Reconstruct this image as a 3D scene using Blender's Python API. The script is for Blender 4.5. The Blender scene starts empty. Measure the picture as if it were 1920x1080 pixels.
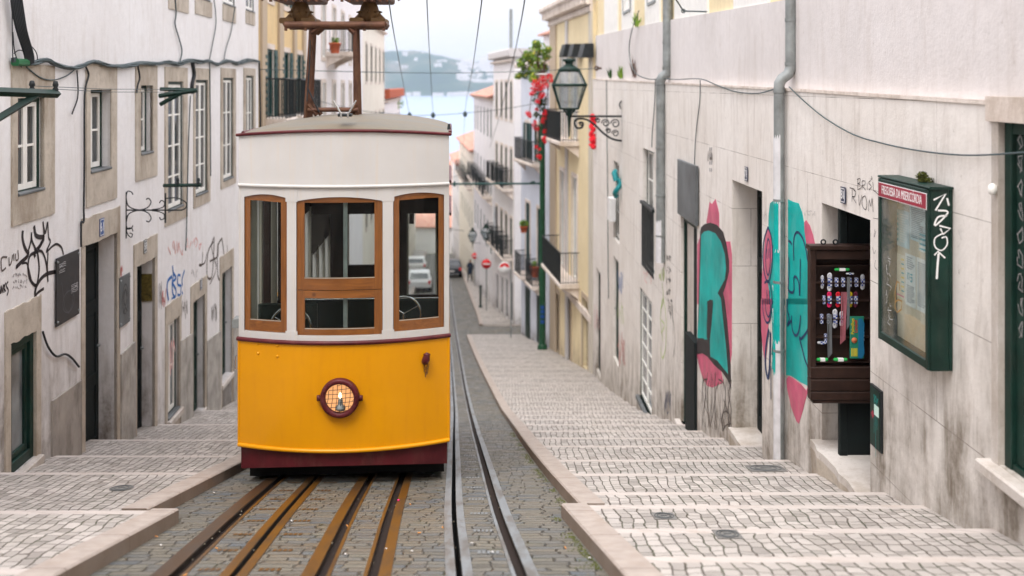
import bpy, math, random
from math import radians, sin, cos, pi, sqrt, atan2
from mathutils import Vector
random.seed(7)
SC = bpy.context.scene
COL = SC.collection

# ------------------------------------------------------------------ camera, world, sun, exposure
FPX = 1867.0                     # focal length in pixels of the 1920 px wide picture (35 mm lens)
HOR = 160.0                      # row of the true horizon (shift lens, camera level)
cam_d = bpy.data.cameras.new('camera')
cam = bpy.data.objects.new('camera', cam_d)
COL.objects.link(cam)
SC.camera = cam
cam_d.lens = 35.0
cam_d.sensor_width = 36.0
cam_d.shift_y = -(540 - HOR) / 1920.0
cam_d.clip_start = 0.05
cam_d.clip_end = 20000
cam_d.dof.use_dof = True
cam_d.dof.focus_distance = 10.0
cam_d.dof.aperture_fstop = 1.1
cam.location = (0, 0, 0)
cam.rotation_euler = (pi / 2, 0, 0)

SUN_EL, SUN_AZ = radians(58), radians(200)
world = bpy.data.worlds.new('World')
SC.world = world
world.use_nodes = True
wt = world.node_tree
wt.nodes.clear()
w_out = wt.nodes.new('ShaderNodeOutputWorld')
w_bg = wt.nodes.new('ShaderNodeBackground')
w_sky = wt.nodes.new('ShaderNodeTexSky')
w_sky.sky_type = 'NISHITA'
w_sky.sun_disc = False
w_sky.sun_elevation = SUN_EL
w_sky.sun_rotation = SUN_AZ
w_co = wt.nodes.new('ShaderNodeTexCoord')
w_map = wt.nodes.new('ShaderNodeMapping')
w_map.inputs['Scale'].default_value = (1, 1, 4)
w_nz = wt.nodes.new('ShaderNodeTexNoise')
w_nz.inputs['Scale'].default_value = 2.2
w_nz.inputs['Detail'].default_value = 6
w_rp = wt.nodes.new('ShaderNodeValToRGB')
w_rp.color_ramp.elements[0].position = 0.3
w_rp.color_ramp.elements[0].color = (7.4, 7.1, 7.35, 1)
w_rp.color_ramp.elements[1].position = 0.7
w_rp.color_ramp.elements[1].color = (8.7, 8.4, 8.55, 1)
w_mx = wt.nodes.new('ShaderNodeMix')
w_mx.data_type = 'RGBA'
w_mx.inputs[0].default_value = 0.9
L = wt.links.new
L(w_co.outputs['Generated'], w_map.inputs[0])
L(w_map.outputs[0], w_nz.inputs['Vector'])
L(w_nz.outputs['Fac'], w_rp.inputs[0])
L(w_sky.outputs[0], w_mx.inputs[6])
L(w_rp.outputs[0], w_mx.inputs[7])
w_sep = wt.nodes.new('ShaderNodeSeparateXYZ')
w_el = wt.nodes.new('ShaderNodeMapRange')      # overcast sky: zenith about three times as bright as the horizon
w_el.inputs['To Min'].default_value = .43
w_el.inputs['To Max'].default_value = 1.5
w_dim = wt.nodes.new('ShaderNodeVectorMath')
w_dim.operation = 'SCALE'
L(w_co.outputs['Generated'], w_sep.inputs[0])
L(w_sep.outputs[2], w_el.inputs[0])
L(w_mx.outputs[2], w_dim.inputs[0])
L(w_el.outputs[0], w_dim.inputs['Scale'])
L(w_dim.outputs[0], w_bg.inputs[0])
w_bg.inputs[1].default_value = 0.11
L(w_bg.outputs[0], w_out.inputs[0])

sun_d = bpy.data.lights.new('sun', 'SUN')
sun_d.energy = 0.9
sun_d.angle = radians(25)
sun_d.color = (1.0, 0.95, 0.88)
sun = bpy.data.objects.new('sun', sun_d)
COL.objects.link(sun)
# light travels from the sun direction; SUN_AZ measured like the sky texture
sun.rotation_euler = (radians(90) - SUN_EL, 0, radians(180) - SUN_AZ)

SC.view_settings.view_transform = 'Standard'
SC.view_settings.look = 'None'
SC.view_settings.exposure = 1.42
SC.view_settings.gamma = 1.0
SC.cycles.max_bounces = 8
SC.cycles.diffuse_bounces = 4
SC.cycles.transparent_max_bounces = 12
SC.cycles.volume_bounces = 0
SC.cycles.use_denoising = True

# ------------------------------------------------------------------ profile of the street
def lerp_tab(tab, d):
    if d <= tab[0][0]:
        (a, x), (b, y) = tab[0], tab[1]
    else:
        for i in range(len(tab) - 1):
            (a, x), (b, y) = tab[i], tab[i + 1]
            if d <= b:
                break
    return x + (y - x) * (d - a) / (b - a)
def curve_tab(tab, d):
    n = len(tab)
    if d <= tab[0][0] or d >= tab[-1][0]: return lerp_tab(tab, d)
    for i in range(n - 1):
        if d <= tab[i + 1][0]: break
    def sl(j):
        if j == 0: return (tab[1][1] - tab[0][1]) / (tab[1][0] - tab[0][0])
        if j == n - 1: return (tab[-1][1] - tab[-2][1]) / (tab[-1][0] - tab[-2][0])
        return (tab[j + 1][1] - tab[j - 1][1]) / (tab[j + 1][0] - tab[j - 1][0])
    (a, x), (b, y) = tab[i], tab[i + 1]
    h = b - a; t = (d - a) / h
    return x * (1 + 2 * t) * (1 - t) ** 2 + sl(i) * h * t * (1 - t) ** 2 + y * t * t * (3 - 2 * t) + sl(i + 1) * h * t * t * (t - 1)
HT = [(0, 1.25), (11, 4.286), (22.7, 7.5), (26, 8.3), (31.5, 9.5), (38, 10.68), (45.5, 11.9), (50.4, 12.6), (54, 13.0), (63, 14.0), (79, 15.7),
      (112, 19.0), (200, 24.0), (300, 28.0), (430, 31.0), (600, 34.0)]
def H(d):
    return curve_tab(HT, d)
RT = [(0, .45), (5.69, .06), (8.05, -.109), (10.6, -.26), (13.7, -.439), (17, -.63), (24, -1.03), (34, -1.68), (44, -2.38), (55, -3.2), (67, -4.1), (112, -7.3), (200, -14)]
def RX(d):
    return curve_tab(RT, d)
KR = [(0, 1.02), (5.25, .605), (7.95, .39)]
KR2 = [(7.92, .54), (9.17, .457), (10.9, .35), (13.7, .20), (20.3, -.10), (29.7, -.64), (37.4, -1.25), (45.5, -1.93), (49.3, -2.25), (50, -2.2), (53, -1.75), (53.5, -1.75), (60, -2.2), (73, -3.25), (112, -6.3)]
def KXR(d):
    return lerp_tab(KR, d) if d < 7.93 else curve_tab(KR2, d)
def KXL(d):
    if d < 7.65:
        return lerp_tab([(0, -2.14), (5.69, -2.45), (7.65, -2.56)], d)
    return lerp_tab([(7.65, -2.80), (11, -3.03), (20, -3.6), (40, -4.9), (112, -9.6)], d)

# ------------------------------------------------------------------ small node language
class NT:
    def __init__(s, name):
        s.m = bpy.data.materials.new(name)
        s.m.use_nodes = True
        s.t = s.m.node_tree
        s.t.nodes.clear()
        s.out = s.t.nodes.new('ShaderNodeOutputMaterial')
    def n(s, typ, **kw):
        nd = s.t.nodes.new('ShaderNode' + typ)
        for k, v in kw.items():
            if k.startswith('i_'):
                key = k[2:]
                key = int(key) if key.isdigit() else key.replace('_', ' ')
                s.set(nd.inputs[key], v)
            else:
                setattr(nd, k, v)
        return nd
    def set(s, sock, v):
        if isinstance(v, bpy.types.NodeSocket):
            s.t.links.new(v, sock)
        elif isinstance(v, (tuple, list)) and len(v) == 3 and sock.type == 'RGBA':
            sock.default_value = (v[0], v[1], v[2], 1)
        else:
            sock.default_value = v
    def uv(s, name='UVMap'):
        return s.n('UVMap', uv_map=name).outputs[0]
    def obj(s):
        return s.n('TexCoord').outputs['Object']
    def mapping(s, vec, scale=(1, 1, 1), loc=(0, 0, 0), rot=(0, 0, 0)):
        return s.n('Mapping', i_0=vec, i_Scale=scale, i_Location=loc, i_Rotation=rot).outputs[0]
    def noise(s, vec, scale=5, detail=4, rough=.55, dist=0):
        return s.n('TexNoise', i_Vector=vec, i_Scale=scale, i_Detail=detail, i_Roughness=rough, i_Distortion=dist).outputs['Fac']
    def ramp(s, fac, stops, interp='LINEAR'):
        r = s.n('ValToRGB', i_0=fac)
        e = r.color_ramp.elements
        r.color_ramp.interpolation = interp
        while len(e) > 1:
            e.remove(e[-1])
        for i, (p, c) in enumerate(stops):
            el = e[0] if i == 0 else e.new(p)
            el.position = p
            if not isinstance(c, (tuple, list)):
                c = (c, c, c)
            el.color = (c[0], c[1], c[2], 1)
        return r.outputs[0]
    def mix(s, fac, a, b, blend='MIX'):
        nd = s.n('Mix', data_type='RGBA', blend_type=blend)
        s.set(nd.inputs[0], fac)
        s.set(nd.inputs[6], a)
        s.set(nd.inputs[7], b)
        return nd.outputs[2]
    def math(s, op, a, b=0.0, c=0.0):
        nd = s.n('Math', operation=op)
        s.set(nd.inputs[0], a)
        s.set(nd.inputs[1], b)
        s.set(nd.inputs[2], c)
        return nd.outputs[0]
    def sep(s, vec):
        nd = s.n('SeparateXYZ', i_0=vec)
        return nd.outputs
    def comb(s, x, y, z=0.0):
        nd = s.n('CombineXYZ')
        s.set(nd.inputs[0], x); s.set(nd.inputs[1], y); s.set(nd.inputs[2], z)
        return nd.outputs[0]
    def bump(s, h, strength=.3, dist=.02):
        return s.n('Bump', i_Height=h, i_Strength=strength, i_Distance=dist).outputs[0]
    def pbr(s, color, rough=.6, metal=0.0, normal=None, **kw):
        b = s.n('BsdfPrincipled')
        s.set(b.inputs['Base Color'], color)
        s.set(b.inputs['Roughness'], rough)
        s.set(b.inputs['Metallic'], metal)
        if normal is not None:
            s.set(b.inputs['Normal'], normal)
        for k, v in kw.items():
            s.set(b.inputs[k.replace('_', ' ')], v)
        s.t.links.new(b.outputs[0], s.out.inputs[0])
        return s.m

def simple(name, c, rough=.6, metal=0.0, var=.12, scale=6.0, bump=.0, bscale=40, dirt=None, dirt_amt=.5):
    t = NT(name)
    v = t.obj()
    f = t.noise(v, scale, 5)
    lo = tuple(x * (1 - var) for x in c)
    hi = tuple(min(1, x * (1 + var)) for x in c)
    col = t.ramp(f, [(.3, lo), (.7, hi)])
    if dirt:
        g = t.noise(t.mapping(v, (1, 1, .35)), scale * 1.7, 7, .7)
        col = t.mix(t.ramp(g, [(.5, 0), (.75, dirt_amt)]), col, dirt)
    nrm = t.bump(t.noise(v, bscale, 4), bump, .01) if bump else None
    return t.pbr(col, t.math('ADD', t.math('MULTIPLY', f, .15), rough - .07), metal, nrm, Specular_IOR_Level=.28)

def plaster(name, c1, c2, dirt=(.25, .21, .17), splash=(.13, .105, .08), streak=.5, base_h=1.3, joints=False, rough=.8, spots=.5):
    """painted or rendered wall: UVMap = metres along and up the wall, UV 'H' = height above the street."""
    t = NT(name)
    uv = t.uv()
    h = t.sep(t.uv('H'))[1]
    big = t.noise(uv, .7, 5, .6)
    col = t.mix(t.ramp(big, [(.35, 0), (.65, 1)]), c1, c2)
    col = t.mix(t.ramp(t.noise(uv, 9, 7, .65), [(.4, 0), (.75, .35)]), col, tuple(x * .8 for x in c2))
    st = t.noise(t.mapping(uv, (4.5, .6, 1)), 1.2, 8, .66, .8)
    col = t.mix(t.math('MULTIPLY', t.ramp(st, [(.5, 0), (.72, 1)]), streak), col, dirt)
    fine = t.noise(t.mapping(uv, (22, 2.2, 1)), 1.0, 6, .7, .6)
    col = t.mix(t.math('MULTIPLY', t.math('MULTIPLY', t.ramp(fine, [(.52, 0), (.8, 1)]), t.ramp(t.noise(uv, 1.7, 4), [(.45, 0), (.65, 1)])), streak * .7), col, dirt)
    scar = t.noise(t.mapping(uv, (1, .7, 1), (9, 2, 0)), 4.5, 9, .8)
    col = t.mix(t.math('MULTIPLY', t.ramp(scar, [(.60, 0), (.63, 1)]), spots * .55), col, tuple(x * .72 for x in c2))
    sp = t.noise(t.mapping(uv, (1, .6, 1), (3, 7, 0)), 9, 9, .85)
    col = t.mix(t.math('MULTIPLY', t.ramp(sp, [(.60, 0), (.66, 1)]), spots), col, tuple(x * .8 for x in dirt))
    # mud and damp stain that climbs the foot of the wall with an uneven edge
    edge = t.math('ADD', h, t.math('MULTIPLY', t.math('SUBTRACT', t.noise(t.mapping(uv, (2.2, .5, 1)), 1.6, 7, .65), .5), base_h * 2.3))
    m = t.n('MapRange', i_0=edge, i_1=base_h, i_2=base_h * .15).outputs[0]
    m = t.math('MULTIPLY', m, t.ramp(t.noise(t.mapping(uv, (1, .8, 1), (5, 5, 0)), 2.1, 7, .7), [(.36, .25), (.6, 1)]))
    col = t.mix(t.math('MULTIPLY', m, t.ramp(st, [(.3, .4), (.6, .95)])), col, splash)
    hgt = t.noise(uv, 26, 8, .65)
    if joints:
        br = t.n('TexBrick', i_Vector=t.mapping(uv, (1, 1, 1), (.35, .12, 0)), i_Color1=(1, 1, 1), i_Color2=(1, 1, 1), i_Mortar=(0, 0, 0), i_Scale=1.0,
                 i_Mortar_Size=.0035, i_Brick_Width=2.1, i_Row_Height=.82, i_Bias=0.0)
        j = br.outputs['Fac']
        br_n = t.math('MULTIPLY', j, t.ramp(t.noise(uv, 2.5, 4), [(.35, .1), (.6, .8)]))
        col = t.mix(br_n, col, (.12, .09, .07))
        hgt = t.math('SUBTRACT', hgt, t.math('MULTIPLY', j, .6))
    return t.pbr(col, rough, 0, t.bump(hgt, .25, .015))

def stone(name, c1, c2, dirt=(.16, .12, .08), rough=.8, scale=9):
    t = NT(name)
    v = t.obj()
    col = t.ramp(t.noise(v, scale, 8, .7), [(.3, c1), (.65, c2)])
    col = t.mix(t.ramp(t.noise(v, scale * .5, 6, .7), [(.5, 0), (.72, .55)]), col, dirt)
    col = t.mix(t.ramp(t.noise(v, scale * 5, 3, .7), [(.6, 0), (.72, .4)]), col, dirt)
    col = t.mix(t.ramp(t.noise(t.mapping(v, (1, 1, .35)), 1.6, 8, .75), [(.45, 0), (.68, .75)]), col, tuple(k * 1.25 for k in dirt))
    return t.pbr(col, rough, 0, t.bump(t.noise(v, 30, 8, .7), .45, .012))

def glassy(name, c=(.02, .025, .028), rough=.06):
    t = NT(name)
    v = t.obj()
    col = t.ramp(t.noise(v, 1.5, 3), [(.35, c), (.7, tuple(x * 2.6 for x in c))])
    return t.pbr(col, rough, 0, None, Specular_IOR_Level=.6)

def clear_glass(name, refl=.10, tint=(.93, .96, .95), dust=.03):
    t = NT(name)
    tr = t.n('BsdfTransparent', i_Color=tint)
    gl = t.n('BsdfGlossy', i_Color=(1, 1, 1), i_Roughness=.02)
    df = t.n('BsdfDiffuse', i_Color=(.7, .7, .68))
    fr = t.n('LayerWeight', i_Blend=.25)
    f = t.math('ADD', t.math('MULTIPLY', fr.outputs[0], .22), refl * .35)
    m1 = t.n('MixShader', i_0=f)
    t.t.links.new(tr.outputs[0], m1.inputs[1]); t.t.links.new(gl.outputs[0], m1.inputs[2])
    dn = t.ramp(t.noise(t.obj(), 3, 6, .7), [(.35, 0), (.8, dust * 3)])
    m2 = t.n('MixShader', i_0=dn)
    t.t.links.new(m1.outputs[0], m2.inputs[1]); t.t.links.new(df.outputs[0], m2.inputs[2])
    t.t.links.new(m2.outputs[0], t.out.inputs[0])
    return t.m

# ------------------------------------------------------------------ mesh builder
class MB:
    def __init__(s):
        s.v = []; s.f = []; s.mi = []; s.sm = []; s.uv = []; s.h = []
    def face(s, pts, mi=0, smooth=False, uv=None, h=None):
        b = len(s.v)
        s.v.extend([tuple(p) for p in pts])
        s.f.append(tuple(range(b, b + len(pts))))
        s.mi.append(mi); s.sm.append(smooth); s.uv.append(uv); s.h.append(h)
    def grid(s, P, mi=0, smooth=True, closed_u=False, closed_v=False, uvs=None):
        """P[i][j] points with shared vertices"""
        n, m = len(P), len(P[0])
        b = len(s.v)
        for r in P:
            s.v.extend([tuple(p) for p in r])
        for i in range(n - (0 if closed_u else 1)):
            for j in range(m - (0 if closed_v else 1)):
                i2, j2 = (i + 1) % n, (j + 1) % m
                s.f.append((b + i * m + j, b + i2 * m + j, b + i2 * m + j2, b + i * m + j2))
                s.mi.append(mi); s.sm.append(smooth)
                s.uv.append([uvs[i][j], uvs[i2][j], uvs[i2][j2], uvs[i][j2]] if uvs else None); s.h.append(None)
    def hexa(s, c, mi=0):
        """8 corners: 0-3 bottom loop, 4-7 top loop"""
        b = len(s.v)
        s.v.extend([tuple(p) for p in c])
        for q in ((3, 2, 1, 0), (4, 5, 6, 7), (0, 1, 5, 4), (1, 2, 6, 5), (2, 3, 7, 6), (3, 0, 4, 7)):
            s.f.append(tuple(b + k for k in q)); s.mi.append(mi); s.sm.append(False); s.uv.append(None); s.h.append(None)
    def box(s, x0, x1, y0, y1, z0, z1, mi=0, T=None):
        c = [(x0, y0, z0), (x1, y0, z0), (x1, y1, z0), (x0, y1, z0), (x0, y0, z1), (x1, y0, z1), (x1, y1, z1), (x0, y1, z1)]
        if T: c = [T(*p) for p in c]
        s.hexa(c, mi)
    def bbox(s, x0, x1, y0, y1, z0, z1, b=.01, mi=0, T=None):
        """box with chamfered long edges (octagonal section along its longest side)"""
        if x0 > x1: x0, x1 = x1, x0
        if y0 > y1: y0, y1 = y1, y0
        if z0 > z1: z0, z1 = z1, z0
        dx, dy, dz = x1 - x0, y1 - y0, z1 - z0
        b = min(b, dx * .3, dy * .3, dz * .3)
        def oct_(a0, a1, c0, c1):
            return [(a0 + b, c0), (a1 - b, c0), (a1, c0 + b), (a1, c1 - b), (a1 - b, c1), (a0 + b, c1), (a0, c1 - b), (a0, c0 + b)]
        if dz >= dx and dz >= dy:
            o = oct_(x0, x1, y0, y1); R = [[(p[0], p[1], z) for p in o] for z in (z0, z1)]
        elif dx >= dy:
            o = oct_(y0, y1, z0, z1); R = [[(x, p[0], p[1]) for p in o] for x in (x0, x1)]
        else:
            o = oct_(z0, z1, x0, x1); R = [[(p[1], y, p[0]) for p in o] for y in (y0, y1)]
        if T: R = [[T(*p) for p in r] for r in R]
        s.grid(R, mi, False, False, True)
        s.face(R[0][::-1], mi); s.face(R[1], mi)
    def tube(s, pts, r, n=8, mi=0, smooth=True, cap=True):
        pts = [Vector(p) for p in pts]
        rr = r if isinstance(r, (list, tuple)) else [r] * len(pts)
        rings = []
        prev = None
        for i, p in enumerate(pts):
            a = pts[max(0, i - 1)]; c = pts[min(len(pts) - 1, i + 1)]
            t = (c - a)
            if t.length < 1e-9: t = Vector((0, 0, 1))
            t.normalize()
            if prev is None:
                up = Vector((0, 0, 1)) if abs(t.z) < .9 else Vector((1, 0, 0))
                x = t.cross(up).normalized()
            else:
                x = (prev - t * prev.dot(t))
                if x.length < 1e-6: x = t.orthogonal()
                x.normalize()
            prev = x
            y = t.cross(x)
            rings.append([tuple(p + (x * cos(2 * pi * k / n) + y * sin(2 * pi * k / n)) * rr[i]) for k in range(n)])
        s.grid(rings, mi, smooth, False, True)
        if cap:
            s.face(rings[0][::-1], mi); s.face(rings[-1], mi)
    def lathe(s, prof, c, n=16, mi=0, axis='z', smooth=True):
        """prof: list of (radius, height along axis)"""
        R = []
        for r, h in prof:
            ring = []
            for k in range(n):
                a = 2 * pi * k / n
                x, y = r * cos(a), r * sin(a)
                p = (x, y, h) if axis == 'z' else ((x, h, y) if axis == 'y' else (h, x, y))
                ring.append((c[0] + p[0], c[1] + p[1], c[2] + p[2]))
            R.append(ring)
        s.grid(R, mi, smooth, False, True)
        s.face(R[0][::-1], mi); s.face(R[-1], mi)
    def torus(s, c, R, r, n=32, m=8, axis='y', mi=0, a0=0, a1=2 * pi):
        full = abs(a1 - a0 - 2 * pi) < 1e-6
        G = []
        for i in range(n if full else n + 1):
            a = a0 + (a1 - a0) * i / n
            ring = []
            for j in range(m):
                b = 2 * pi * j / m
                rad = R + r * cos(b)
                x, y, z = rad * cos(a), rad * sin(a), r * sin(b)
                p = (x, z, y) if axis == 'y' else ((x, y, z) if axis == 'z' else (z, x, y))
                ring.append((c[0] + p[0], c[1] + p[1], c[2] + p[2]))
            G.append(ring)
        s.grid(G, mi, True, full, True)
    def poly(s, pts2, F, o0, o1, mi=0):
        """extruded polygon; pts2 list of (u,z); F(u,z,o)->3D; front at o1 (towards viewer)"""
        a = [F(u, z, o1) for u, z in pts2]
        b = [F(u, z, o0) for u, z in pts2]
        s.face(a, mi, uv=[(u, z) for u, z in pts2])
        s.face(b[::-1], mi)
        n = len(a)
        for i in range(n):
            j = (i + 1) % n
            s.face([a[i], b[i], b[j], a[j]], mi)
    def stroke(s, pts2, w, F, o, mi=0):
        """painted line of width w (or list) lying on a wall"""
        n = len(pts2)
        L_, R_ = [], []
        for i, (x, y) in enumerate(pts2):
            x0, y0 = pts2[max(0, i - 1)]; x1, y1 = pts2[min(n - 1, i + 1)]
            dx, dy = x1 - x0, y1 - y0
            l = sqrt(dx * dx + dy * dy) or 1
            ww = (w[i] if isinstance(w, (list, tuple)) else w) / 2
            nx, ny = -dy / l * ww, dx / l * ww
            L_.append(F(x + nx, y + ny, o)); R_.append(F(x - nx, y - ny, o))
        s.grid([L_, R_], mi, False)
    def build(s, name, mats, parent=None, origin=None, bevel=0, weld=False):
        if origin is None:
            origin = world_loc(parent) if parent is not None else (0, 0, 0)
        ox, oy, oz = origin
        me = bpy.data.meshes.new(name)
        me.from_pydata([(x - ox, y - oy, z - oz) for x, y, z in s.v], [], s.f)
        if not isinstance(mats, (list, tuple)): mats = [mats]
        for m in mats: me.materials.append(m)
        me.polygons.foreach_set('material_index', s.mi)
        me.polygons.foreach_set('use_smooth', s.sm)
        if any(u is not None for u in s.uv):
            uvl = me.uv_layers.new(name='UVMap')
            hl = me.uv_layers.new(name='H')
            k = 0
            for i, f in enumerate(s.f):
                for j in range(len(f)):
                    if s.uv[i] is not None: uvl.data[k].uv = s.uv[i][j]
                    if s.h[i] is not None: hl.data[k].uv = (0, s.h[i][j])
                    else: hl.data[k].uv = (0, 5.0)
                    k += 1
        me.update()
        o = bpy.data.objects.new(name, me)
        COL.objects.link(o)
        if parent is not None:
            o.parent = parent
        else:
            o.location = origin
        if bevel:
            b = o.modifiers.new('bevel', 'BEVEL'); b.width = bevel; b.segments = 2; b.limit_method = 'ANGLE'
        return o

def world_loc(o):
    x = y = z = 0
    while o is not None:
        x += o.location[0]; y += o.location[1]; z += o.location[2]
        o = o.parent
    return (x, y, z)
def tag(o, label=None, cat=None, group=None, kind=None):
    if label: o['label'] = label
    if cat: o['category'] = cat
    if group: o['group'] = group
    if kind: o['kind'] = kind
    return o
def thing(name, label, cat, loc, group=None):
    o = bpy.data.objects.new(name, None)
    COL.objects.link(o)
    o.location = loc
    o.empty_display_size = .2
    return tag(o, label, cat, group)
def dup(root, loc, label=None, rotz=None, scale=None):
    r = root.copy(); COL.objects.link(r); r.location = loc
    if rotz is not None: r.rotation_euler = (0, 0, rotz)
    if scale is not None: r.scale = (scale,) * 3
    if label: r['label'] = label
    for ch in list(root.children):
        c = ch.copy(); COL.objects.link(c); c.parent = r
        for g in list(ch.children):
            d = g.copy(); COL.objects.link(d); d.parent = c
    return r
# a pixel of the 1920x1080 frame at depth d (metres in front of the camera)
def at(px, py, d):
    return ((px - 960) * d / FPX, d, (HOR - py) * d / FPX)

class Frame:
    """a vertical wall plane: u metres along, z up, o metres out of the wall towards the street"""
    def __init__(s, x0, y0, x1, y1, out):
        s.x0, s.y0 = x0, y0
        l = sqrt((x1 - x0) ** 2 + (y1 - y0) ** 2)
        s.len = l
        s.tx, s.ty = (x1 - x0) / l, (y1 - y0) / l
        s.nx, s.ny = (s.ty, -s.tx)
        if s.nx * out < 0: s.nx, s.ny = -s.nx, -s.ny
    def p(s, u, z, o=0.0):
        return (s.x0 + s.tx * u + s.nx * o, s.y0 + s.ty * u + s.ny * o, z)
    def u(s, px, o=0.0):
        k = (px - 960) / FPX       # X = k*Y
        # x0+tx u+nx o = k (y0 + ty u + ny o)
        return (k * (s.y0 + s.ny * o) - s.x0 - s.nx * o) / (s.tx - k * s.ty)
    def uz(s, px, py, o=0.0):
        u = s.u(px, o)
        d = s.y0 + s.ty * u + s.ny * o
        return u, (HOR - py) * d / FPX
    def d(s, u, o=0.0):
        return s.y0 + s.ty * u + s.ny * o

def wall_mesh(fr, u0, u1, zb, zt, openings, rec=.16, depth=6.0, extra=(), roof=True, back=True):
    """front wall with holes and reveals, plus ends, roof and back. openings: (u0,u1,z0,z1[,rec])"""
    mb = MB()
    zbf = zb if callable(zb) else (lambda u: zb)
    ztf = zt if callable(zt) else (lambda u: zt)
    us = {u0, u1}
    for o in openings: us.add(o[0]); us.add(o[1])
    for e in extra: us.add(e)
    k = u0
    while k < u1:
        us.add(k); k += 2.5
    us = sorted(x for x in us if u0 - 1e-6 <= x <= u1 + 1e-6)
    hh = lambda u, z, o=0: z + H(fr.d(u, o))
    def q(P, mi=0):   # P list of (u,z,o)
        mb.face([fr.p(*a) for a in P], mi, uv=[(a[0] + a[2], a[1]) for a in P], h=[hh(*a) for a in P])
    for i in range(len(us) - 1):
        a, b = us[i], us[i + 1]
        if b - a < 1e-5: continue
        m = (a + b) / 2
        ops = sorted([o for o in openings if o[0] - 1e-6 < m < o[1] + 1e-6], key=lambda o: o[2])
        za, zb_ = zbf(a), zbf(b)
        for o in ops:
            q([(a, za, 0), (b, zb_, 0), (b, o[2], 0), (a, o[2], 0)])
            za = zb_ = o[3]
        q([(a, za, 0), (b, zb_, 0), (b, ztf(b), 0), (a, ztf(a), 0)])
        if roof: q([(a, ztf(a), 0), (b, ztf(b), 0), (b, ztf(b), -depth), (a, ztf(a), -depth)])
        if back: q([(a, zbf(a), -depth), (b, zbf(b), -depth), (b, ztf(b), -depth), (a, ztf(a), -depth)])
    for o in openings:
        r = o[4] if len(o) > 4 else rec
        a, b, z0, z1 = o[:4]
        q([(a, z0, 0), (a, z1, 0), (a, z1, -r), (a, z0, -r)])
        q([(b, z0, 0), (b, z1, 0), (b, z1, -r), (b, z0, -r)])
        q([(a, z0, 0), (b, z0, 0), (b, z0, -r), (a, z0, -r)])
        q([(a, z1, 0), (b, z1, 0), (b, z1, -r), (a, z1, -r)])
    for u in (u0, u1):
        q([(u, zbf(u), 0), (u, ztf(u), 0), (u, ztf(u), -depth), (u, zbf(u), -depth)])
    return mb

def fbox(mb, fr, u0, u1, z0, z1, o0, o1, mi=0):
    if u0 > u1: u0, u1 = u1, u0
    mb.box(u0, u1, o0, o1, z0, z1, mi, T=lambda u, o, z: fr.p(u, z, o))
def fbb(mb, fr, u0, u1, z0, z1, o0, o1, b=.006, mi=0):
    mb.bbox(u0, u1, o0, o1, z0, z1, b, mi, T=lambda u, o, z: fr.p(u, z, o))
# ------------------------------------------------------------------ materials
M = {}
M['wall_r'] = plaster('stone_cladding', (.80, .765, .725), (.71, .665, .615), dirt=(.36, .30, .25), splash=(.15, .12, .085), streak=.5, base_h=1.7, joints=True, spots=.8)
M['wall_l'] = plaster('white_plaster', (.78, .77, .775), (.72, .70, .695), dirt=(.44, .39, .33), splash=(.15, .125, .10), streak=.32, base_h=1.6, spots=.35)
M['yellow_wall'] = plaster('pale_yellow_plaster', (.80, .68, .44), (.74, .62, .38), dirt=(.45, .34, .2), splash=(.25, .2, .14), streak=.35, base_h=1.0, spots=.2)
M['ochre_wall'] = plaster('ochre_plaster', (.72, .54, .28), (.66, .48, .24), streak=.3, base_h=1.0, spots=.2)
M['cream_wall'] = plaster('cream_plaster', (.82, .78, .68), (.77, .72, .62), dirt=(.5, .42, .32), streak=.3, base_h=1.0, spots=.15)
M['white_wall'] = plaster('white_render', (.84, .82, .82), (.77, .75, .77), dirt=(.5, .46, .44), streak=.3, base_h=.9, spots=.15)
M['blue_wall'] = plaster('pale_blue_plaster', (.64, .68, .76), (.57, .61, .70), dirt=(.4, .4, .42), streak=.3, base_h=.9, spots=.15)
M['beige_wall'] = plaster('beige_plaster', (.72, .58, .42), (.62, .49, .35), streak=.4, base_h=1.2, spots=.3)
M['brown_stone'] = stone('limestone_surround', (.40, .35, .29), (.56, .50, .42))
M['pale_stone'] = stone('pale_limestone', (.66, .58, .52), (.76, .69, .63), (.3, .23, .17))
M['sill_stone'] = stone('sill_marble', (.50, .46, .425), (.64, .60, .56), (.25, .2, .15), .6, 4)
M['iron'] = simple('black_iron', (.018, .022, .024), .5, 0, .3)
M['green_paint'] = simple('dark_green_paint', (.005, .026, .019), .5, 0, .35, 5, dirt=(.05, .06, .05), dirt_amt=.35)
M['green_shutter'] = simple('green_shutter_paint', (.010, .055, .05), .5, 0, .3)
M['white_paint'] = simple('white_window_paint', (.80, .79, .75), .45, 0, .06, 4, dirt=(.5, .46, .38), dirt_amt=.3)
M['door_dark'] = simple('black_green_door', (.004, .008, .008), .75, 0, .35)
M['glass_dark'] = glassy('dark_window_glass')
M['glass_pale'] = glassy('curtained_window_glass', (.10, .11, .115), .1)
M['grey_metal'] = simple('grey_zinc_pipe', (.25, .27, .27), .45, .3, .25, 5, dirt=(.12, .11, .1), dirt_amt=.5)
M['grey_panel'] = simple('slate_grey_panel', (.11, .12, .125), .5, 0, .35, 1.6)
M['blackboard'] = simple('black_board', (.035, .034, .036), .45, 0, .3)
M['terracotta'] = None
M['wood_brown'] = simple('dark_brown_wood', (.030, .015, .011), .5, 0, .35, 9)
M['cable'] = simple('black_cable', (.022, .025, .028), .55)
M['cable_grey'] = simple('grey_cable', (.06, .085, .09), .55)
M['wire'] = simple('overhead_wire', (.045, .07, .075), .5)
M['red_petal'] = simple('red_petals', (.80, .015, .03), .6, 0, .35, 20)
M['leaf'] = simple('plant_leaves', (.17, .29, .035), .55, 0, .5, 3)
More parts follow.
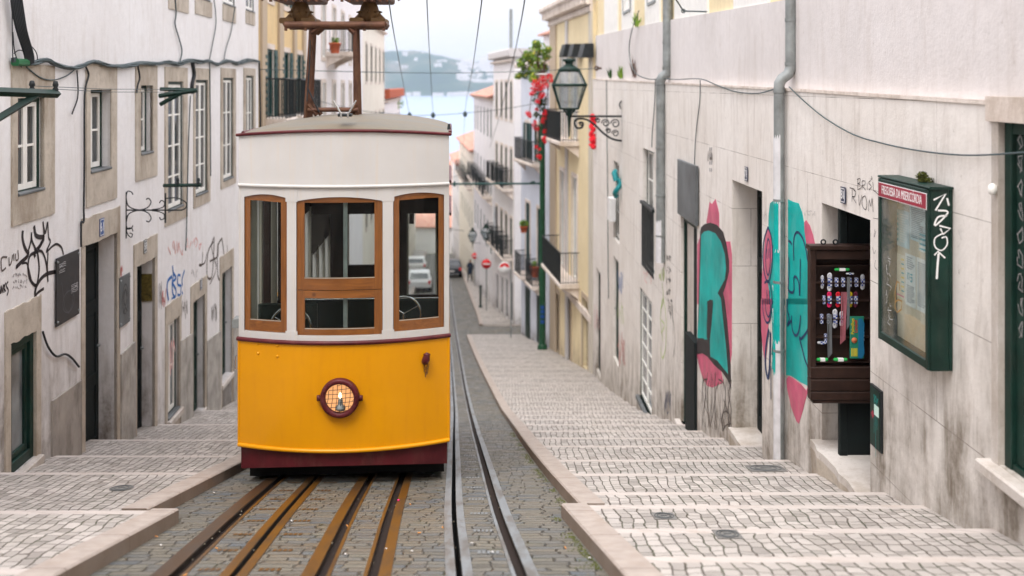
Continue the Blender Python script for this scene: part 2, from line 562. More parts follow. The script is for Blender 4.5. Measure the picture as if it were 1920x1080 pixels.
M['leaf_yellow'] = simple('yellowish_leaves', (.50, .46, .06), .55, 0, .4, 3)
M['leaf_dark'] = simple('dark_plant_leaves', (.03, .08, .02), .55, 0, .5, 3)
M['pot'] = simple('terracotta_pot', (.42, .10, .045), .8)
M['white_sign'] = simple('white_enamel', (.78, .78, .78), .35, 0, .04)
M['blue_enamel'] = simple('blue_enamel', (.010, .06, .24), .3, 0, .1)
M['navy_enamel'] = simple('navy_enamel', (.02, .03, .07), .3, 0, .2)
M['red_sign'] = simple('red_sign_paint', (.65, .01, .015), .4, 0, .1)
M['teal'] = simple('teal_spray_paint', (.0, .36, .33), .55, 0, .30, 1.8, dirt=(.12, .48, .45), dirt_amt=.7)
M['pink'] = simple('pink_spray_paint', (.55, .11, .19), .55, 0, .25, 3, dirt=(.5, .28, .25), dirt_amt=.5)
M['black_spray'] = simple('black_spray_paint', (.028, .022, .024), .55, 0, .4)
M['blue_spray'] = simple('blue_spray_paint', (.012, .13, .42), .5)
M['navy_spray'] = simple('navy_spray_paint', (.015, .035, .11), .5)
M['red_spray'] = simple('red_spray_paint', (.52, .12, .11), .6)
M['faint_red'] = simple('faded_red_spray', (.72, .42, .40), .7)
M['lime_spray'] = simple('lime_spray_paint', (.45, .58, .18), .6)
M['grey_spray'] = simple('faded_grey_spray', (.36, .34, .34), .7)
M['drip_spray'] = simple('thin_black_spray', (.10, .08, .07), .6)

def roof_tiles(name, c1, c2):
    t = NT(name)
    uv = t.uv()
    x, y, _ = t.sep(uv)
    w = t.n('TexWave', wave_type='BANDS', bands_direction='X', i_Vector=uv, i_Scale=1.6, i_Distortion=.3).outputs['Fac']
    br = t.n('TexBrick', i_Vector=uv, i_Color1=c1, i_Color2=c2, i_Mortar=tuple(k * .45 for k in c1), i_Scale=1, i_Mortar_Size=.015, i_Brick_Width=.24, i_Row_Height=.42)
    col = t.mix(t.ramp(t.noise(uv, 1.3, 5), [(.4, 0), (.7, .6)]), br.outputs['Color'], tuple(k * .62 for k in c2))
    return t.pbr(col, .85, 0, t.bump(w, .6, .05))
M['terracotta'] = roof_tiles('terracotta_roof_tiles', (.46, .20, .14), (.58, .33, .25))

def rows_of_stones(t, uv, sx, sy, jx, jy, wob=.05, seed=0.0):
    """hand-laid rows: returns joint mask (1 in the joint), per-stone random numbers and a pillow height"""
    n1 = t.n('TexNoise', i_Vector=uv, i_Scale=3.0, i_Detail=3).outputs['Color']
    a, b, _ = t.sep(n1)
    x, y, _ = t.sep(uv)
    y2 = t.math('MULTIPLY', t.math('ADD', y, t.math('MULTIPLY', t.math('SUBTRACT', b, .5), wob * 1.8)), sy)
    row = t.math('FLOOR', y2)
    rr = t.n('TexWhiteNoise', noise_dimensions='1D'); t.set(rr.inputs['W'], t.math('ADD', row, seed))
    x2 = t.math('MULTIPLY', t.math('ADD', x, t.math('MULTIPLY', t.math('SUBTRACT', a, .5), wob * 2.4)), sx)
    x3 = t.math('ADD', x2, t.math('MULTIPLY', rr.outputs[0], .9))
    x4 = t.math('ADD', x3, t.math('MULTIPLY', t.math('SINE', t.math('MULTIPLY', x3, 1.9)), .22))
    cell = t.n('TexWhiteNoise', noise_dimensions='2D', i_0=t.comb(t.math('FLOOR', x4), row))
    cx, cy, cz = t.sep(cell.outputs['Color'])
    dx = t.math('SUBTRACT', .5, t.math('ABSOLUTE', t.math('SUBTRACT', t.math('FRACT', x4), .5)))
    dy = t.math('SUBTRACT', .5, t.math('ABSOLUTE', t.math('SUBTRACT', t.math('FRACT', y2), .5)))
    e = t.math('SMOOTH_MIN', t.math('DIVIDE', dx, jx), t.math('DIVIDE', dy, jy), 1.2)
    e = t.math('ADD', e, t.math('MULTIPLY', t.math('SUBTRACT', t.noise(uv, 26, 4, .7), .5), 1.1))
    e = t.math('ADD', e, t.math('MULTIPLY', t.math('SUBTRACT', cz, .5), .35))
    return e, cx, cy, cz
def calcada():
    t = NT('limestone_paving_blocks')
    uv = t.uv()
    x_, y_, _ = t.sep(uv)
    e, cx, cy, cz = rows_of_stones(t, t.comb(y_, x_), 9.0, 11.2, .05, .075, .075)
    joint = t.ramp(e, [(.3, 1), (.95, 0)])
    col = t.ramp(cx, [(0, (.25, .228, .205)), (.35, (.41, .375, .345)), (.75, (.52, .48, .445)), (1, (.33, .30, .27))])
    col = t.mix(t.ramp(t.noise(uv, .8, 6, .65), [(.38, 0), (.66, .7)]), col, (.30, .28, .26))
    col = t.mix(t.ramp(t.noise(uv, 45, 4, .7), [(.48, 0), (.8, .5)]), col, (.36, .30, .26))
    jc = t.ramp(t.noise(uv, 1.8, 4, .65), [(.42, (.085, .065, .05)), (.56, (.045, .06, .018)), (.7, (.07, .055, .045))])
    big = t.ramp(t.noise(uv, 2.6, 4), [(.3, .65), (.55, 1)])
    col = t.mix(t.math('MULTIPLY', joint, big), col, jc)
    hgt = t.math('ADD', t.ramp(e, [(.2, 0), (1.0, .8), (3.5, 1)]), t.math('ADD', t.math('MULTIPLY', cy, .45), t.math('MULTIPLY', t.noise(uv, 40, 4), .25)))
    return t.pbr(col, t.ramp(cz, [(0, .42), (1, .7)]), 0, t.bump(hgt, .9, .012))
M['calcada'] = calcada()
def kerb_mat(name, c1, c2, face=0):
    t = NT(name)
    uv = t.uv()
    col = t.ramp(t.noise(uv, 6, 7, .65), [(.3, c1), (.7, c2)])
    col = t.mix(t.ramp(t.noise(t.mapping(uv, (1, .4, 1)), 5, 7, .7), [(.5, 0), (.75, .5)]), col, (.33, .25, .19))
    br = t.n('TexBrick', i_Vector=t.mapping(uv, (1, 1, 1), (0, 50.2, 0)), i_Color1=(1, 1, 1), i_Color2=(1, 1, 1), i_Mortar=(0, 0, 0), i_Scale=1, i_Mortar_Size=.008, i_Brick_Width=40, i_Row_Height=1.05)
    col = t.mix(t.math('MULTIPLY', br.outputs['Fac'], .75), col, (.14, .10, .08))
    if face: col = t.mix(t.math('MULTIPLY', t.math('LESS_THAN', t.sep(uv)[0], face), t.ramp(t.noise(uv, 3, 6, .7), [(.3, .45), (.6, .85)])), col, (.17, .12, .085))  # shade on the kerb's upright face, painted into the colour as dark brown
    return t.pbr(col, .7, 0, t.bump(t.noise(uv, 30, 6, .7), .3, .01))
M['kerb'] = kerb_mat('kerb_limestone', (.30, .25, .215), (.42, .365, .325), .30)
M['strip'] = kerb_mat('step_edge_limestone', (.43, .385, .355), (.52, .47, .435))

def setts():
    t = NT('granite_setts')
    uv = t.uv()
    e, cx, cy, cz = rows_of_stones(t, uv, 6.0, 10, .045, .11, .06, 3.0)
    nn = t.noise(uv, 22, 5, .7)
    col = t.ramp(cx, [(0, (.095, .09, .075)), (.3, (.15, .14, .11)), (.55, (.12, .12, .11)), (.75, (.085, .105, .12)), (1, (.165, .145, .11))])
    sandy = t.ramp(t.noise(uv, .9, 6, .65), [(.42, 0), (.68, .75)])
    col = t.mix(sandy, col, (.17, .148, .11))
    col = t.mix(t.ramp(e, [(.1, .75), (1.3, 0)]), col, (.055, .05, .038))
    moss = t.math('MULTIPLY', t.ramp(t.noise(uv, 3.2, 6, .7), [(.56, 0), (.68, .9)]), t.ramp(e, [(.9, 1), (2.2, .15)]))
    col = t.mix(moss, col, (.07, .08, .025))
    col = t.mix(t.ramp(t.noise(uv, 60, 3, .8), [(.60, 0), (.72, .5)]), col, (.34, .30, .24))
    hgt = t.math('ADD', t.ramp(e, [(.0, 0), (1.6, .8), (4, 1)]), t.math('ADD', t.math('MULTIPLY', cy, .6), t.math('MULTIPLY', nn, .5)))
    return t.pbr(col, t.ramp(cz, [(0, .36), (1, .7)]), 0, t.bump(hgt, 1.0, .03))
M['setts'] = setts()
def rusty(name, steel, rust, amt, scale=2.0):
    t = NT(name)
    uv = t.uv()
    f = t.noise(t.mapping(uv, (3, .5, 1)), scale, 7, .7)
    col = t.mix(t.ramp(f, [(.5 - amt * .35, 0), (.62 - amt * .2, 1)]), steel, rust)
    col = t.mix(t.ramp(t.noise(uv, 25, 5, .7), [(.5, 0), (.75, .5)]), col, tuple(k * .5 for k in rust))
    return t.pbr(col, .42, .35, t.bump(t.noise(uv, 40, 5), .2, .004))
M['rail_rust'] = rusty('rusty_rail_steel', (.05, .036, .025), (.155, .068, .008), .5)
M['rail_dark'] = rusty('brown_rail_steel', (.05, .04, .033), (.08, .042, .018), .4)
M['rail_steel'] = rusty('worn_rail_steel', (.25, .275, .29), (.15, .14, .125), .08)
M['groove'] = simple('rail_groove_grime', (.018, .011, .008), .9)
M['void'] = simple('dark_slot', (.006, .006, .006), .9)

t = NT('far_ground'); vv = t.obj()
M['ground'] = t.pbr(t.ramp(t.noise(vv, .05, 6), [(.35, (.12, .13, .07)), (.65, (.26, .22, .17))]), .9)
t = NT('hill_woods'); vv = t.obj()
f = t.noise(t.mapping(vv, (1, 1, 2.5)), .0045, 9, .68)
M['hill'] = t.pbr(t.ramp(f, [(.38, (.010, .030, .018)), (.52, (.03, .06, .03)), (.62, (.12, .11, .08)), (.72, (.28, .25, .2))]), .95)
t = NT('river_water'); vv = t.obj()
nr = t.bump(t.noise(t.mapping(vv, (.08, .02, 1)), 1.0, 6, .6), .06, 2)
M['water'] = t.pbr((.24, .31, .42), .45, 0, nr, Specular_IOR_Level=.35)

# ------------------------------------------------------------------ ground, road, pavements, river, hills
mb = MB()
ys = [-30, -14, -5, 0, 10, 20, 30, 40, 50, 70, 90, 112, 150, 200, 300, 430, 600]
xs = [-2600, -600, -200, -60, -25, 0, 25, 60, 200, 600, 2600]
P = []
for y in ys:
    P.append([(x * (1 if y > 100 else 1), y, -H(max(y, -14)) - .55 - (0 if abs(x) < 30 else 0)) for x in xs])
mb.grid(P, 0, True)
tag(mb.build('ground', M['ground']), kind='structure')
mb = MB()
mb.face([(-9000, 340, -30), (9000, 340, -30), (9000, 3200, -30), (-9000, 3200, -30)])
tag(mb.build('river', M['water']), kind='structure')
# far bank with wooded hills
mb = MB()
P = []
rnd = random.Random(3)
nx, ny = 150, 26
def hillh(x, y):
    px = 960 + x * FPX / 2900.0
    top = lerp_tab([(300, 90), (620, 96), (720, 103), (790, 100), (830, 92), (868, 78), (905, 74), (950, 66), (1050, 62), (1500, 60)], px)
    s = max(0, min(1, (y - 2790) / 260.0))
    e = (s * s * (3 - 2 * s)) ** .75
    n = 6 * sin(x * .013 + y * .004) + 5 * sin(x * .031 + 1.7) * cos(y * .013) + 3 * sin(x * .09 + y * .05)
    n2 = rnd.uniform(-2.2, 2.2) if s > .15 else 0
    return -31 + e * (top + 28) * (1 + .0 * y) + (n * .9 + n2) * min(1, s * 2)
for j in range(ny):
    y = 2740 + (j / (ny - 1)) ** 1.3 * 700
    P.append([(-1500 + 3300 * i / (nx - 1), y, hillh(-1500 + 3300 * i / (nx - 1), y)) for i in range(nx)])
mb.grid(P, 0, True)
tag(mb.build('hills', M['hill']), kind='structure')

# road with real channels for the rails and the cable slots
OFFS = {'r4': 0.0, 'sB': -.36, 'r3': -.86, 'r2': -1.16, 'sA': -1.665, 'r1': -2.0}
DRIFT = {'r4': 0, 'sB': 0, 'r3': -.010, 'r2': -.018, 'sA': -.032, 'r1': -.04}
def TX(k, d): return RX(d) + OFFS[k] + DRIFT[k] * max(0.0, min(d, 14.0) - 5.69)
GW = .045
def road_mesh():
    mb = MB()
    ds = [-14, -9, -5, -2, 0, 1.5, 3.0, 4, 5, 6, 7, 7.64, 7.66, 7.929, 7.931, 9, 10, 11, 12.5, 14, 15.5, 17, 19, 21, 23, 25, 27, 29, 31, 33, 36, 39, 42, 45, 48, 49.5, 50.4, 53.5, 57, 62, 67, 73, 79, 88, 100, 112]
    chans = [(-(.031 if k[0] == 'r' else .019), (.031 if k[0] == 'r' else .019), k) for k in sorted(OFFS, key=lambda k: OFFS[k])]
    for a, b in zip(ds[:-1], ds[1:]):
        if 49.4 < a < 53.4: lw, rw = 14.0, 20.0
        cols = []
        def xl(d): return KXL(d) - .05
        def xr(d): return (KXR(d) + .05) if not (49.45 <= d <= 53.55) else (KXR(d) + 24)
        am, bm = a + 1e-4, b - 1e-4
        prevA, prevB = xl(am), xl(bm)
        def q(xa0, xa1, xb0, xb1, za=0.0, zb2=0.0, mi=0):
            p = [(xa0, a, -H(a) + za), (xa1, a, -H(a) + zb2), (xb1, b, -H(b) + zb2), (xb0, b, -H(b) + za)]
            mb.face(p, mi, uv=[(q_[0], q_[1]) for q_ in p])
        for c0, c1, k in chans:
            A0, B0 = TX(k, am) + c0, TX(k, bm) + c0
            A1, B1 = TX(k, am) + c1, TX(k, bm) + c1
            q(prevA, A0, prevB, B0)
            dep = .035 if k[0] == 'r' else .25
            q(A0, A0, B0, B0, 0, -dep, 2 if k[0] == 's' else 1)
            q(A0, A1, B0, B1, -dep, -dep, 2 if k[0] == 's' else 1)
            q(A1, A1, B1, B1, -dep, 0, 2 if k[0] == 's' else 1)
            prevA, prevB = A1, B1
        q(prevA, xr(am), prevB, xr(bm))
    return mb
tag(road_mesh().build('road', [M['setts'], M['groove'], M['void']]), kind='structure')

def strip_obj(name, key, offs, dmax, mats, label, cat, group=None, dmin=-13.0):
    """steel strips that follow the track: offs = list of (x0,x1,height,material index)"""
    mb = MB()
    ds = [dmin]
    while ds[-1] < dmax: ds.append(ds[-1] + (2 if ds[-1] < 1 else max(.8, ds[-1] * .06)))
    for x0, x1, hgt, mi in offs:
        for a, b in zip(ds[:-1], ds[1:]):
            za, zb2 = -H(a), -H(b)
            A, B = TX(key, a), TX(key, b)
            P = [(A + x0, a, za), (A + x0, a, za + hgt), (A + x1, a, za + hgt), (A + x1, a, za)]
            Q = [(B + x0, b, zb2), (B + x0, b, zb2 + hgt), (B + x1, b, zb2 + hgt), (B + x1, b, zb2)]
            for i in range(3):
                mb.face([P[i], P[i + 1], Q[i + 1], Q[i]], mi, uv=[(P[i][0], a), (P[i + 1][0], a), (Q[i + 1][0], b), (Q[i][0], b)])
    o = mb.build(name, mats, origin=None)
    return tag(o, label, cat, group)
for key, wide, m, lab in (('r1', -.105, 'rail_dark', 'brown grooved rail nearest the left kerb, left of the yellow tram'),
                          ('r2', -.080, 'rail_rust', 'orange rusty grooved rail under the middle of the yellow tram'),
                          ('r3', .072, 'rail_rust', 'rusty rail just left of the grey steel slot, running under the tram right side'),
                          ('r4', .068, 'rail_steel', 'worn grey steel rail beside the right kerb, right of the tram')):
    if wide < 0: offs = [(wide - .032, -.032, .010, 0), (.032, .055, .006, 1)]
    else: offs = [(.032, .032 + wide, .010, 0), (-.055, -.032, .006, 1)]
    strip_obj('tram_rail', key, offs, 100 if key == 'r4' else 60, [M[m], M['rail_steel'] if key == 'r4' else M['rail_rust']], lab, 'tram rail', 'grooved rails set in the street')
for key, m, lab in (('sA', 'rail_rust', 'rust brown cable slot between the two left rails under the tram'),
                    ('sB', 'rail_steel', 'pale steel cable slot with a black gap along the right side of the tram')):
    strip_obj('cable_slot', key, [(-.08, -.020, .008, 0), (.020, .08, .008, 0)], 70, [M[m]], lab, 'cable slot', 'cable slots between the rails')

# little cast anchor plates beside the slots
mb = MB()
for k in range(16):
    d = 5.6 + k * .82
    for so, wd in ((OFFS['sB'] + .13, .15),):
        x = RX(d) + so
        for j in range(5):
            xx = x + j * wd / 5
            mb.face([(xx, d, -H(d) + .004), (xx + wd / 8, d, -H(d) + .004), (xx + wd / 8, d + .10, -H(d + .1) + .004), (xx, d + .10, -H(d + .1) + .004)], 0, uv=[(0, 0)] * 4)
tag(mb.build('slot_anchor_plates', M['rail_steel']), 'row of small pale steel anchor plates beside the right cable slot', 'anchor plates', kind='stuff')
mb = MB()
for k in range(9):
    d = 5.9 + k * .6
    for so in (-.24, .12):
        x = TX('sA', d) + so
        for j in range(4):
            xx = x + j * .035
            mb.face([(xx, d, -H(d) + .004), (xx + .022, d, -H(d) + .004), (xx + .022, d + .07, -H(d + .07) + .004), (xx, d + .07, -H(d + .07) + .004)], 0, uv=[(0, 0)] * 4)
tag(mb.build('slot_anchor_plates', M['rail_rust']), 'row of small rusty anchor plates beside the left cable slot', 'anchor plates', kind='stuff')

# pavements: long sloping treads, each ending in a flush strip of stone and a low riser
def WR(d): return 3.40 - .018 * d
WFAR = [(34.3, 2.78), (43.4, 1.70), (49.6, .45), (53.5, .15), (62, -1.15), (79, -3.05), (100, -5.3), (114, -7.0)]
def wall_r(d):
    return WR(d) if d < 34.3 else lerp_tab(WFAR, d)
def wall_l(d): return -4.87 - .0543 * d
def raise_l(d): return 0.0 if d < 12.5 else min(.30, (d - 12.5) * .03)
def pavement(name, noses, xin, xout, lift, slope, uoff=0):
    mb = MB()
    for a, b in zip(noses[:-1], noses[1:]):
        zb2 = -H(b) + lift(b)
        za = zb2 + slope * (b - a)
        zprev = -H(a) + lift(a)
        sw = .115 if b < 30 else .17
        c = b - sw
        zc = zb2 + slope * sw
        def q(d0, z0, d1, z1, mi):
            n = 3
            for i in range(n):
                p = [(xin(d0) + (xout(d0) - xin(d0)) * i / n, d0, z0), (xin(d0) + (xout(d0) - xin(d0)) * (i + 1) / n, d0, z0),
                     (xin(d1) + (xout(d1) - xin(d1)) * (i + 1) / n, d1, z1), (xin(d1) + (xout(d1) - xin(d1)) * i / n, d1, z1)]
                mb.face(p, mi, uv=[(k[0] + uoff, k[1]) for k in p] if mi == 0 else [(k[0] * .7, k[0] * 1.0 + k[1] * 3) for k in p])
        if za < zprev: q(a, zprev, a, za, 1)
        q(a, min(za, zprev), c, zc, 0)
        q(c, zc, b, zb2, 1)
    return mb.build(name, [M['calcada'], M['strip']])
nose_r = [-12, -9, -6, -4, -2, -.5, .8, 2.2, 3.5, 4.5, 5.3, 5.83, 6.8, 7.9, 8.68, 10.1, 11.5, 13.4, 14.8, 16.3, 17.9]
while nose_r[-1] < 48.0: nose_r.append(nose_r[-1] + 1.5)
nose_r[-1] = 49.4
tag(pavement('pavement', nose_r, lambda d: KXR(d) + .15, lambda d: wall_r(d) + .5, lambda d: .10, .178), kind='structure')
nose_f = [53.6 + 2.2 * i for i in range(27)]
tag(pavement('pavement', nose_f, lambda d: KXR(d) + .15, lambda d: wall_r(d) + .5, lambda d: .10, .05), kind='structure')
nose_l = [-12, -9, -6, -4, -2, 0, 1.8, 3.0, 4.2, 5.5, 7.62, 10.2, 12.0, 13.9, 16.2, 19.0, 22.0]
while nose_l[-1] < 110: nose_l.append(nose_l[-1] + 3.0)
tag(pavement('pavement', nose_l, lambda d: KXL(d) - .15, lambda d: wall_l(d) - .5, lambda d: .10 + raise_l(d), .185, 3.3), kind='structure')
# kerbs
def kerb(name, ds, X, side, lift):
    mb = MB()
    w = .2
    for a, b in zip(ds[:-1], ds[1:]):
        am, bm = a + 1e-4, b - 1e-4
        za, zb2 = -H(a), -H(b)
        ta, tb = za + lift(a) + .012, zb2 + lift(b) + .012
        A, B = X(am), X(bm)
        bev = .012
        prof = lambda x, z, t: [(x, z - .2), (x, t - bev), (x + side * bev, t), (x + side * w, t), (x + side * w, z - .2)]
        p, q = prof(A, za, ta), prof(B, zb2, tb)
        cum = 0
        for i in range(4):
            l = sqrt((p[i + 1][0] - p[i][0]) ** 2 + (p[i + 1][1] - p[i][1]) ** 2)
            mb.face([(p[i][0], a, p[i][1]), (p[i + 1][0], a, p[i + 1][1]), (q[i + 1][0], b, q[i + 1][1]), (q[i][0], b, q[i][1])], 0,
                    uv=[(cum, a), (cum + l, a), (cum + l, b), (cum, b)])
            cum += l
        # end faces where the kerb steps sideways
        mb.face([(c[0], a, c[1]) for c in p], 0, uv=[(c[0], c[1]) for c in p])
        mb.face([(c[0], b, c[1]) for c in q], 0, uv=[(c[0], c[1]) for c in q])
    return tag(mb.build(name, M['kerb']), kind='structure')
kd = [-12, -6, -2, 1, 3.0, 4, 5, 6, 7, 7.5, 7.9295]
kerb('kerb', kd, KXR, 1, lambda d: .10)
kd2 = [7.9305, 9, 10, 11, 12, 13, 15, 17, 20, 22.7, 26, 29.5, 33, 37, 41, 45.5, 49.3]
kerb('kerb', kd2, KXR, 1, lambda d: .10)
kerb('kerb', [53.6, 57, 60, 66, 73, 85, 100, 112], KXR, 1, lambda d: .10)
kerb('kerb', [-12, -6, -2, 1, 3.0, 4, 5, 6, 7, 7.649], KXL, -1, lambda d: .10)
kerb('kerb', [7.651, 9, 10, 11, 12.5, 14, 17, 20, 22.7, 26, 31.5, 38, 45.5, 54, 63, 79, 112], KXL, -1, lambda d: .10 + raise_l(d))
# the crossing street
mb = MB()
mb.grid([[(x, y, -H(y) - .006) for y in (49.4, 50.4, 53.6)] for x in (-2.3, 6, 26)], 0, False, uvs=[[(x, y) for y in (49.4, 50.4, 53.6)] for x in (-2.3, 6, 26)])
tag(mb.build('cross_street', M['setts']), kind='structure')
# ------------------------------------------------------------------ building kit
def gz(fr, u): return -H(fr.d(u))
def casement(parent, fr, u0, u1, z0, z1, o, outer='green_paint', sash='white_paint', nz=2, nu=2, glass='glass_dark', fw=.06, sw=.05, name='window'):
    """window = outer frame (part) > sash, pane (sub-parts); o = plane of the frame front"""
    a = MB()
    fring(a, fr, u0, u1, z0, z1, u0 + fw, u1 - fw, z0 + fw, z1 - fw, o - .06, o)
    w = a.build(name, M[outer], parent)
    b = MB()
    iu0, iu1, iz0, iz1 = u0 + fw, u1 - fw, z0 + fw, z1 - fw
    n = nu
    lw = (iu1 - iu0) / n
    for k in range(n):
        s0, s1 = iu0 + k * lw + .002, iu0 + (k + 1) * lw - .002
        fring(b, fr, s0, s1, iz0, iz1, s0 + sw, s1 - sw, iz0 + sw * 1.3, iz1 - sw, o - .05, o - .012)
        for j in range(1, nz):
            zz = iz0 + (iz1 - iz0) * j / nz
            fbox(b, fr, s0 + sw, s1 - sw, zz - .014, zz + .014, o - .045, o - .02)
    b.build('sash', M[sash], w)
    c = MB()
    fbox(c, fr, iu0 + .01, iu1 - .01, iz0 + .01, iz1 - .01, o - .04, o - .034)
    c.build('pane', M[glass], w)
    return w
def fring(a, fr, U0, U1, Z0, Z1, u0, u1, z0, z1, o0, o1, mi=0):
    """rectangular ring: outer U/Z, inner u/z, between depths o0 and o1"""
    O = [(U0, Z0), (U1, Z0), (U1, Z1), (U0, Z1)]; I = [(u0, z0), (u1, z0), (u1, z1), (u0, z1)]
    G = [[fr.p(p[0], p[1], o) for p, o in ((O[k], o0), (O[k], o1), (I[k], o1), (I[k], o0))] for k in range(4)]
    a.grid(G, mi, False, True, True)
def surround(parent, fr, u0, u1, z0, z1, w, o=.025, m='brown_stone', name='window_surround'):
    a = MB()
    fring(a, fr, u0 - w, u1 + w, z0 - w, z1 + w, u0, u1, z0, z1, -.03, o)
    return a.build(name, M[m], parent)
def panel_door(parent, fr, u0, u1, z0, z1, o, m='door_dark', rows=((.06, .30), (.36, .64), (.70, .94)), leaves=2, handle=True):
    a = MB()
    fbox(a, fr, u0, u1, z0, z1, o - .05, o - .02)
    lw = (u1 - u0) / leaves
    for k in range(leaves):
        s0, s1 = u0 + k * lw + .006, u0 + (k + 1) * lw - .006
        bw = min(.11, lw * .18)
        fbb(a, fr, s0, s0 + bw, z0, z1, o - .02, o)
        fbb(a, fr, s1 - bw, s1, z0, z1, o - .02, o)
        hh = z1 - z0
        prev = 0
        edges = [(0, rows[0][0])] + [(rows[i][1], rows[i + 1][0]) for i in range(len(rows) - 1)] + [(rows[-1][1], 1)]
        for e0, e1 in edges:
            fbb(a, fr, s0 + bw, s1 - bw, z0 + hh * e0, z0 + hh * e1, o - .02, o - .001)
        for r0, r1 in rows:
            fbb(a, fr, s0 + bw + .04, s1 - bw - .04, z0 + hh * r0 + .04, z0 + hh * r1 - .04, o - .02, o - .008, .012)
    d = a.build('door', M[m], parent)
    if handle:
        h = MB()
        c = fr.p(u0 + lw - .05 if leaves == 2 else u1 - .09, z0 + (z1 - z0) * .48, o + .03)
        h.lathe([(.0, -.02), (.02, -.015), (.03, 0), (.022, .02), (0, .028)], c, 10)
        h.build('handle', M['grey_metal'], d)
    return d
def text_mesh(txt, size, fr_fn, mat, name, parent, extrude=.002, align='CENTER', squeeze=1.0):
    """flat lettering mapped by fr_fn(x, y, depth) -> world"""
    cu = bpy.data.curves.new('lettering', 'FONT')
    cu.body = txt; cu.size = size; cu.align_x = align; cu.align_y = 'CENTER'; cu.extrude = extrude
    o = bpy.data.objects.new('lettering', cu)
    COL.objects.link(o)
    dg = bpy.context.evaluated_depsgraph_get()
    me = o.evaluated_get(dg).to_mesh()
    mb = MB()
    vs = [v.co.copy() for v in me.vertices]
    for p in me.polygons:
        mb.face([fr_fn(vs[i].x * squeeze, vs[i].y, vs[i].z) for i in p.vertices])
    o.evaluated_get(dg).to_mesh_clear()
    bpy.data.objects.remove(o)
    bpy.data.curves.remove(cu)
    return mb.build(name, mat, parent)
def number_plate(fr, px, py, w, h, txt, o, mat, label, border=True, side=1):
    u, z = fr.uz(px, py, o)
    root = thing('number_plate', label, 'house number', fr.p(u, z, o), 'enamel house number plates')
    a = MB(); fbb(a, fr, u - w / 2, u + w / 2, z - h / 2, z + h / 2, o, o + .008, .003); a.build('plate', M[mat], root)
    if border:
        b = MB()
        t_ = .008; e = .012
        for (p, q, r, s_) in ((u - w / 2 + e, u + w / 2 - e, z - h / 2 + e, z - h / 2 + e + t_), (u - w / 2 + e, u + w / 2 - e, z + h / 2 - e - t_, z + h / 2 - e),
                              (u - w / 2 + e, u - w / 2 + e + t_, z - h / 2 + e, z + h / 2 - e), (u + w / 2 - e - t_, u + w / 2 - e, z - h / 2 + e, z + h / 2 - e)):
            fbox(b, fr, p, q, r, s_, o + .008, o + .0095)
        b.build('rim', M['white_sign'], root)
    # on the right wall the text reads towards the viewer: -u is the reader's right
    text_mesh(txt, h * .72, lambda x, y, d: fr.p(u + x * side, z + y, o + .009 + d), M['white_sign'], 'lettering', root, .001, squeeze=.9)
    return root

def gable_box(mb, fr, u0, u1, z1, depth, rise, mi=0, over=.25):
    """tiled pitched roof with the eaves along the street"""
    def q(a, b, c, d):
        P = [a, b, c, d]
        mb.face([fr.p(*p) for p in P], mi, uv=[(p[0], sqrt(p[2] ** 2 + (p[1] - z1) ** 2)) for p in P])
    r = z1 + rise
    q((u0 - .1, z1, over), (u1 + .1, z1, over), (u1 + .1, r, -depth / 2), (u0 - .1, r, -depth / 2))
    q((u0 - .1, z1, -depth - over), (u1 + .1, z1, -depth - over), (u1 + .1, r, -depth / 2), (u0 - .1, r, -depth / 2))
    q((u0 - .1, z1 - .09, over), (u1 + .1, z1 - .09, over), (u1 + .1, z1, over), (u0 - .1, z1, over))
    q((u0 - .1, z1 - .09, over), (u1 + .1, z1 - .09, over), (u1 + .1, z1 - .09, -depth - over), (u0 - .1, z1 - .09, -depth - over))
    for u in (u0 - .1, u1 + .1):
        mb.face([fr.p(u, z1 - .09, over), fr.p(u, z1, over), fr.p(u, r, -depth / 2), fr.p(u, z1, -depth - over), fr.p(u, z1 - .09, -depth - over)], mi, uv=[(0, 0)] * 5)

# ------------------------------------------------------------------ the near building on the right
FR = Frame(3.40 + .018 * 13, -13, 3.40 - .018 * 34.3, 34.3, -1)
def UZ(px, py, o=0.0): return FR.uz(px, py, o)
def Fr(u, z, o): return FR.p(u, z, o)
def ledge(u):
    d = FR.d(u); return lerp_tab([(-14, -.15), (4, -.135), (6.8, -.115), (11.4, -.045), (32, .19)], d)
def band(u):
    d = FR.d(u); return lerp_tab([(-14, .7), (6, .82), (12, 1.03), (20.9, 1.34), (34, 1.7)], d)
near = thing('row_house', 'long stone clad house along the right pavement with teal graffiti and two downpipes', 'building', FR.p(12, -H(FR.d(12)), 0))
def opening(px_far, px_near, ytop, ybot, at_far=True, rec=.2, refx=None):
    u1 = FR.u(px_far); u0 = FR.u(px_near)
    rx = refx if refx else px_far
    zt = FR.uz(rx, ytop)[1]; zb = FR.uz(rx, ybot)[1]
    return [u0, u1, zb, zt, rec]
oG = opening(1872, 2120, 228, 870, rec=.16)
oG[0] = max(oG[0], oG[1] - 2.1)
o81 = opening(1541, 1632, 380, 825, rec=.42)
oR3 = opening(1373, 1429, 337, 802, rec=.42)
oR4 = opening(1277, 1307, 405, 790, rec=.16)
oW5 = opening(1205, 1227, 277, 497, rec=.22)
oW6 = opening(1199, 1222, 536, 742, rec=.14)
oD7 = opening(1150, 1160, 478, 668, rec=.2)
oW8 = opening(1150, 1161, 300, 445, rec=.2)
oD9 = opening(1118, 1126, 500, 690, rec=.2)
ops = [oG, o81, oR3, oR4, oW5, oW6, oD7, oW8, oD9]
wall_mesh(FR, 0, FR.len, lambda u: gz(FR, u) - 1.2, ledge, ops, depth=5).build('wall', M['wall_r'], near)
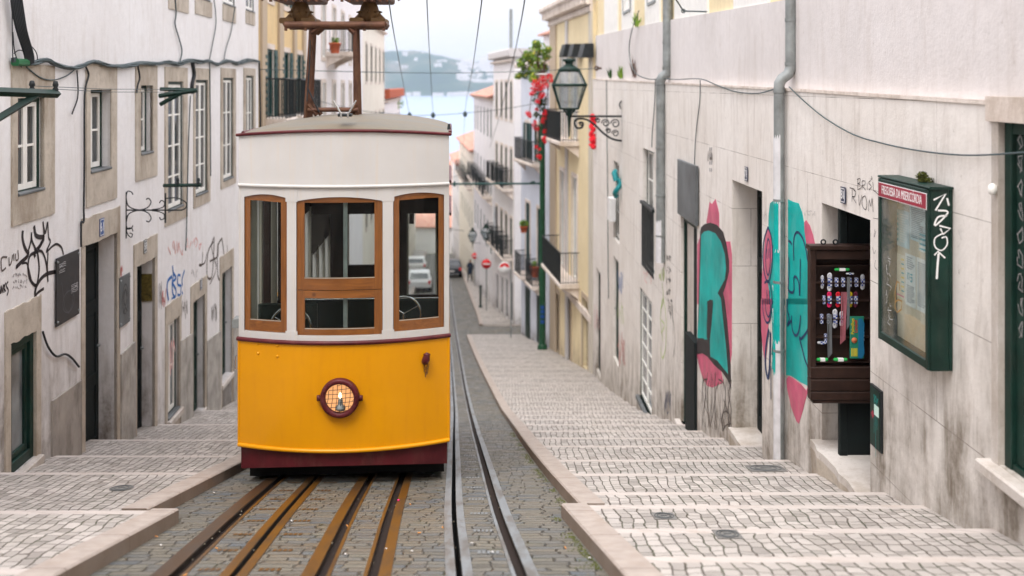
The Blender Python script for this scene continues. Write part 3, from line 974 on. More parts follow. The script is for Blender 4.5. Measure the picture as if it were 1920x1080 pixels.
# set-back upper storey: plain stone band, then yellow plaster
ub = wall_mesh(Frame(FR.x0 - FR.nx * .10, FR.y0 - FR.ny * .10, FR.x0 - FR.nx * .10 + FR.tx * FR.len, FR.y0 - FR.ny * .10 + FR.ty * FR.len, -1), 0, FR.len, lambda u: ledge(u) - .12, band, [], depth=4.8)
M['wall_band'] = plaster('upper_stone_band', (.70, .665, .655), (.62, .585, .57), dirt=(.38, .32, .27), streak=.3, base_h=.01, joints=False, spots=.7)
ub.build('upper_wall', M['wall_band'], near)
FR2 = Frame(FR.x0 - FR.nx * .16, FR.y0 - FR.ny * .16, FR.x0 - FR.nx * .16 + FR.tx * FR.len, FR.y0 - FR.ny * .16 + FR.ty * FR.len, -1)
wall_mesh(FR2, 0, FR.len, lambda u: band(u) - .12, lambda u: max(3.1, 6 - H(FR.d(u))), [], depth=4.7).build('top_storey_wall', M['yellow_wall'], near)
# pale window surrounds of the top storey, seen from below at the very top of the picture
mb = MB()
for (a, b) in ((1135, 1160), (1168, 1190), (1212, 1240), (1268, 1330), (1380, 1445)):
    ua, ub_ = FR2.u(a), FR2.u(b)
    zz = band((ua + ub_) / 2)
    mb = MB(); fbox(mb, FR2, min(ua, ub_), max(ua, ub_), zz - .15, 3.0, .0, .04); mb.build('window_surround', M['white_paint'], near)
for a, b in ((1172, 1186), (1218, 1233), (1393, 1432)):
    ua, ub_ = sorted((FR2.u(a), FR2.u(b)))
    z0 = band(ua) + .25
    casement(near, FR2, ua, ub_, z0 + .2, 2.9, .07, nz=3, outer='grey_metal')
# joint between cladding and band: weathered metal flashing
mb = MB()
u = 0
pts = []
while u <= FR.len:
    pts.append((u, ledge(u))); u += 1.0
for (a, za), (b, zb_) in zip(pts[:-1], pts[1:]):
    P = [FR.p(a, za + .003, -.099), FR.p(a, za + .012, .012), FR.p(b, zb_ + .012, .012), FR.p(b, zb_ + .003, -.099)]
    Q = [FR.p(a, za - .02, .012), FR.p(a, za - .02, .002), FR.p(b, zb_ - .02, .002), FR.p(b, zb_ - .02, .012)]
    mb.face(P); mb.face([P[1], Q[0], Q[3], P[2]]); mb.face([Q[0], Q[1], Q[2], Q[3]])
mb.build('ledge', M['pale_stone'], near)
# lintel and jamb stone at the big green door
mb = MB()
zt = oG[3]
fbox(mb, FR, oG[0], oG[1] + .12, zt, zt + .17, -.03, .03)
mb.build('lintel', M['pale_stone'], near)
mb = MB()
fbox(mb, FR, oG[1] - .02, oG[1] + .07, oG[2], zt, -.14, .012)
mb.build('door_jamb', M['sill_stone'], near)
mb = MB()
fbb(mb, FR, oG[0] - .1, oG[1] + .12, oG[2] - .09, oG[2] - .004, -.15, .10, .012)
mb.build('door_sill', M['sill_stone'], near)
# big green door: stiles, lattice over panels
def green_door():
    root = thing('green_door', 'large dark green door with diagonal lattice glass at the right edge of the picture', 'door', FR.p(oG[1] - .5, oG[2], -.1))
    u0, u1, z0, z1 = oG[0], oG[1] - .021, oG[2], oG[3]
    a = MB()
    o = -.06
    fbb(a, FR, u1 - .09, u1, z0, z1, o - .1, o + .03)            # frame post
    fbox(a, FR, u0, u1 - .09, z1 - .08, z1, o - .1, o + .02)
    fbox(a, FR, u0, u1 - .09, z0, z0 + .04, o - .1, o + .02)
    a.build('door_frame', M['green_paint'], root)
    lw = .62
    k = 0
    ue = u1 - .095
    while ue - lw > u0 - .3 and k < 3:
        s1, s0 = ue, ue - lw
        H_ = z1 - z0 - .14
        b = MB()
        zb, zt_ = z0 + .05, z1 - .09
        st = .10
        fbb(b, FR, s1 - st, s1, zb, zt_, o - .045, o)
        fbb(b, FR, s0, s0 + st, zb, zt_, o - .045, o)
        for e0, e1 in ((0, .075), (.33, .37), (.455, .50), (.965, 1)):
            fbb(b, FR, s0 + st, s1 - st, zb + H_ * e0, zb + H_ * e1, o - .045, o - .001)
        for e0, e1 in ((.075, .33), (.37, .455)):
            fbox(b, FR, s0 + st, s1 - st, zb + H_ * e0, zb + H_ * e1, o - .04, o - .028)
            fbb(b, FR, s0 + st + .03, s1 - st - .03, zb + H_ * e0 + .035, zb + H_ * e1 - .035, o - .03, o - .010, .014)
        leaf = b.build('door_leaf', M['green_paint'], root)
        g = MB()
        fbox(g, FR, s0 + st, s1 - st, zb + H_ * .50, zb + H_ * .965, o - .036, o - .030)
        g.build('pane', M['glass_dark'], leaf)
        l = MB()
        zl0, zl1, ul0, ul1 = zb + H_ * .50, zb + H_ * .965, s0 + st, s1 - st
        w_ = ul1 - ul0
        stp = .145
        n = int((zl1 - zl0 + w_) / stp) + 1
        for i in range(-4, n + 1):
            for sg in (1, -1):
                # line z = c + sg*(u - ul0)
                c = zl0 + i * stp if sg > 0 else zl0 + i * stp
                ua, ub2 = ul0, ul1
                if sg > 0:
                    ua = max(ul0, ul0 + (zl0 - c)); ub2 = min(ul1, ul0 + (zl1 - c))
                else:
                    ua = max(ul0, ul0 + (c - zl1)); ub2 = min(ul1, ul0 + (c - zl0))
                if ub2 - ua < .02: continue
                za, zb3 = c + sg * (ua - ul0), c + sg * (ub2 - ul0)
                l.tube([FR.p(ua, za, o - .014), FR.p(ub2, zb3, o - .014)], .009, 5)
        l.build('lattice', M['iron'], leaf)
        ue -= lw + .008
        k += 1
    # white marker scribbles running up the near frame post
    s = MB()
    rr = random.Random(5)
    for i in range(9):
        cz = z0 + .95 + i * .155
        cu = u1 - .15
        pts = [(cu + .035 * cos(a * .9 + rr.uniform(0, 2)), cz + .06 * sin(a * 1.3)) for a in [j * .7 for j in range(8)]]
        s.stroke(pts, .007, Fr, o + .0035)
    s.build('graffiti', M['grey_spray'], root)
    s = MB()
    for k2, (du, dz) in enumerate(((.0, 0), (.0, -.09), (.01, -.17))):
        cu = u1 - .33 + du; cz = z0 + .86 + dz
        s.stroke([(cu + .04, cz - .035), (cu - .04, cz + .035)], .009, Fr, o - .0055)
        s.stroke([(cu - .04, cz - .03), (cu, cz), (cu + .04, cz + .035)], .009, Fr, o - .0055)
    s.build('graffiti', M['pink'], root)
green_door()
bell = MB()
uu, zz = UZ(1871, 354)
bell.lathe([(0, -.045), (.022, -.038), (.03, -.01), (.026, .022), (.01, .035), (0, .037)], FR.p(uu, zz, .035), 14)
tag(bell.build('doorbell', M['white_paint'], origin=FR.p(uu, zz, 0)), 'small round cream doorbell knob on the jamb of the lattice door', 'doorbell')

# doorway 81: deep jambs, dark double door inside
def deep_door(o, label, thick_name):
    root = thing('house_door', label, 'door', FR.p((o[0] + o[1]) / 2, o[2], -.4), 'doors along the right wall')
    u0, u1, z0, z1, r = o
    panel_door(root, FR, u0 + .02, u1 - .02, z0, z1 - .02, -r + .07)
    return root
deep_door(o81, 'dark panelled door deep in the doorway numbered 81 behind the lace display', '')
deep_door(oR3, 'black narrow door in the deep doorway between the two teal graffiti pieces', '')
for o in (o81, oR3):      # worn threshold stones lying in front
    big_ = o is o81
    u0, u1, z0 = o[0], o[1], o[2]
    a = MB()
    e = .13 if big_ else .06
    # top slab with rough front
    n = 9
    rr = random.Random(int(u0 * 10))
    top = [FR.p(u0 - .02 + (u1 - u0 + .04) * i / n, z0 + .002, e + rr.uniform(-.018, .018)) for i in range(n + 1)]
    back = [FR.p(u0 - .02 + (u1 - u0 + .04) * i / n, z0 + .002, -o[4]) for i in range(n + 1)]
    low = [(p[0] + .0, p[1], p[2] - .075) for p in top]
    bot = [(p[0] + .06, p[1] + .0, p[2] - 1.0) for p in top]
    a.grid([back, top, low], 0, False)
    a.grid([low, bot], 1, False)
    a.face([back[0], top[0], low[0], bot[0], (back[0][0], back[0][1], back[0][2] - 1)], 0)
    a.face([back[-1], top[-1], low[-1], bot[-1], (back[-1][0], back[-1][1], back[-1][2] - 1)], 1)
    a.build('threshold', [M['sill_stone'], M['brown_stone']], near)

# shop door R4 with blank grey sign over it
def shop_door():
    root = thing('shop_door', 'narrow green framed shop door under the blank grey sign panel', 'door', FR.p(oR4[0], oR4[2], -.1))
    u0, u1, z0, z1, r = oR4
    a = MB()
    for p, q in ((u0, u0 + .07), (u1 - .07, u1)):
        fbb(a, FR, p, q, z0, z1, -.14, -.05)
    fbox(a, FR, u0 + .07, u1 - .07, z1 - .08, z1, -.14, -.05)
    a.build('door_frame', M['green_paint'], root)
    m_ = u0 + (u1 - u0) * .52
    b = MB()
    fbox(b, FR, m_, u1 - .075, z0 + .02, z1 - .08, -.13, -.10)
    b.build('door_leaf', M['sill_stone'], root)
    c = MB()
    fbb(c, FR, u0 + .075, m_ - .02, z0 + .02, z1 - .09, -.125, -.09)
    c.build('door_leaf', M['door_dark'], root)
    d = MB()
    zz = UZ(1285, 615)[1]
    fbb(d, FR, u0 - .02, u0 + (u1 - u0) * .55, z0 + .1, zz, -.05, .05)
    d.build('guard_panel', M['door_dark'], root)
shop_door()
a = MB(); fbb(a, FR, oR4[0] - .1, oR4[1] + .15, oR4[2] - .10, oR4[2], -.13, .10, .01); a.build('door_sill', M['sill_stone'], near)
u0, z0 = UZ(1306, 424, .05); u1, z1 = UZ(1272, 298, .05)
a = MB(); fbb(a, FR, u0, u1, z0, z1, .02, .07, .008)
root = thing('blank_sign', 'blank slate grey sign panel mounted above the shop door', 'sign', FR.p(u0, z0, 0))
a.build('board', M['grey_panel'], root)
b = MB()
fbox(b, FR, u0 + .1, u0 + .16, z0 + .1, z0 + .16, 0, .02); fbox(b, FR, u1 - .16, u1 - .1, z1 - .16, z1 - .1, 0, .02)
b.build('bracket', M['grey_metal'], root)

# windows further down the right wall
w5 = thing('wall_window', 'tall white window with an iron grille over its lower half, left of the far downpipe', 'window', FR.p(oW5[0], oW5[2], 0))
casement(w5, FR, oW5[0], oW5[1], oW5[2], oW5[3], -.10, nz=4)
a = MB()
zt5 = UZ(1205, 378)[1]
fbb(a, FR, oW5[0] - .05, oW5[1] + .05, zt5 - .04, zt5 + .03, -.04, .06)
n = 11
for i in range(n):
    u = oW5[0] + .03 + (oW5[1] - oW5[0] - .06) * i / (n - 1)
    a.tube([FR.p(u, oW5[2], .02), FR.p(u, zt5, .02)], .012, 5)
fbox(a, FR, oW5[0], oW5[1], oW5[2] + .05, oW5[2] + .08, .01, .03)
a.build('grille', M['iron'], w5)
w6 = thing('wall_window', 'low white lattice window with a blue grey sill near the pavement', 'window', FR.p(oW6[0], oW6[2], 0))
casement(w6, FR, oW6[0], oW6[1], oW6[2], oW6[3], -.03, nz=6, glass='glass_pale', outer='green_paint')
a = MB(); fbb(a, FR, oW6[0] - .05, oW6[1] + .1, oW6[2] - .09, oW6[2], -.1, .08); a.build('sill', M['grey_panel'], w6)
w7 = thing('house_door', 'narrow dark green door near the blue scribble, far down the right wall', 'door', FR.p(oD7[0], oD7[2], 0), 'doors along the right wall')
panel_door(w7, FR, oD7[0], oD7[1], oD7[2], oD7[3], -.08, 'green_paint', leaves=1)
w8 = thing('wall_window', 'high narrow dark window beside the teal hose', 'window', FR.p(oW8[0], oW8[2], 0))
casement(w8, FR, oW8[0], oW8[1], oW8[2], oW8[3], -.08, nz=3)
w9 = thing('house_door', 'farthest dark door of the stone clad house, at its lower end', 'door', FR.p(oD9[0], oD9[2], 0), 'doors along the right wall')
panel_door(w9, FR, oD9[0], oD9[1], oD9[2], oD9[3], -.08, leaves=1)
# grey meter box and teal coiled hose between them
u, z = UZ(1153, 392); a = MB(); fbb(a, FR, u - .28, u + .28, z - .32, z + .32, .0, .18, .02)
tag(a.build('meter_box', M['white_sign'], origin=FR.p(u, z, 0)), 'pale grey meter box on the right wall under the teal hose', 'meter box')
u, z = UZ(1154, 345, .15)
a = MB()
pts = [FR.p(u + .25 * sin(k * .55) * .5, z + .28 - k * .045, .1 + .06 * cos(k * .55)) for k in range(15)]
a.tube([FR.p(u - .15, z + .1, .15), FR.p(u - .1, z + .3, .2), FR.p(u + .1, z + .33, .15)] + pts, .07, 8)
M['hose'] = simple('teal_hose', (.01, .20, .22), .5)
tag(a.build('drain_hose', M['hose'], origin=FR.p(u, z, 0)), 'teal corrugated hose hanging on the right wall above the meter box', 'hose')

# downpipes
def downpipe(px_lo, px_hi, py_el, rad, ybot, label, white_from=None):
    uL = FR.u(px_lo, .08)
    zel = FR.uz(px_lo, py_el, .08)[1]
    root = thing('downpipe', label, 'downpipe', FR.p(uL, -H(FR.d(uL)) + .1, .08), 'zinc downpipes on the right wall')
    a = MB()
    zb = -H(FR.d(uL)) + .05 if ybot > 800 else FR.uz(px_lo, ybot, .08)[1]
    top = 3.0
    a.tube([FR.p(uL, zb, .08), FR.p(uL, zel - .06, .08)], rad, 14)
    a.tube([FR.p(uL, zel - .07, .08), FR.p(uL, zel + .01, .078), FR.p(uL, zel + .06, .05), FR.p(uL, zel + .12, -.03), FR.p(uL, zel + .2, -.055), FR.p(uL, zel + .26, -.055)], rad * 1.03, 14)
    a.tube([FR.p(uL, zel + .25, -.055), FR.p(uL, top, -.055)], rad, 14)
    a.build('pipe', M['grey_metal'], root)
    for z in (zel - .08, zel + .24, zel + .75):
        b = MB()
        oo = .08 if z < zel else -.055
        b.tube([FR.p(uL, z - .02, oo), FR.p(uL, z + .02, oo)], rad * 1.1, 14)
        b.build('pipe_collar', M['grey_metal'], root)
    for z in (zel - 1.35, zel - 2.3, zel - 3.1):
        if z > zb + .2:
            b = MB()
            b.tube([FR.p(uL, z - .015, .08), FR.p(uL, z + .015, .08)], rad * 1.12, 14)
            b.build('bracket', M['grey_metal'], root)
    if white_from:
        zw = FR.uz(px_lo, white_from, .08)[1]
        c = MB()
        n = 20
        rings = []
        for zi, z in enumerate((zb + .001, zw)):
            ring = []
            for k in range(n + 1):
                ang = pi * 1.02 + (pi * .98) * k / n
                r2 = rad + .004
                zz = z + (0 if zi == 0 else .03 * sin(k * 2.3) + .05 * (k / n - .5) * -1)
                px, py, pz = FR.p(uL + r2 * cos(ang), zz, .08 - r2 * sin(ang))
                ring.append((px, py, pz))
            rings.append(ring)
        c.grid(rings, 0, True)
        c.build('white_paint_patch', simple('brushed_white_paint', (.60, .60, .62), .6, 0, .15, 6), root)
    return root
downpipe(1461, 1476, 158, .062, 850, 'nearest zinc downpipe, painted white below and crossed by teal graffiti', 258)
downpipe(1239, 1247, 150, .095, 492, 'farther zinc downpipe, beside the window with the iron grille', 415)

# cables on the right wall
def cable(name, pts, r, label, m='cable', cat='cable', group=None):
    a = MB()
    a.tube(pts, r, 6)
    return tag(a.build(name, M[m], origin=pts[0]), label, cat, group)
def on_r(pxs, o=.02): return [FR.p(*FR.uz(x, y, o), o) for x, y in pxs]
def smooth_pts(p, n=6):
    out = []
    for i in range(len(p) - 1):
        p0 = p[max(0, i - 1)]; p1 = p[i]; p2 = p[i + 1]; p3 = p[min(len(p) - 1, i + 2)]
        for k in range(n):
            t_ = k / n
            out.append(tuple(.5 * ((2 * b) + (-a + c) * t_ + (2 * a - 5 * b + 4 * c - d) * t_ ** 2 + (-a + 3 * b - 3 * c + d) * t_ ** 3) for a, b, c, d in zip(p0, p1, p2, p3)))
    out.append(tuple(p[-1]))
    return out
cable('wall_cable', smooth_pts(on_r([(1480, 163), (1506, 188), (1545, 220), (1600, 252), (1660, 270), (1720, 282), (1790, 290), (1860, 290), (1990, 280)], .03)), .007, 'thin dark cable sagging from the near downpipe to the lattice door', 'cable_grey', group='cables on the right wall')
cable('wall_cable', smooth_pts(on_r([(1240, 147), (1270, 149), (1313, 148), (1345, 160), (1380, 172), (1420, 175), (1452, 167)], .03)), .009, 'cable looping between the two downpipes', 'cable_grey', group='cables on the right wall')
cable('wall_cable', smooth_pts(on_r([(1313, 150), (1312, 190), (1306, 240), (1303, 280), (1302, 316)], .02)), .008, 'cable hanging straight down to the blank grey sign panel', 'cable_grey', group='cables on the right wall')
cable('wall_cable', smooth_pts(on_r([(1198, 20), (1184, 60), (1180, 100), (1190, 135), (1215, 148), (1240, 147)], .03)), .012, 'cable dropping from the top storey to the ledge left of the far downpipe', 'cable_grey', group='cables on the right wall')
cable('wall_cable', smooth_pts(on_r([(1229, 148), (1227, 200), (1223, 250), (1222, 276)], .02)), .010, 'thin cable hanging down above the window with the grille', 'cable_grey', group='cables on the right wall')
cable('wall_cable', smooth_pts(on_r([(1137, 150), (1138, 260), (1139, 330), (1140, 470), (1141, 560)], .02)), .013, 'vertical cable on the far end of the stone clad wall', 'cable_grey', group='cables on the right wall')

number_plate(FR, 1581.5, 366, .13, .16, '81', .012, 'navy_enamel', 'dark enamel house number 81 above the doorway with the lace display', side=-1)
number_plate(FR, 1399.5, 326, .15, .19, '71', .012, 'navy_enamel', 'dark enamel house number 71 above the black narrow door', side=-1)
u, z = UZ(1234.5, 405, .15)
# notice board
def notice_board():
    u1, ztf = UZ(1650, 333.5, .17); u0, ztn = UZ(1745, 352, .17)
    zb = UZ(1647, 632, .17)[1]
    zt = (ztf + ztn) / 2 - .005
    root = thing('notice_board', 'dark green glass fronted notice board with a red title strip on the right wall', 'notice board', FR.p((u0 + u1) / 2, zb, 0))
    D = .17
    a = MB()
    fbb(a, FR, u0, u1, zb, zt, .004, .03, .005)
    fbb(a, FR, u0, u0 + .03, zb, zt, .03, D, .006)
    fbb(a, FR, u1 - .03, u1, zb, zt, .03, D, .006)
    fbb(a, FR, u0 + .03, u1 - .03, zb, zb + .03, .03, D, .006)
    fbb(a, FR, u0 + .03, u1 - .03, zt - .03, zt, .03, D, .006)
    fbb(a, FR, u0 - .012, u1 + .012, zt, zt + .02, .004, D + .015, .006)
    a.build('case', M['green_paint'], root)
    b = MB()
    f = .055
    fbb(b, FR, u0 + .002, u0 + f, zb + .004, zt - .004, D, D + .018, .007)
    fbb(b, FR, u1 - f, u1 - .002, zb + .004, zt - .004, D, D + .018, .007)
    fbb(b, FR, u0 + f, u1 - f, zb + .004, zb + .07, D, D + .018, .007)
    fbb(b, FR, u0 + f, u1 - f, zt - .035, zt - .004, D, D + .018, .007)
    b.build('door_frame', M['green_paint'], root)
    hb = .125
    c = MB()
    fbox(c, FR, u0 + .022, u1 - .022, zt - .03 - hb, zt - .032, D + .0185, D + .022)
    hd = c.build('title_strip', M['white_sign'], root)
    c = MB()
    M['maroon_sign'] = simple('maroon_title_paint', (.30, .02, .045), .4, 0, .1)
    fbox(c, FR, u0 + .028, u1 - .028, zt - .024 - hb, zt - .038, D + .0225, D + .024)
    c.build('red_field', M['maroon_sign'], hd)
    w = u1 - u0
    mid = (u0 + u1) / 2
    tz = zt - .031 - hb / 2
    def ff(x, y, d): return FR.p(mid - x, tz + y, D + .0245 + d)
    text_mesh('FREGUESIA DA MISERICÓRDIA', .098, ff, M['white_sign'], 'lettering', hd, .0008, squeeze=(w - .09) / 1.50)
    g = MB()
    fbox(g, FR, u0 + f, u1 - f, zb + .07, zt - .035, D + .004, D + .008)
    g.build('glass_pane', clear_glass('notice_glass', .10, dust=.05), root)
    bk = MB()
    fbox(bk, FR, u0 + .031, u1 - .031, zb + .031, zt - .031, .031, .035)
    bk.build('backing', simple('beige_backing_board', (.66, .58, .45), .8, 0, .12, 2), root)
    # graffiti on the end facing us
    s = MB()
    def ee(o_, z_, e_): return FR.p(u0 - e_, z_, o_)
    def P(x, y): # px in the zoomed crop -> (o,z) on the end face
        return (D - (x - 300) / 95.0 * D, zt - (y - 95) / 955.0 * (zt - zb))
    for st, w_ in (([(312, 150), (362, 118), (320, 205)], .014), ([(368, 140), (376, 180)], .014), ([(330, 205), (372, 215), (318, 285), (330, 240), (368, 232)], .013),
                   ([(336, 285), (382, 300), (352, 330), (340, 300)], .013), ([(352, 325), (318, 350), (318, 395), (345, 415), (368, 385), (365, 345), (345, 350)], .010),
                   ([(315, 440), (330, 420), (360, 455)], .012), ([(333, 430), (328, 500), (325, 565)], .016)):
        s.stroke([(q_[0], q_[1]) for q_ in smooth_pts([P(*q) + (0,) for q in st], 4)] if len(st) > 4 else [P(*q) for q in st], w_, ee, .0025)
    s.build('graffiti', M['white_sign'], root)
    # brown marker on glass
    s = MB()
    def gl(x, y): # px -> wall coordinates
        return FR.uz(x, y, D + .01)
    s.stroke([gl(1678, 555), gl(1679, 540), gl(1682, 528), gl(1686, 530), gl(1687, 545)], .012, Fr, D + .0095)
    s.stroke([gl(1679, 556), gl(1678, 575), gl(1682, 586), gl(1690, 580), gl(1691, 565), gl(1684, 562), gl(1679, 566)], .012, Fr, D + .0095)
    s.build('marker_scrawl', simple('ochre_marker', (.35, .2, .06), .6), root)
    s = MB()
    rr = random.Random(9)
    for k in range(16):
        x0, y0 = 1665 + rr.uniform(-3, 4), 480 + k * 8
        s.stroke([gl(x0, y0), gl(x0 + rr.uniform(-3, 4), y0 + rr.uniform(3, 7)), gl(x0 + rr.uniform(-2, 5), y0 + rr.uniform(6, 12))], .004, Fr, D + .0095)
    s.build('marker_scrawl', M['white_sign'], root)
    # papers pinned inside, each a thing of its own
    PM = {'w': simple('white_paper', (.72, .76, .76), .8, 0, .05), 'b': simple('pale_blue_paper', (.50, .64, .68), .8, 0, .2, 3), 'y': simple('cream_paper', (.72, .68, .56), .8, 0, .06),
          'ink': simple('grey_print', (.22, .25, .27), .8), 'teal': simple('teal_print', (.03, .35, .42), .8), 'yel': simple('yellow_print', (.80, .60, .10), .8), 'pk': simple('pink_print', (.75, .2, .4), .8)}
    def paper(px0, py0, px1, py1, m, label, deco, skew=0):
        ua, za = FR.uz(px0, py0, .05); ub2 = FR.uz(px1, py1, .05)[0]
        hh = (py1 - py0)
        zb2 = za - hh * FR.d(ua) / FPX
        r = thing('notice', label, 'notice', FR.p(ua, zb2, .035), 'papers pinned in the notice board')
        a = MB()
        q = [(ub2, zb2 + skew), (ua, zb2), (ua, za), (ub2, za + skew)]
        a.poly(q, Fr, .036, .0385)
        a.build('sheet', PM[m], r)
        W = ua - ub2; Hh = za - zb2
        for kind, rows in deco:
            b = MB()
            for (x, y, w_, h_) in rows:
                fbox(b, FR, ua - W * (x + w_), ua - W * x, za - Hh * (y + h_), za - Hh * y, .0386, .0394)
            b.build('print', PM[kind], r)
    rr = random.Random(2)
    lines = lambda x0, x1, y0, y1, n: [(x0, y0 + (y1 - y0) * i / n, (x1 - x0) * rr.uniform(.55, 1), .5 * (y1 - y0) / n) for i in range(n)]
    paper(1669, 388, 1702, 455, 'b', 'pale blue poster at the upper left of the notice board', [('teal', [(.05, .1 + .14 * k, .35, .07) for k in range(6)]), ('w', lines(.5, .95, .1, .9, 12))])
    paper(1703, 378, 1740, 448, 'b', 'blue sheet with close lines at the upper right of the notice board', [('ink', lines(.08, .92, .08, .95, 18))])
    paper(1720, 425, 1738, 470, 'w', 'white sheet with teal bars overlapping the blue sheet', [('teal', [(.1, .25 + .2 * k, .8, .08) for k in range(4)])])
    paper(1669, 470, 1694, 552, 'y', 'cream schedule with coloured blocks at the left of the notice board', [('yel', [(.1, .05 + .2 * k, .2, .035) for k in range(5)] + [(.75, .08 + .2 * k, .2, .035) for k in range(4)]), ('teal', [(.1, .15 + .2 * k, .2, .03) for k in range(4)] + [(.75, .18 + .2 * k, .2, .03) for k in range(4)]), ('pk', [(.1, .9, .85, .03), (.1, .1, .2, .02)])])
    paper(1695, 474, 1714, 570, 'w', 'narrow white notice with a large teal number in the middle', [('ink', lines(.15, .9, .05, .3, 6) + lines(.15, .9, .6, .95, 10)), ('teal', [(.2, .36, .06, .14), (.3, .36, .1, .03), (.36, .38, .05, .12), (.5, .36, .2, .03), (.5, .42, .2, .03), (.64, .43, .06, .07), (.5, .49, .18, .03)])])
    paper(1716, 482, 1738, 580, 'w', 'tall white notice of small print at the lower right of the notice board', [('ink', lines(.1, .92, .08, .93, 22))])
notice_board()

# utility hatch
def hatch():
    u1, zt = UZ(1633, 718, .012); u0 = FR.u(1654, .012)
    zb = UZ(1634, 832, .012)[1]
    root = thing('utility_hatch', 'narrow dark green metal hatch low on the right wall with stickers', 'hatch', FR.p(u0, zb, 0))
    a = MB(); fbb(a, FR, u0, u1, zb, zt, 0, .02, .004); a.build('frame', M['iron'], root)
    a = MB(); fbb(a, FR, u0 + .02, u1 - .02, zb + .02, zt - .02, .02, .026, .003); a.build('hatch_door', M['green_paint'], root)
    w, h = u1 - u0, zt - zb
    a = MB(); fbox(a, FR, u0 + w * .14, u0 + w * .55, zb + h * .55, zb + h * .72, .026, .028); a.build('sticker', simple('pale_green_sticker', (.55, .75, .68), .6), root)
    a = MB(); a.poly([(u1 - w * .32, zb + h * .46), (u1 - w * .18, zb + h * .53), (u1 - w * .32, zb + h * .60), (u1 - w * .46, zb + h * .53)], Fr, .026, .028); a.build('sticker', M['maroon_sign'], root)
    s = MB()
    cu = u0 + w * .42; cz = zb + h * .8
    s.stroke([(cu + .04, cz + .04), (cu + .02, cz - .02), (cu, cz + .04), (cu - .03, cz - .02), (cu - .05, cz + .03)], .012, Fr, .0265)
    for du, l in ((.035, .3), (.0, .5), (-.03, .25)):
        s.stroke([(cu + du, cz), (cu + du, cz - l)], .005, Fr, .0265)
    s.build('graffiti', M['teal'], root)
hatch()

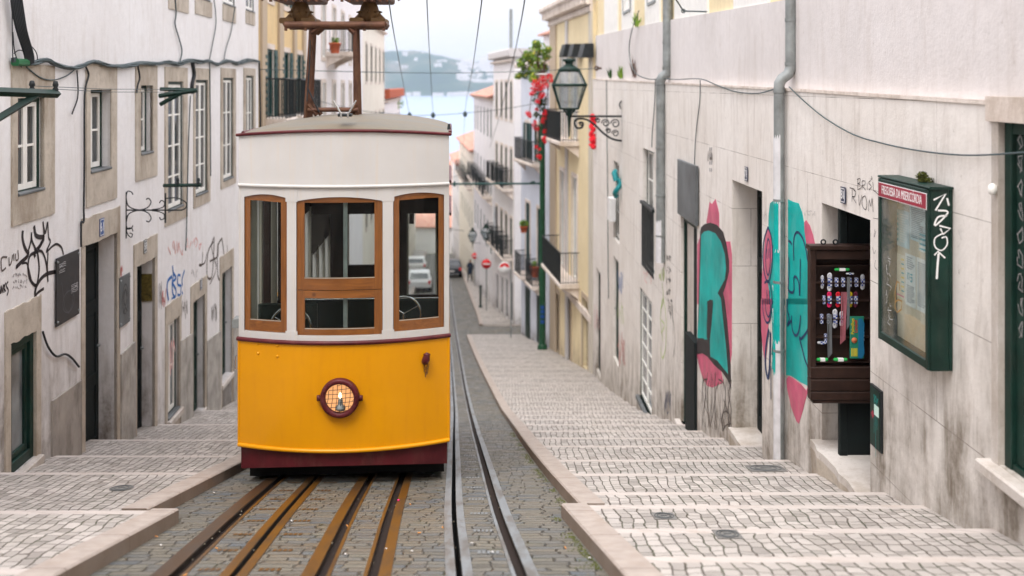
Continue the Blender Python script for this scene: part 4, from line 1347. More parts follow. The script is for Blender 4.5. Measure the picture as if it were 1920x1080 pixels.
# ------------------------------------------------------------------ display case hung in doorway 81 (faces the camera)
def lace_case():
    d = 9.75
    y0 = d
    x0 = (1520 - 960) * d / FPX; x1 = (1640 - 960) * d / FPX + .03
    zt = (HOR - 462) * d / FPX; zb = (HOR - 757) * d / FPX
    root = thing('display_case', 'dark brown wooden case of shoelaces hung on the open door of number 81', 'display case', (x0, y0, zb))
    W = x1 - x0; Hh = zt - zb
    zi = zb + Hh * .235
    a = MB()
    bx = lambda xa, xb, ya, yb, za, zb_, b=.006: a.bbox(xa, xb, ya, yb, za, zb_, b)
    bx(x0, x0 + .055, y0, y0 + .11, zi, zt); bx(x1 - .05, x1, y0, y0 + .11, zi, zt)
    bx(x0 - .012, x1 + .01, y0 - .02, y0 + .12, zt - .035, zt + .01)
    bx(x0 + .055, x1 - .05, y0, y0 + .11, zt - .13, zt - .036)
    a.box(x0 + .01, x1 - .01, y0 + .11, y0 + .125, zb + .03, zt - .04)
    a.build('case', M['wood_brown'], root)
    c = MB()
    hb = (zi - zb) / 3
    for k in range(3):
        c.bbox(x0, x1, y0 - .01, y0 + .108, zb + hb * k + .003 + (.03 if k == 0 else 0), zb + hb * (k + 1) - .003, .008)
    c.bbox(x0 + .025, x1 - .01, y0 + .0, y0 + .1, zb, zb + .034, .012)
    c.build('lower_panel', M['wood_brown'], root)
    s = MB()
    L0, L1 = x0 + .056, x1 - .051
    levels = []
    for py in (499, 531, 565, 599, 634, 680):
        z = (HOR - py) * d / FPX
        levels.append(z)
        s.box(L0, L1, y0 + .03, y0 + .109, z - .010, z)
    s.build('shelf', M['wood_brown'], root)
    e = MB()
    for k in range(2): e.torus((x0 + .14 + k * .12, y0 + .05, zt + .035), .022, .008, 14, 6, 'y')
    e.build('hanging_hook', M['iron'], root)
    # laces
    LM = {'white': simple('white_lace', (.62, .64, .68), .8), 'red': simple('red_lace', (.62, .015, .03), .8), 'pinkish': simple('crimson_lace', (.70, .02, .12), .8), 'yellow': simple('yellow_lace', (.75, .58, .02), .8),
          'plum': simple('plum_lace', (.14, .02, .05), .8), 'green': simple('green_lace', (.03, .42, .09), .8), 'black': simple('black_lace', (.01, .01, .012), .8), 'rose': simple('rose_cord', (.40, .13, .16), .8), 'grey': simple('grey_cord', (.14, .15, .16), .8),
          'wrapper': None}
    t = NT('blue_checked_lace_wrapper')
    ck = t.n('TexChecker', i_Vector=t.obj(), i_Color1=(.02, .06, .30), i_Color2=(.55, .57, .62), i_Scale=55)
    LM['wrapper'] = t.pbr(ck.outputs[0], .5)
    def bundle(px, py, h_px, col, label, w_px=10, wrap=.45, horizontal=False, upright=True):
        x = (px - 960) * d / FPX; z = (HOR - py) * d / FPX
        hh = h_px * d / FPX; ww = w_px * d / FPX
        yy = y0 + .055
        r = thing('shoelace_bundle', label, 'shoelaces', (x, yy, z), 'shoelace bundles in the display case')
        b = MB()
        def ax(p): return p if not horizontal else (p[2], p[1], p[0])
        if col != 'none':
            # two loop lobes of coiled lace above and below the wrapper
            for sg in (-1, 1):
                cz = sg * hh * .34
                b2 = []
                for k in range(-1, 2):
                    pts = []
                    for i in range(9):
                        an = 2 * pi * i / 8
                        q = (k * ww * .16 + ww * .26 * cos(an), 0.006 * k, cz + hh * .16 * sin(an))
                        q = ax(q)
                        pts.append((x + q[0], yy + q[1], z + q[2]))
                    b.tube(pts, ww * .15, 6)
            b.build('lace', LM[col], r)
        c = MB()
        hw, hz = ww * .42, hh * wrap / 2
        p0, p1 = ax((-hw, -.010, -hz)), ax((hw, .010, hz))
        c.bbox(x + p0[0], x + p1[0], yy - .022, yy + .012, z + p0[2], z + p1[2], .006)
        c.build('wrapper', LM['wrapper'], r)
    bundle(1582, 508, 9, 'green', 'green laces lying on the top shelf', 28, .35, True) if False else None
    def flat(px, py, w_px, h_px, col, label):
        x = (px - 960) * d / FPX; z = (HOR - py) * d / FPX
        ww = w_px * d / FPX; hh = h_px * d / FPX
        r = thing('shoelace_bundle', label, 'shoelaces', (x, y0 + .05, z), 'shoelace bundles in the display case')
        b = MB()
        b.tube([(x + k_ * ww, y0 + .05, z) for k_ in (-.5, -.42, -.2, .2, .42, .5)], [hh * k_ for k_ in (.25, .5, .44, .44, .5, .25)], 8)
        b.build('lace', LM[col], r)
        c = MB(); c.bbox(x - ww * .2, x + ww * .2, y0 + .03, y0 + .07, z - hh * .45, z + hh * .45, .004); c.build('wrapper', M['white_sign'] if col == 'green' else LM['wrapper'], r)
    flat(1582, 507, 28, 6, 'green', 'green laces lying alone on the topmost shelf')
    flat(1545, 677, 22, 7, 'green', 'green laces at the bottom left of the case')
    flat(1579, 677, 26, 7, 'green', 'green laces at the bottom centre of the case')
    flat(1544, 645, 17, 5, 'white', 'blue wrapped laces lying flat on the second shelf from the bottom')
    flat(1597, 515, 15, 3.5, 'white', 'thin blue wrapped packet lying under the top shelf')
    row1 = [(1545, 24, 'white', 6), (1559, 33, 'white', 9), (1571.5, 17, 'none', 8), (1584, 17, 'none', 8), (1596.5, 17, 'none', 8), (1609, 17, 'none', 8), (1621, 27, 'white', 8)]
    names = ['first', 'second', 'third', 'fourth', 'fifth', 'sixth', 'seventh']
    for k, (px, hp, c_, w_) in enumerate(row1):
        bundle(px, 531, hp, c_, '%s blue wrapped lace bundle from the left in the top row' % names[k], w_, .5 if c_ != 'none' else .95)
    for px, hp, c_, w_, lab in ((1548, 16, 'none', 6, 'small blue wrapped packet left of the crimson laces'), (1558.5, 28, 'pinkish', 9, 'crimson lace bundle in the second row'), (1575, 27, 'red', 9, 'red lace bundle in the second row'),
                                (1597.5, 27, 'yellow', 9, 'yellow lace bundle in the second row'), (1608, 28, 'plum', 8, 'plum lace bundle in the second row')):
        bundle(px, 564, hp, c_, lab, w_, .5 if c_ != 'none' else .95)
    for k, (px, hp, c_, w_) in enumerate([(1543.5, 18, 'none', 7), (1557, 18, 'none', 7), (1569, 34, 'white', 9), (1581.5, 26, 'white', 8)]):
        bundle(px, 600, hp, c_, ('blue packet at the left end of the third row', 'blue packet behind the grey cords in the third row', 'large white lace bundle in the third row', 'white lace bundle behind the rose cords in the third row')[k], w_, .5 if c_ != 'none' else .95)
    bundle(1551, 637, 18, 'none', 'blue packet above the flat one in the fourth row', 6, .95)
    bundle(1621.5, 633, 18, 'none', 'blue packet at the right end of the fourth row', 6, .95)
    def cords(px, ytop, ybot, col, label, spread=4, px2=None):
        b = MB()
        for k in range(5):
            xa = (px + (k - 2) * spread * .4 - 960) * d / FPX
            xb = ((px2 or px) + (k - 2) * spread * .35 - 960) * d / FPX
            b.tube([(xa, y0 + .01, (HOR - ytop) * d / FPX), ((xa + xb) / 2 + .006 * sin(k), y0 + .004, (HOR - (ytop + ybot) / 2) * d / FPX), (xb, y0 + .01, (HOR - ybot + k * 2) * d / FPX)], .0045, 5)
        tag(b.build('hanging_cords', LM[col], origin=((px - 960) * d / FPX, y0, (HOR - ytop) * d / FPX)), label, 'cords', 'cords hanging in the display case')
    cords(1556, 590, 672, 'grey', 'grey cords hanging at the left of the case', 5, 1557)
    cords(1584, 548, 646, 'rose', 'rose cords hanging in the middle of the case', 6, 1581)
    cords(1592, 520, 618, 'grey', 'grey cords hanging just right of the rose cords', 3, 1591)
    # insole packet
    r = thing('insole_packet', 'green and blue packet of insoles hanging at the lower right of the case', 'packet', (3.3, y0, -2.6), None)
    X = lambda px: (px - 960) * d / FPX
    Z = lambda py: (HOR - py) * d / FPX
    b = MB(); b.bbox(X(1593), X(1619), y0 - .02, y0 + .0, Z(671), Z(593), .004); b.build('card', simple('green_card', (.02, .20, .13), .5), r)
    b = MB(); b.poly([(X(1608), Z(670)), (X(1614), Z(671)), (X(1619), Z(662)), (X(1617.5), Z(640)), (X(1619), Z(605)), (X(1614), Z(596)), (X(1608), Z(597))], lambda u, z, o: (u, y0 - .02 - o, z), 0, .01)
    b.build('insole', simple('blue_insole', (.01, .14, .28), .7), r)
    b = MB(); b.lathe([(0, -.002), (.028, -.002), (.028, .002), (0, .002)], (X(1600.5), y0 - .024, Z(637)), 18, 0, 'y'); b.build('emblem', simple('orange_emblem', (.62, .18, .08), .6), r)
    def tt(cx, cz):
        return lambda x, y, dd: (cx - y, y0 - .0225 - dd, cz + x)
    text_mesh('Palmilhas', .045, tt(X(1597.5), Z(611)), LM['yellow'], 'lettering', r, .001, squeeze=.95)
    text_mesh('Lavável', .045, tt(X(1603.5), Z(611)), LM['red'], 'lettering', r, .001, squeeze=.95)
    b = MB()
    for k in range(5): b.box(X(1595 + k * 2.4), X(1596.2 + k * 2.4), y0 - .024, y0 - .021, Z(667), Z(652))
    b.build('print', LM['yellow'], r)
    # dark post and door leaf behind the case
    q = MB()
    q.bbox(X(1583), X(1599), y0 + .13, y0 + .20, -H(d) - .1, Z(395), .01)
    q.box(X(1599), X(1645), y0 + .15, y0 + .18, -H(d) - .1, Z(400))
    tag(q.build('open_door_leaf', M['door_dark'], origin=(X(1583), y0 + .15, -H(d))), 'open dark door leaf behind the brown lace display in doorway 81', 'door leaf')
lace_case()
# ------------------------------------------------------------------ the near building on the left
FL = Frame(wall_l(-13), -13, wall_l(24.3), 24.3, 1)
def Fl(u, z, o): return FL.p(u, z, o)
left = thing('row_house', 'white plastered house along the left pavement with stone window surrounds and black tag graffiti', 'building', FL.p(8, -H(FL.d(8)), 0))
def openL(px_near, px_far, ytop, ybot, ref, rec=.14):
    """px_near < px_far ; ytop, ybot read at column ref"""
    u0, u1 = FL.u(px_near), FL.u(px_far)
    zt, zb = FL.uz(ref, ytop)[1], FL.uz(ref, ybot)[1]
    return [u0, u1, zb, zt, rec]
LW1 = openL(30, 80, 183, 358, 73, .13)
LW2 = openL(167, 206, 168, 320, 192, .20)
LW3 = openL(262, 285, 160, 290, 270, .18)
LW4 = openL(313, 342, 153, 388, 338, .10)
LW5 = openL(365, 388, 150, 361, 386, .10)
LW6 = openL(417, 436, 146, 335, 432, .10)
LW7 = openL(460, 474, 142, 345, 472, .10)
LD0 = openL(18, 66, 622, 860, 60, .14)
LD1 = openL(158, 218, 437, 838, 215, .31)
LD2 = openL(255, 289, 484, 806, 286, .26)
LWs = openL(313, 335, 596, 770, 330, .14)
LD3 = openL(361, 383, 552, 768, 380, .2)
LD4 = openL(415, 434, 500, 700, 432, .2)
opsL = [LW1, LW2, LW3, LW4, LW5, LW6, LW7, LD0, LD1, LD2, LWs, LD3, LD4]
up = []
for a, b, yb, ref in ((318, 352, -2, 350), (368, 392, 3, 390), (418, 440, 15, 440), (461, 476, 25, 476)):
    o = openL(a, b, -40, yb, ref, .1)
    o[3] = max(o[3], o[2] + 1.4)
    up.append(o)
wall_mesh(FL, 0, FL.len, lambda u: gz(FL, u) - 1.2, lambda u: max(3.9, 6.5 - H(FL.d(u))), opsL + up, depth=6).build('wall', M['wall_l'], left)
fr = FL
def nL(px, ref=None): return FL.u(px)
# stone surrounds
def surL(px0, px1, y0, y1, ref, op, label=None):
    u0, u1 = FL.u(px0), FL.u(px1)
    zt, zb = FL.uz(ref, y0)[1], FL.uz(ref, y1)[1]
    a = MB()
    o = .02
    fring(a, FL, u0, u1, zb, zt, op[0], op[1], op[2], op[3], -.03, o)
    return a.build('window_surround', M['brown_stone'], left)
surL(20, 100, 122, 408, 75, LW1)
surL(160, 217, 120, 380, 190, LW2)
surL(253, 293, 122, 335, 272, LW3)
surL(308, 350, 126, 415, 330, LW4)
surL(362, 393, 128, 385, 375, LW5)
surL(413, 441, 128, 350, 425, LW6)
surL(456, 478, 128, 360, 468, LW7)
for o, (a, b, yb, ref) in zip(up, ((315, 352, 25, 350), (365, 396, 32, 390), (417, 441, 44, 440), (460, 477, 48, 476))):
    u0, u1 = FL.u(a), FL.u(b)
    m_ = MB(); fbox(m_, FL, u0, u1, FL.uz(ref, yb)[1], o[2], -.03, .02)
    m_.build('window_surround', M['brown_stone'], left)
def winL(op, label, nz=2, nu=2, glass='glass_dark', sill=True, o=None, outer='green_paint', fw=.05):
    r = thing('wall_window', label, 'window', FL.p((op[0] + op[1]) / 2, op[2], 0))
    oo = -op[4] + .09 if o is None else o
    casement(r, FL, op[0], op[1], op[2], op[3], oo, outer, nz=nz, nu=nu, glass=glass, fw=fw)
    if sill:
        a = MB(); fbb(a, FL, op[0] + .01, op[1] - .01, op[2] - .002, op[2] + .035, -op[4], .035, .01); a.build('sill', M['grey_panel'], r)
    return r
winL(LW1, 'white casement window with dark panes at the far left under the green bracket')
winL(LW2, 'white window deep in a stained stone surround, above the doorway numbered 61')
winL(LW3, 'narrow small window with a stone surround, third from the left')
winL(LW4, 'tall green framed french window behind the bracket of three arms', 4)
winL(LW5, 'tall green framed window right of the three armed bracket', 4)
winL(LW6, 'tall green window just left of the tram roof', 3)
winL(LW7, 'last green window of the white house, touching the yellow house', 3)
for k, o in enumerate(up): winL(o, ['first', 'second', 'third', 'fourth'][k] + ' window of the upper row from the left, cut by the top of the picture', 2)
# ground floor: shop window, doors
sd = thing('shop_window', 'dark green framed glass shop door at the lower left corner', 'shop window', FL.p(LD0[0], LD0[2], 0))
a = MB()
u0, u1, z0, z1, r = LD0
for p, q in ((u0, u0 + .1), (u1 - .09, u1), ):
    fbb(a, FL, p, q, z0, z1, -.13, -.02)
fbb(a, FL, u0 + .1, u1 - .09, z1 - .1, z1, -.13, -.02); fbb(a, FL, u0 + .1, u1 - .09, z0, z0 + .12, -.13, -.02)
a.build('frame', M['green_paint'], sd)
a = MB()
fbb(a, FL, u0 + .105, u0 + .17, z0 + .12, z1 - .1, -.11, -.05); fbb(a, FL, u1 - .16, u1 - .095, z0 + .12, z1 - .1, -.11, -.05)
fbb(a, FL, u0 + .17, u1 - .16, z1 - .17, z1 - .105, -.11, -.05); fbb(a, FL, u0 + .17, u1 - .16, z0 + .125, z0 + .2, -.11, -.05)
a.build('sash', M['green_paint'], sd)
a = MB(); fbox(a, FL, u0 + .17, u1 - .16, z0 + .2, z1 - .17, -.085, -.08); a.build('pane', M['glass_pale'], sd)
def roughslab(u0, u1, z0, z1, o0, o1, name, mat, seed=1):
    """roughly dressed stone block set in the wall with an uneven lower or upper edge"""
    rr = random.Random(seed)
    n = 14
    a = MB()
    top = [(u0 + (u1 - u0) * i / n, z1 + rr.uniform(-.012, .012)) for i in range(n + 1)]
    bot = [(u0 + (u1 - u0) * i / n, z0 + rr.uniform(-.012, .012)) for i in range(n + 1)]
    a.grid([[FL.p(u, z, o0) for u, z in bot], [FL.p(u, z, o1) for u, z in bot], [FL.p(u, z, o1) for u, z in top], [FL.p(u, z, o0) for u, z in top]], 0, False)
    a.face([FL.p(u0, z0, o0), FL.p(u0, z0, o1), FL.p(u0, z1, o1), FL.p(u0, z1, o0)]); a.face([FL.p(u1, z0, o0), FL.p(u1, z0, o1), FL.p(u1, z1, o1), FL.p(u1, z1, o0)])
    return a.build(name, M[mat], left)
def frameL(op, w, lint, seed, foot=True):
    gzz = lambda u: -H(FL.d(u)) + .02
    roughslab(op[0] - w, op[1] + w, op[3], op[3] + lint, -.03, .018, 'lintel', 'brown_stone', seed)
    for a_, b_ in ((op[0] - w, op[0]), (op[1], op[1] + w)):
        m_ = MB()
        m_.hexa([FL.p(a_, -H(FL.d(a_)) - .3, -.03), FL.p(b_, -H(FL.d(b_)) - .3, -.03), FL.p(b_, -H(FL.d(b_)) - .3, .016), FL.p(a_, -H(FL.d(a_)) - .3, .016),
                 FL.p(a_, op[3] - .003, -.03), FL.p(b_, op[3] - .003, -.03), FL.p(b_, op[3] - .003, .016), FL.p(a_, op[3] - .003, .016)])
        m_.build('door_jamb', M['brown_stone'], left)
frameL(LD0, .13, .38, 1); frameL(LD1, .12, .36, 2); frameL(LD2, .13, .36, 3); frameL(LWs, .12, .34, 4); frameL(LD3, .16, .32, 5); frameL(LD4, .16, .36, 6)
def doorL(op, label, m='green_paint', vent=False):
    r = thing('house_door', label, 'door', FL.p((op[0] + op[1]) / 2, op[2], -.2), 'doors along the left wall')
    panel_door(r, FL, op[0] + .01, op[1] - .01, op[2], op[3] - .01, -op[4] + .07, m, leaves=1)
    return r
doorL(LD1, 'dark green door in the deep stone doorway numbered 61', 'door_dark')
doorL(LD2, 'black door in the second deep doorway from the left', 'door_dark')
doorL(LD3, 'green door with a brass knob beyond the small barred window', 'green_paint')
doorL(LD4, 'green door nearest the tram on the left side', 'green_paint')
winL(LWs, 'small low window with a marble sill between two doors on the left', 2, glass='glass_pale')
# thresholds
for op, e in ((LD0, .08), (LD1, .07), (LD2, .06), (LWs, .08), (LD4, .05), (LD3, .04)):
    a = MB(); fbb(a, FL, op[0] - .05, op[1] + .06, op[2] - .11, op[2] - .004, -op[4], e, .012)
    a.build('threshold', M['sill_stone'], left)
    a = MB(); fbox(a, FL, op[0] + .01, op[1] - .01, op[2] - 1.3, op[2] - .115, -op[4], e - .05)
    a.build('threshold_base', M['brown_stone'], left)
# gilded curtain panel in doorway two
a = MB()
ua, ub_ = FL.u(264, -.3), FL.u(286, -.05)
fbox(a, FL, LD2[1] - .032, LD2[1] - .004, FL.uz(286, 566)[1], FL.uz(286, 515)[1], -.19, -.03)
tag(a.build('wall_panel', simple('olive_gold_cloth', (.12, .09, .02), .6, 0, .7, 22), origin=FL.p(LD2[1], LD2[2] + 1.6, -.2)), 'olive gold panel hung on the inner jamb of the second doorway', 'panel')
# rendered dado panels with slanting top between the doors
for pa, pb, ya, yb, seed in ((95, 149, 752, 713, 1), (224, 250, 0, 0, 2)):
    if ya:
        u0, z0 = FL.uz(pa, ya); u1, z1 = FL.uz(pb, yb)
        a = MB()
        gA, gB = -H(FL.d(u0)) - .2, -H(FL.d(u1)) - .2
        a.hexa([FL.p(u0, gA, -.02), FL.p(u1, gB, -.02), FL.p(u1, gB, .03), FL.p(u0, gA, .03), FL.p(u0, z0, -.02), FL.p(u1, z1, -.02), FL.p(u1, z1, .03), FL.p(u0, z0, .03)])
        a.build('cement_dado', simple('grey_cement_dado', (.33, .30, .27), .85, 0, .25, 2, dirt=(.1, .085, .07), dirt_amt=.8), left)
u0, z0 = FL.uz(224, 665); u1, z1 = FL.uz(251, 640)
a = MB(); gA, gB = -H(FL.d(u0)) - .2, -H(FL.d(u1)) - .2
a.hexa([FL.p(u0, gA, -.02), FL.p(u1, gB, -.02), FL.p(u1, gB, .03), FL.p(u0, gA, .03), FL.p(u0, z0, -.02), FL.p(u1, z1, -.02), FL.p(u1, z1, .03), FL.p(u0, z0, .03)])
a.build('cement_dado', simple('scratched_cement_dado', (.38, .36, .33), .85, 0, .3, 3, dirt=(.15, .13, .1), dirt_amt=.7), left)
for pa, pb, ya, yb in ((336, 359, 640, 625), (386, 412, 640, 620), (436, 470, 610, 600)):
    u0, z0 = FL.uz(pa, ya); u1, z1 = FL.uz(pb, yb)
    a = MB(); gA, gB = -H(FL.d(u0)) - .2, -H(FL.d(u1)) - .2
    a.hexa([FL.p(u0, gA, -.02), FL.p(u1, gB, -.02), FL.p(u1, gB, .03), FL.p(u0, gA, .03), FL.p(u0, z0, -.02), FL.p(u1, z1, -.02), FL.p(u1, z1, .03), FL.p(u0, z0, .03)])
    a.build('cement_dado', bpy.data.materials['scratched_cement_dado'], left)

def plateL(px, py, w, h, txt, label, m='blue_enamel'):
    return number_plate(FL, px, py, w, h, txt, .02, m, label, side=1)
plateL(190.5, 426, .17, .24, '61', 'bright blue enamel house number 61 on the lintel of the left doorway')
plateL(272, 462, .15, .21, '59', 'weathered dark house number plate on the second lintel', 'grey_panel')
plateL(377, 533, .15, .20, '57', 'small navy house number plate over the green door near the tram', 'navy_enamel')
# blackboard menu and grey stencil plaque
def board(px0, px1, yt, yb, ref, name, m, label, o=.03, deco=True):
    u0, u1 = FL.u(px0, o), FL.u(px1, o)
    zt, zb = FL.uz(ref, yt, o)[1], FL.uz(ref, yb, o)[1]
    r = thing(name, label, 'sign', FL.p((u0 + u1) / 2, zb, 0))
    a = MB(); fbb(a, FL, u0, u1, zb, zt, o - .015, o, .003); a.build('panel', M[m], r)
    b = MB()
    for u in (u0 + .03, u1 - .03):
        for z in (zb + .05, zt - .05):
            b.lathe([(0, -.03), (.014, -.028), (.014, .012), (0, .014)], FL.p(u, z, o), 8, 0, 'x')
    b.build('screws', M['grey_metal'], r)
    return r, u0, u1, zb, zt
r, u0, u1, zb, zt = board(106, 149, 485, 613, 107, 'menu_board', 'blackboard', 'black menu board with faint chalk writing between the big tag and doorway 61')
s = MB(); w, h = u1 - u0, zt - zb
s.stroke([(u0 + w * (.5 + .25 * cos(a_)), zb + h * (.28 + .16 * sin(a_))) for a_ in [i * .4 for i in range(17)]], .012, Fl, .0325)
s.stroke([(u0 + w * .2, zb + h * .62), (u0 + w * .35, zb + h * .2), (u0 + w * .5, zb + h * .1), (u0 + w * .65, zb + h * .2), (u0 + w * .8, zb + h * .62)], .01, Fl, .0325)
s.build('chalk_drawing', simple('faded_chalk', (.13, .13, .14), .9), r)
s = MB()
rr = random.Random(4)
for (x0, y0, n, wd) in ((.1, .90, 3, .28), (.1, .80, 2, .24), (.62, .50, 3, .3), (.62, .44, 3, .3)):
    for k in range(n):
        yy = zb + h * (y0 - k * .025)
        s.stroke([(u0 + w * (x0 + i * wd / 9), yy + rr.uniform(-.008, .008)) for i in range(10)], .007, Fl, .0325)
s.build('chalk_writing', simple('white_chalk', (.45, .45, .46), .9), r)
r, u0, u1, zb, zt = board(225, 244, 521, 615, 226, 'wall_plaque', 'grey_panel', 'grey plaque with a stencilled bust between the two deep doorways')
s = MB(); w, h = u1 - u0, zt - zb
s.stroke([(u0 + w * (.5 + .27 * cos(a_)), zb + h * (.52 + .30 * sin(a_))) for a_ in [i * .35 for i in range(19)]], .016, Fl, .0325)
s.stroke([(u0 + w * (.5 + .14 * cos(a_)), zb + h * (.55 + .16 * sin(a_))) for a_ in [i * .5 for i in range(13)]], .03, Fl, .0325)
s.stroke([(u0 + w * .3, zb + h * .25), (u0 + w * .5, zb + h * .35), (u0 + w * .7, zb + h * .25)], .03, Fl, .0325)
s.build('stencil_print', M['blackboard'], r)

# cable bundle along the left facade
def on_l(p, o=.03): return [FL.p(*FL.uz(x, y, o), o) for x, y in p]
rr = random.Random(11)
main = [(25, 112), (40, 120), (60, 118), (85, 113), (105, 122), (130, 128), (150, 124), (175, 116), (200, 121), (225, 124), (250, 121), (268, 117), (290, 120), (315, 116), (335, 120), (352, 114), (372, 116), (392, 113), (408, 121), (425, 114), (445, 119), (465, 113), (486, 116)]
bun = MB()
for k in range(8):
    pts = [(x, y + rr.uniform(-3.2, 3.2)) for x, y in main]
    bun.tube([FL.p(*FL.uz(x, y, .04), .04 + rr.uniform(-.015, .03)) for x, y in smooth_pts([(a_, b_, 0) for a_, b_ in pts], 3) for x, y in [(x, y)]] if False else
             [FL.p(*FL.uz(p_[0], p_[1], .05), .05 + .02 * sin(p_[0] * .09 + k)) for p_ in smooth_pts([(a_, b_, 0) for a_, b_ in pts], 3)], .013, 5)
tag(bun.build('cable_bundle', M['cable_grey'], origin=FL.p(21, 0.2, .05)), 'thick wavy bundle of cables running along the whole white left facade', 'cable bundle')
lc = MB()
for k in range(7):
    dx = k * 1.3
    pts = [(19 + dx, -30), (24 + dx * 1.3, 20), (33 + dx, 60), (46 + dx * .8, 100), (50 + dx * .5, 124 - k)]
    lc.tube([FL.p(*FL.uz(p_[0], p_[1], .08), .08 + .008 * k) for p_ in smooth_pts([(a_, b_, 0) for a_, b_ in pts], 5)], .015, 6)
for pts in ([(22, -20), (23, 60), (24, 118)], [(24, 60), (28, 100), (40, 126)], [(46, 75), (66, 95), (70, 112), (66, 122)], [(26, 100), (36, 94), (48, 99), (56, 110), (50, 124)]):
    lc.tube([FL.p(*FL.uz(p_[0], p_[1], .06), .06) for p_ in smooth_pts([(a_, b_, 0) for a_, b_ in pts], 5)], .006, 5)
tag(lc.build('cable_bundle', M['cable'], origin=FL.p(21, .6, .08)), 'black cables dropping from the top left corner into the green clamp', 'cable bundle')
a = MB(); u, z = FL.uz(36, 117, .05); fbb(a, FL, u - .14, u + .16, z - .04, z + .04, .02, .11, .02)
tag(a.build('cable_clamp', simple('green_plastic', (.02, .13, .05), .5), origin=FL.p(u, z, 0)), 'bright green cable clamp at the left end of the cable bundle', 'cable clamp')
def cabL(pts, r, label, m='cable_grey', o=.03):
    return cable('wall_cable', [FL.p(*FL.uz(p_[0], p_[1], o), o) for p_ in smooth_pts([(a_, b_, 0) for a_, b_ in pts], 5)], r, label, m, group='cables on the left wall')
cabL([(328, -10), (330, 25), (328, 45), (335, 70), (341, 95), (337, 116)], .012, 'twisted cable hanging between the first two upper windows')
cabL([(400, -10), (405, 40), (398, 85), (392, 115)], .010, 'thin cable between the second and third upper windows')
cabL([(440, 15), (433, 60), (424, 90), (420, 112)], .010, 'thin cable left of the fourth upper window')
cabL([(160, 124), (166, 140), (160, 165), (158, 200), (158, 300), (157, 385), (157, 416), (152, 418), (152, 463)], .013, 'dark cable running down left of the window above door 61', 'cable')
cabL([(144, 132), (146, 160), (145, 185), (137, 208), (135, 214)], .009, 'short loose cable end left of the second window', 'cable')
cabL([(50, 126), (75, 145), (100, 150), (125, 142), (140, 130)], .008, 'slack cable loop under the left end of the bundle')
cabL([(258, 122), (262, 145), (258, 160), (256, 174)], .014, 'stubby cable end above the narrow window', 'cable')
cabL([(361, 118), (364, 140), (360, 160), (361, 175)], .035, 'thick black cable splice hanging above the three armed bracket', 'cable')
cabL([(357, 180), (354, 250), (352, 330), (350, 420), (348, 470)], .010, 'thin cable running down past the iron scroll bracket')
cabL([(393, 118), (394, 200), (395, 330)], .010, 'thin straight cable beside the tall green window')
cabL([(80, 622), (90, 650), (105, 668), (122, 664), (135, 672), (148, 688)], .014, 'dark grey cable crossing the plaster below the menu board', 'cable')
cabL([(486, 116), (487, 150), (488, 230), (488, 330)], .022, 'black cable on the corner where the white house meets the yellow house', 'cable')

# brackets for the overhead wires
def bracket_arm(pts_main, strut, r, label, ins=(), lam=.03):
    a = MB()
    root = thing('wire_bracket', label, 'bracket', pts_main[-1] if False else pts_main[0], 'wire brackets on the left wall')
    a.tube(pts_main, r, 4, 0, False)
    a.build('arm', M['green_paint'], root)
    if strut:
        b = MB(); b.tube(strut, r * .9, 4, 0, False); b.build('strut', M['green_paint'], root)
    for p in ins:
        c = MB(); c.lathe([(.0, 0), (.022, .0), (.03, .03), (.018, .05), (.03, .07), (.02, .11), (0, .115)], p, 10); c.build('insulator', M['iron'], root)
    return root
P1 = at(-30, 171, 8.9); P2 = at(108, 176, 9.9)
bracket_arm([P1, P2], [at(-20, 232, 8.95), at(66, 180, 9.6)], .042, 'long dark green bracket with two insulators reaching in at the left edge', [at(60, 173, 9.6), at(104, 173, 9.88)])
W0 = wall_l(16.2)
bracket_arm([at(298, 180, 15.2), at(370, 169, 15.2 + .0)], [at(300, 196, 15.2), at(342, 173, 15.2)], .035, 'dark wire bracket with three arms before the tall green window', [])
bracket_arm([at(300, 167, 15.4), at(366, 169, 15.4)], None, .03, 'upper thin arm beside the three armed bracket', [])
bracket_arm([at(306, 348, 15.6), at(377, 347, 15.6)], None, .028, 'lower horizontal dark bracket with small pins beside the french window', [at(333, 347, 15.6), at(372, 347, 15.6)])
for k, (ya, yb) in enumerate(((164, 168), (170, 173))):
    cable('overhead_wire', [at(60 + 44 * k, ya - 3, 9.6 + .28 * k), at(200, (ya + yb) / 2 + 1, 12), at(345, yb, 15.3)], .004, ('upper', 'lower')[k] + ' thin wire strung between the two left brackets', 'wire', 'overhead wire', 'overhead wires')
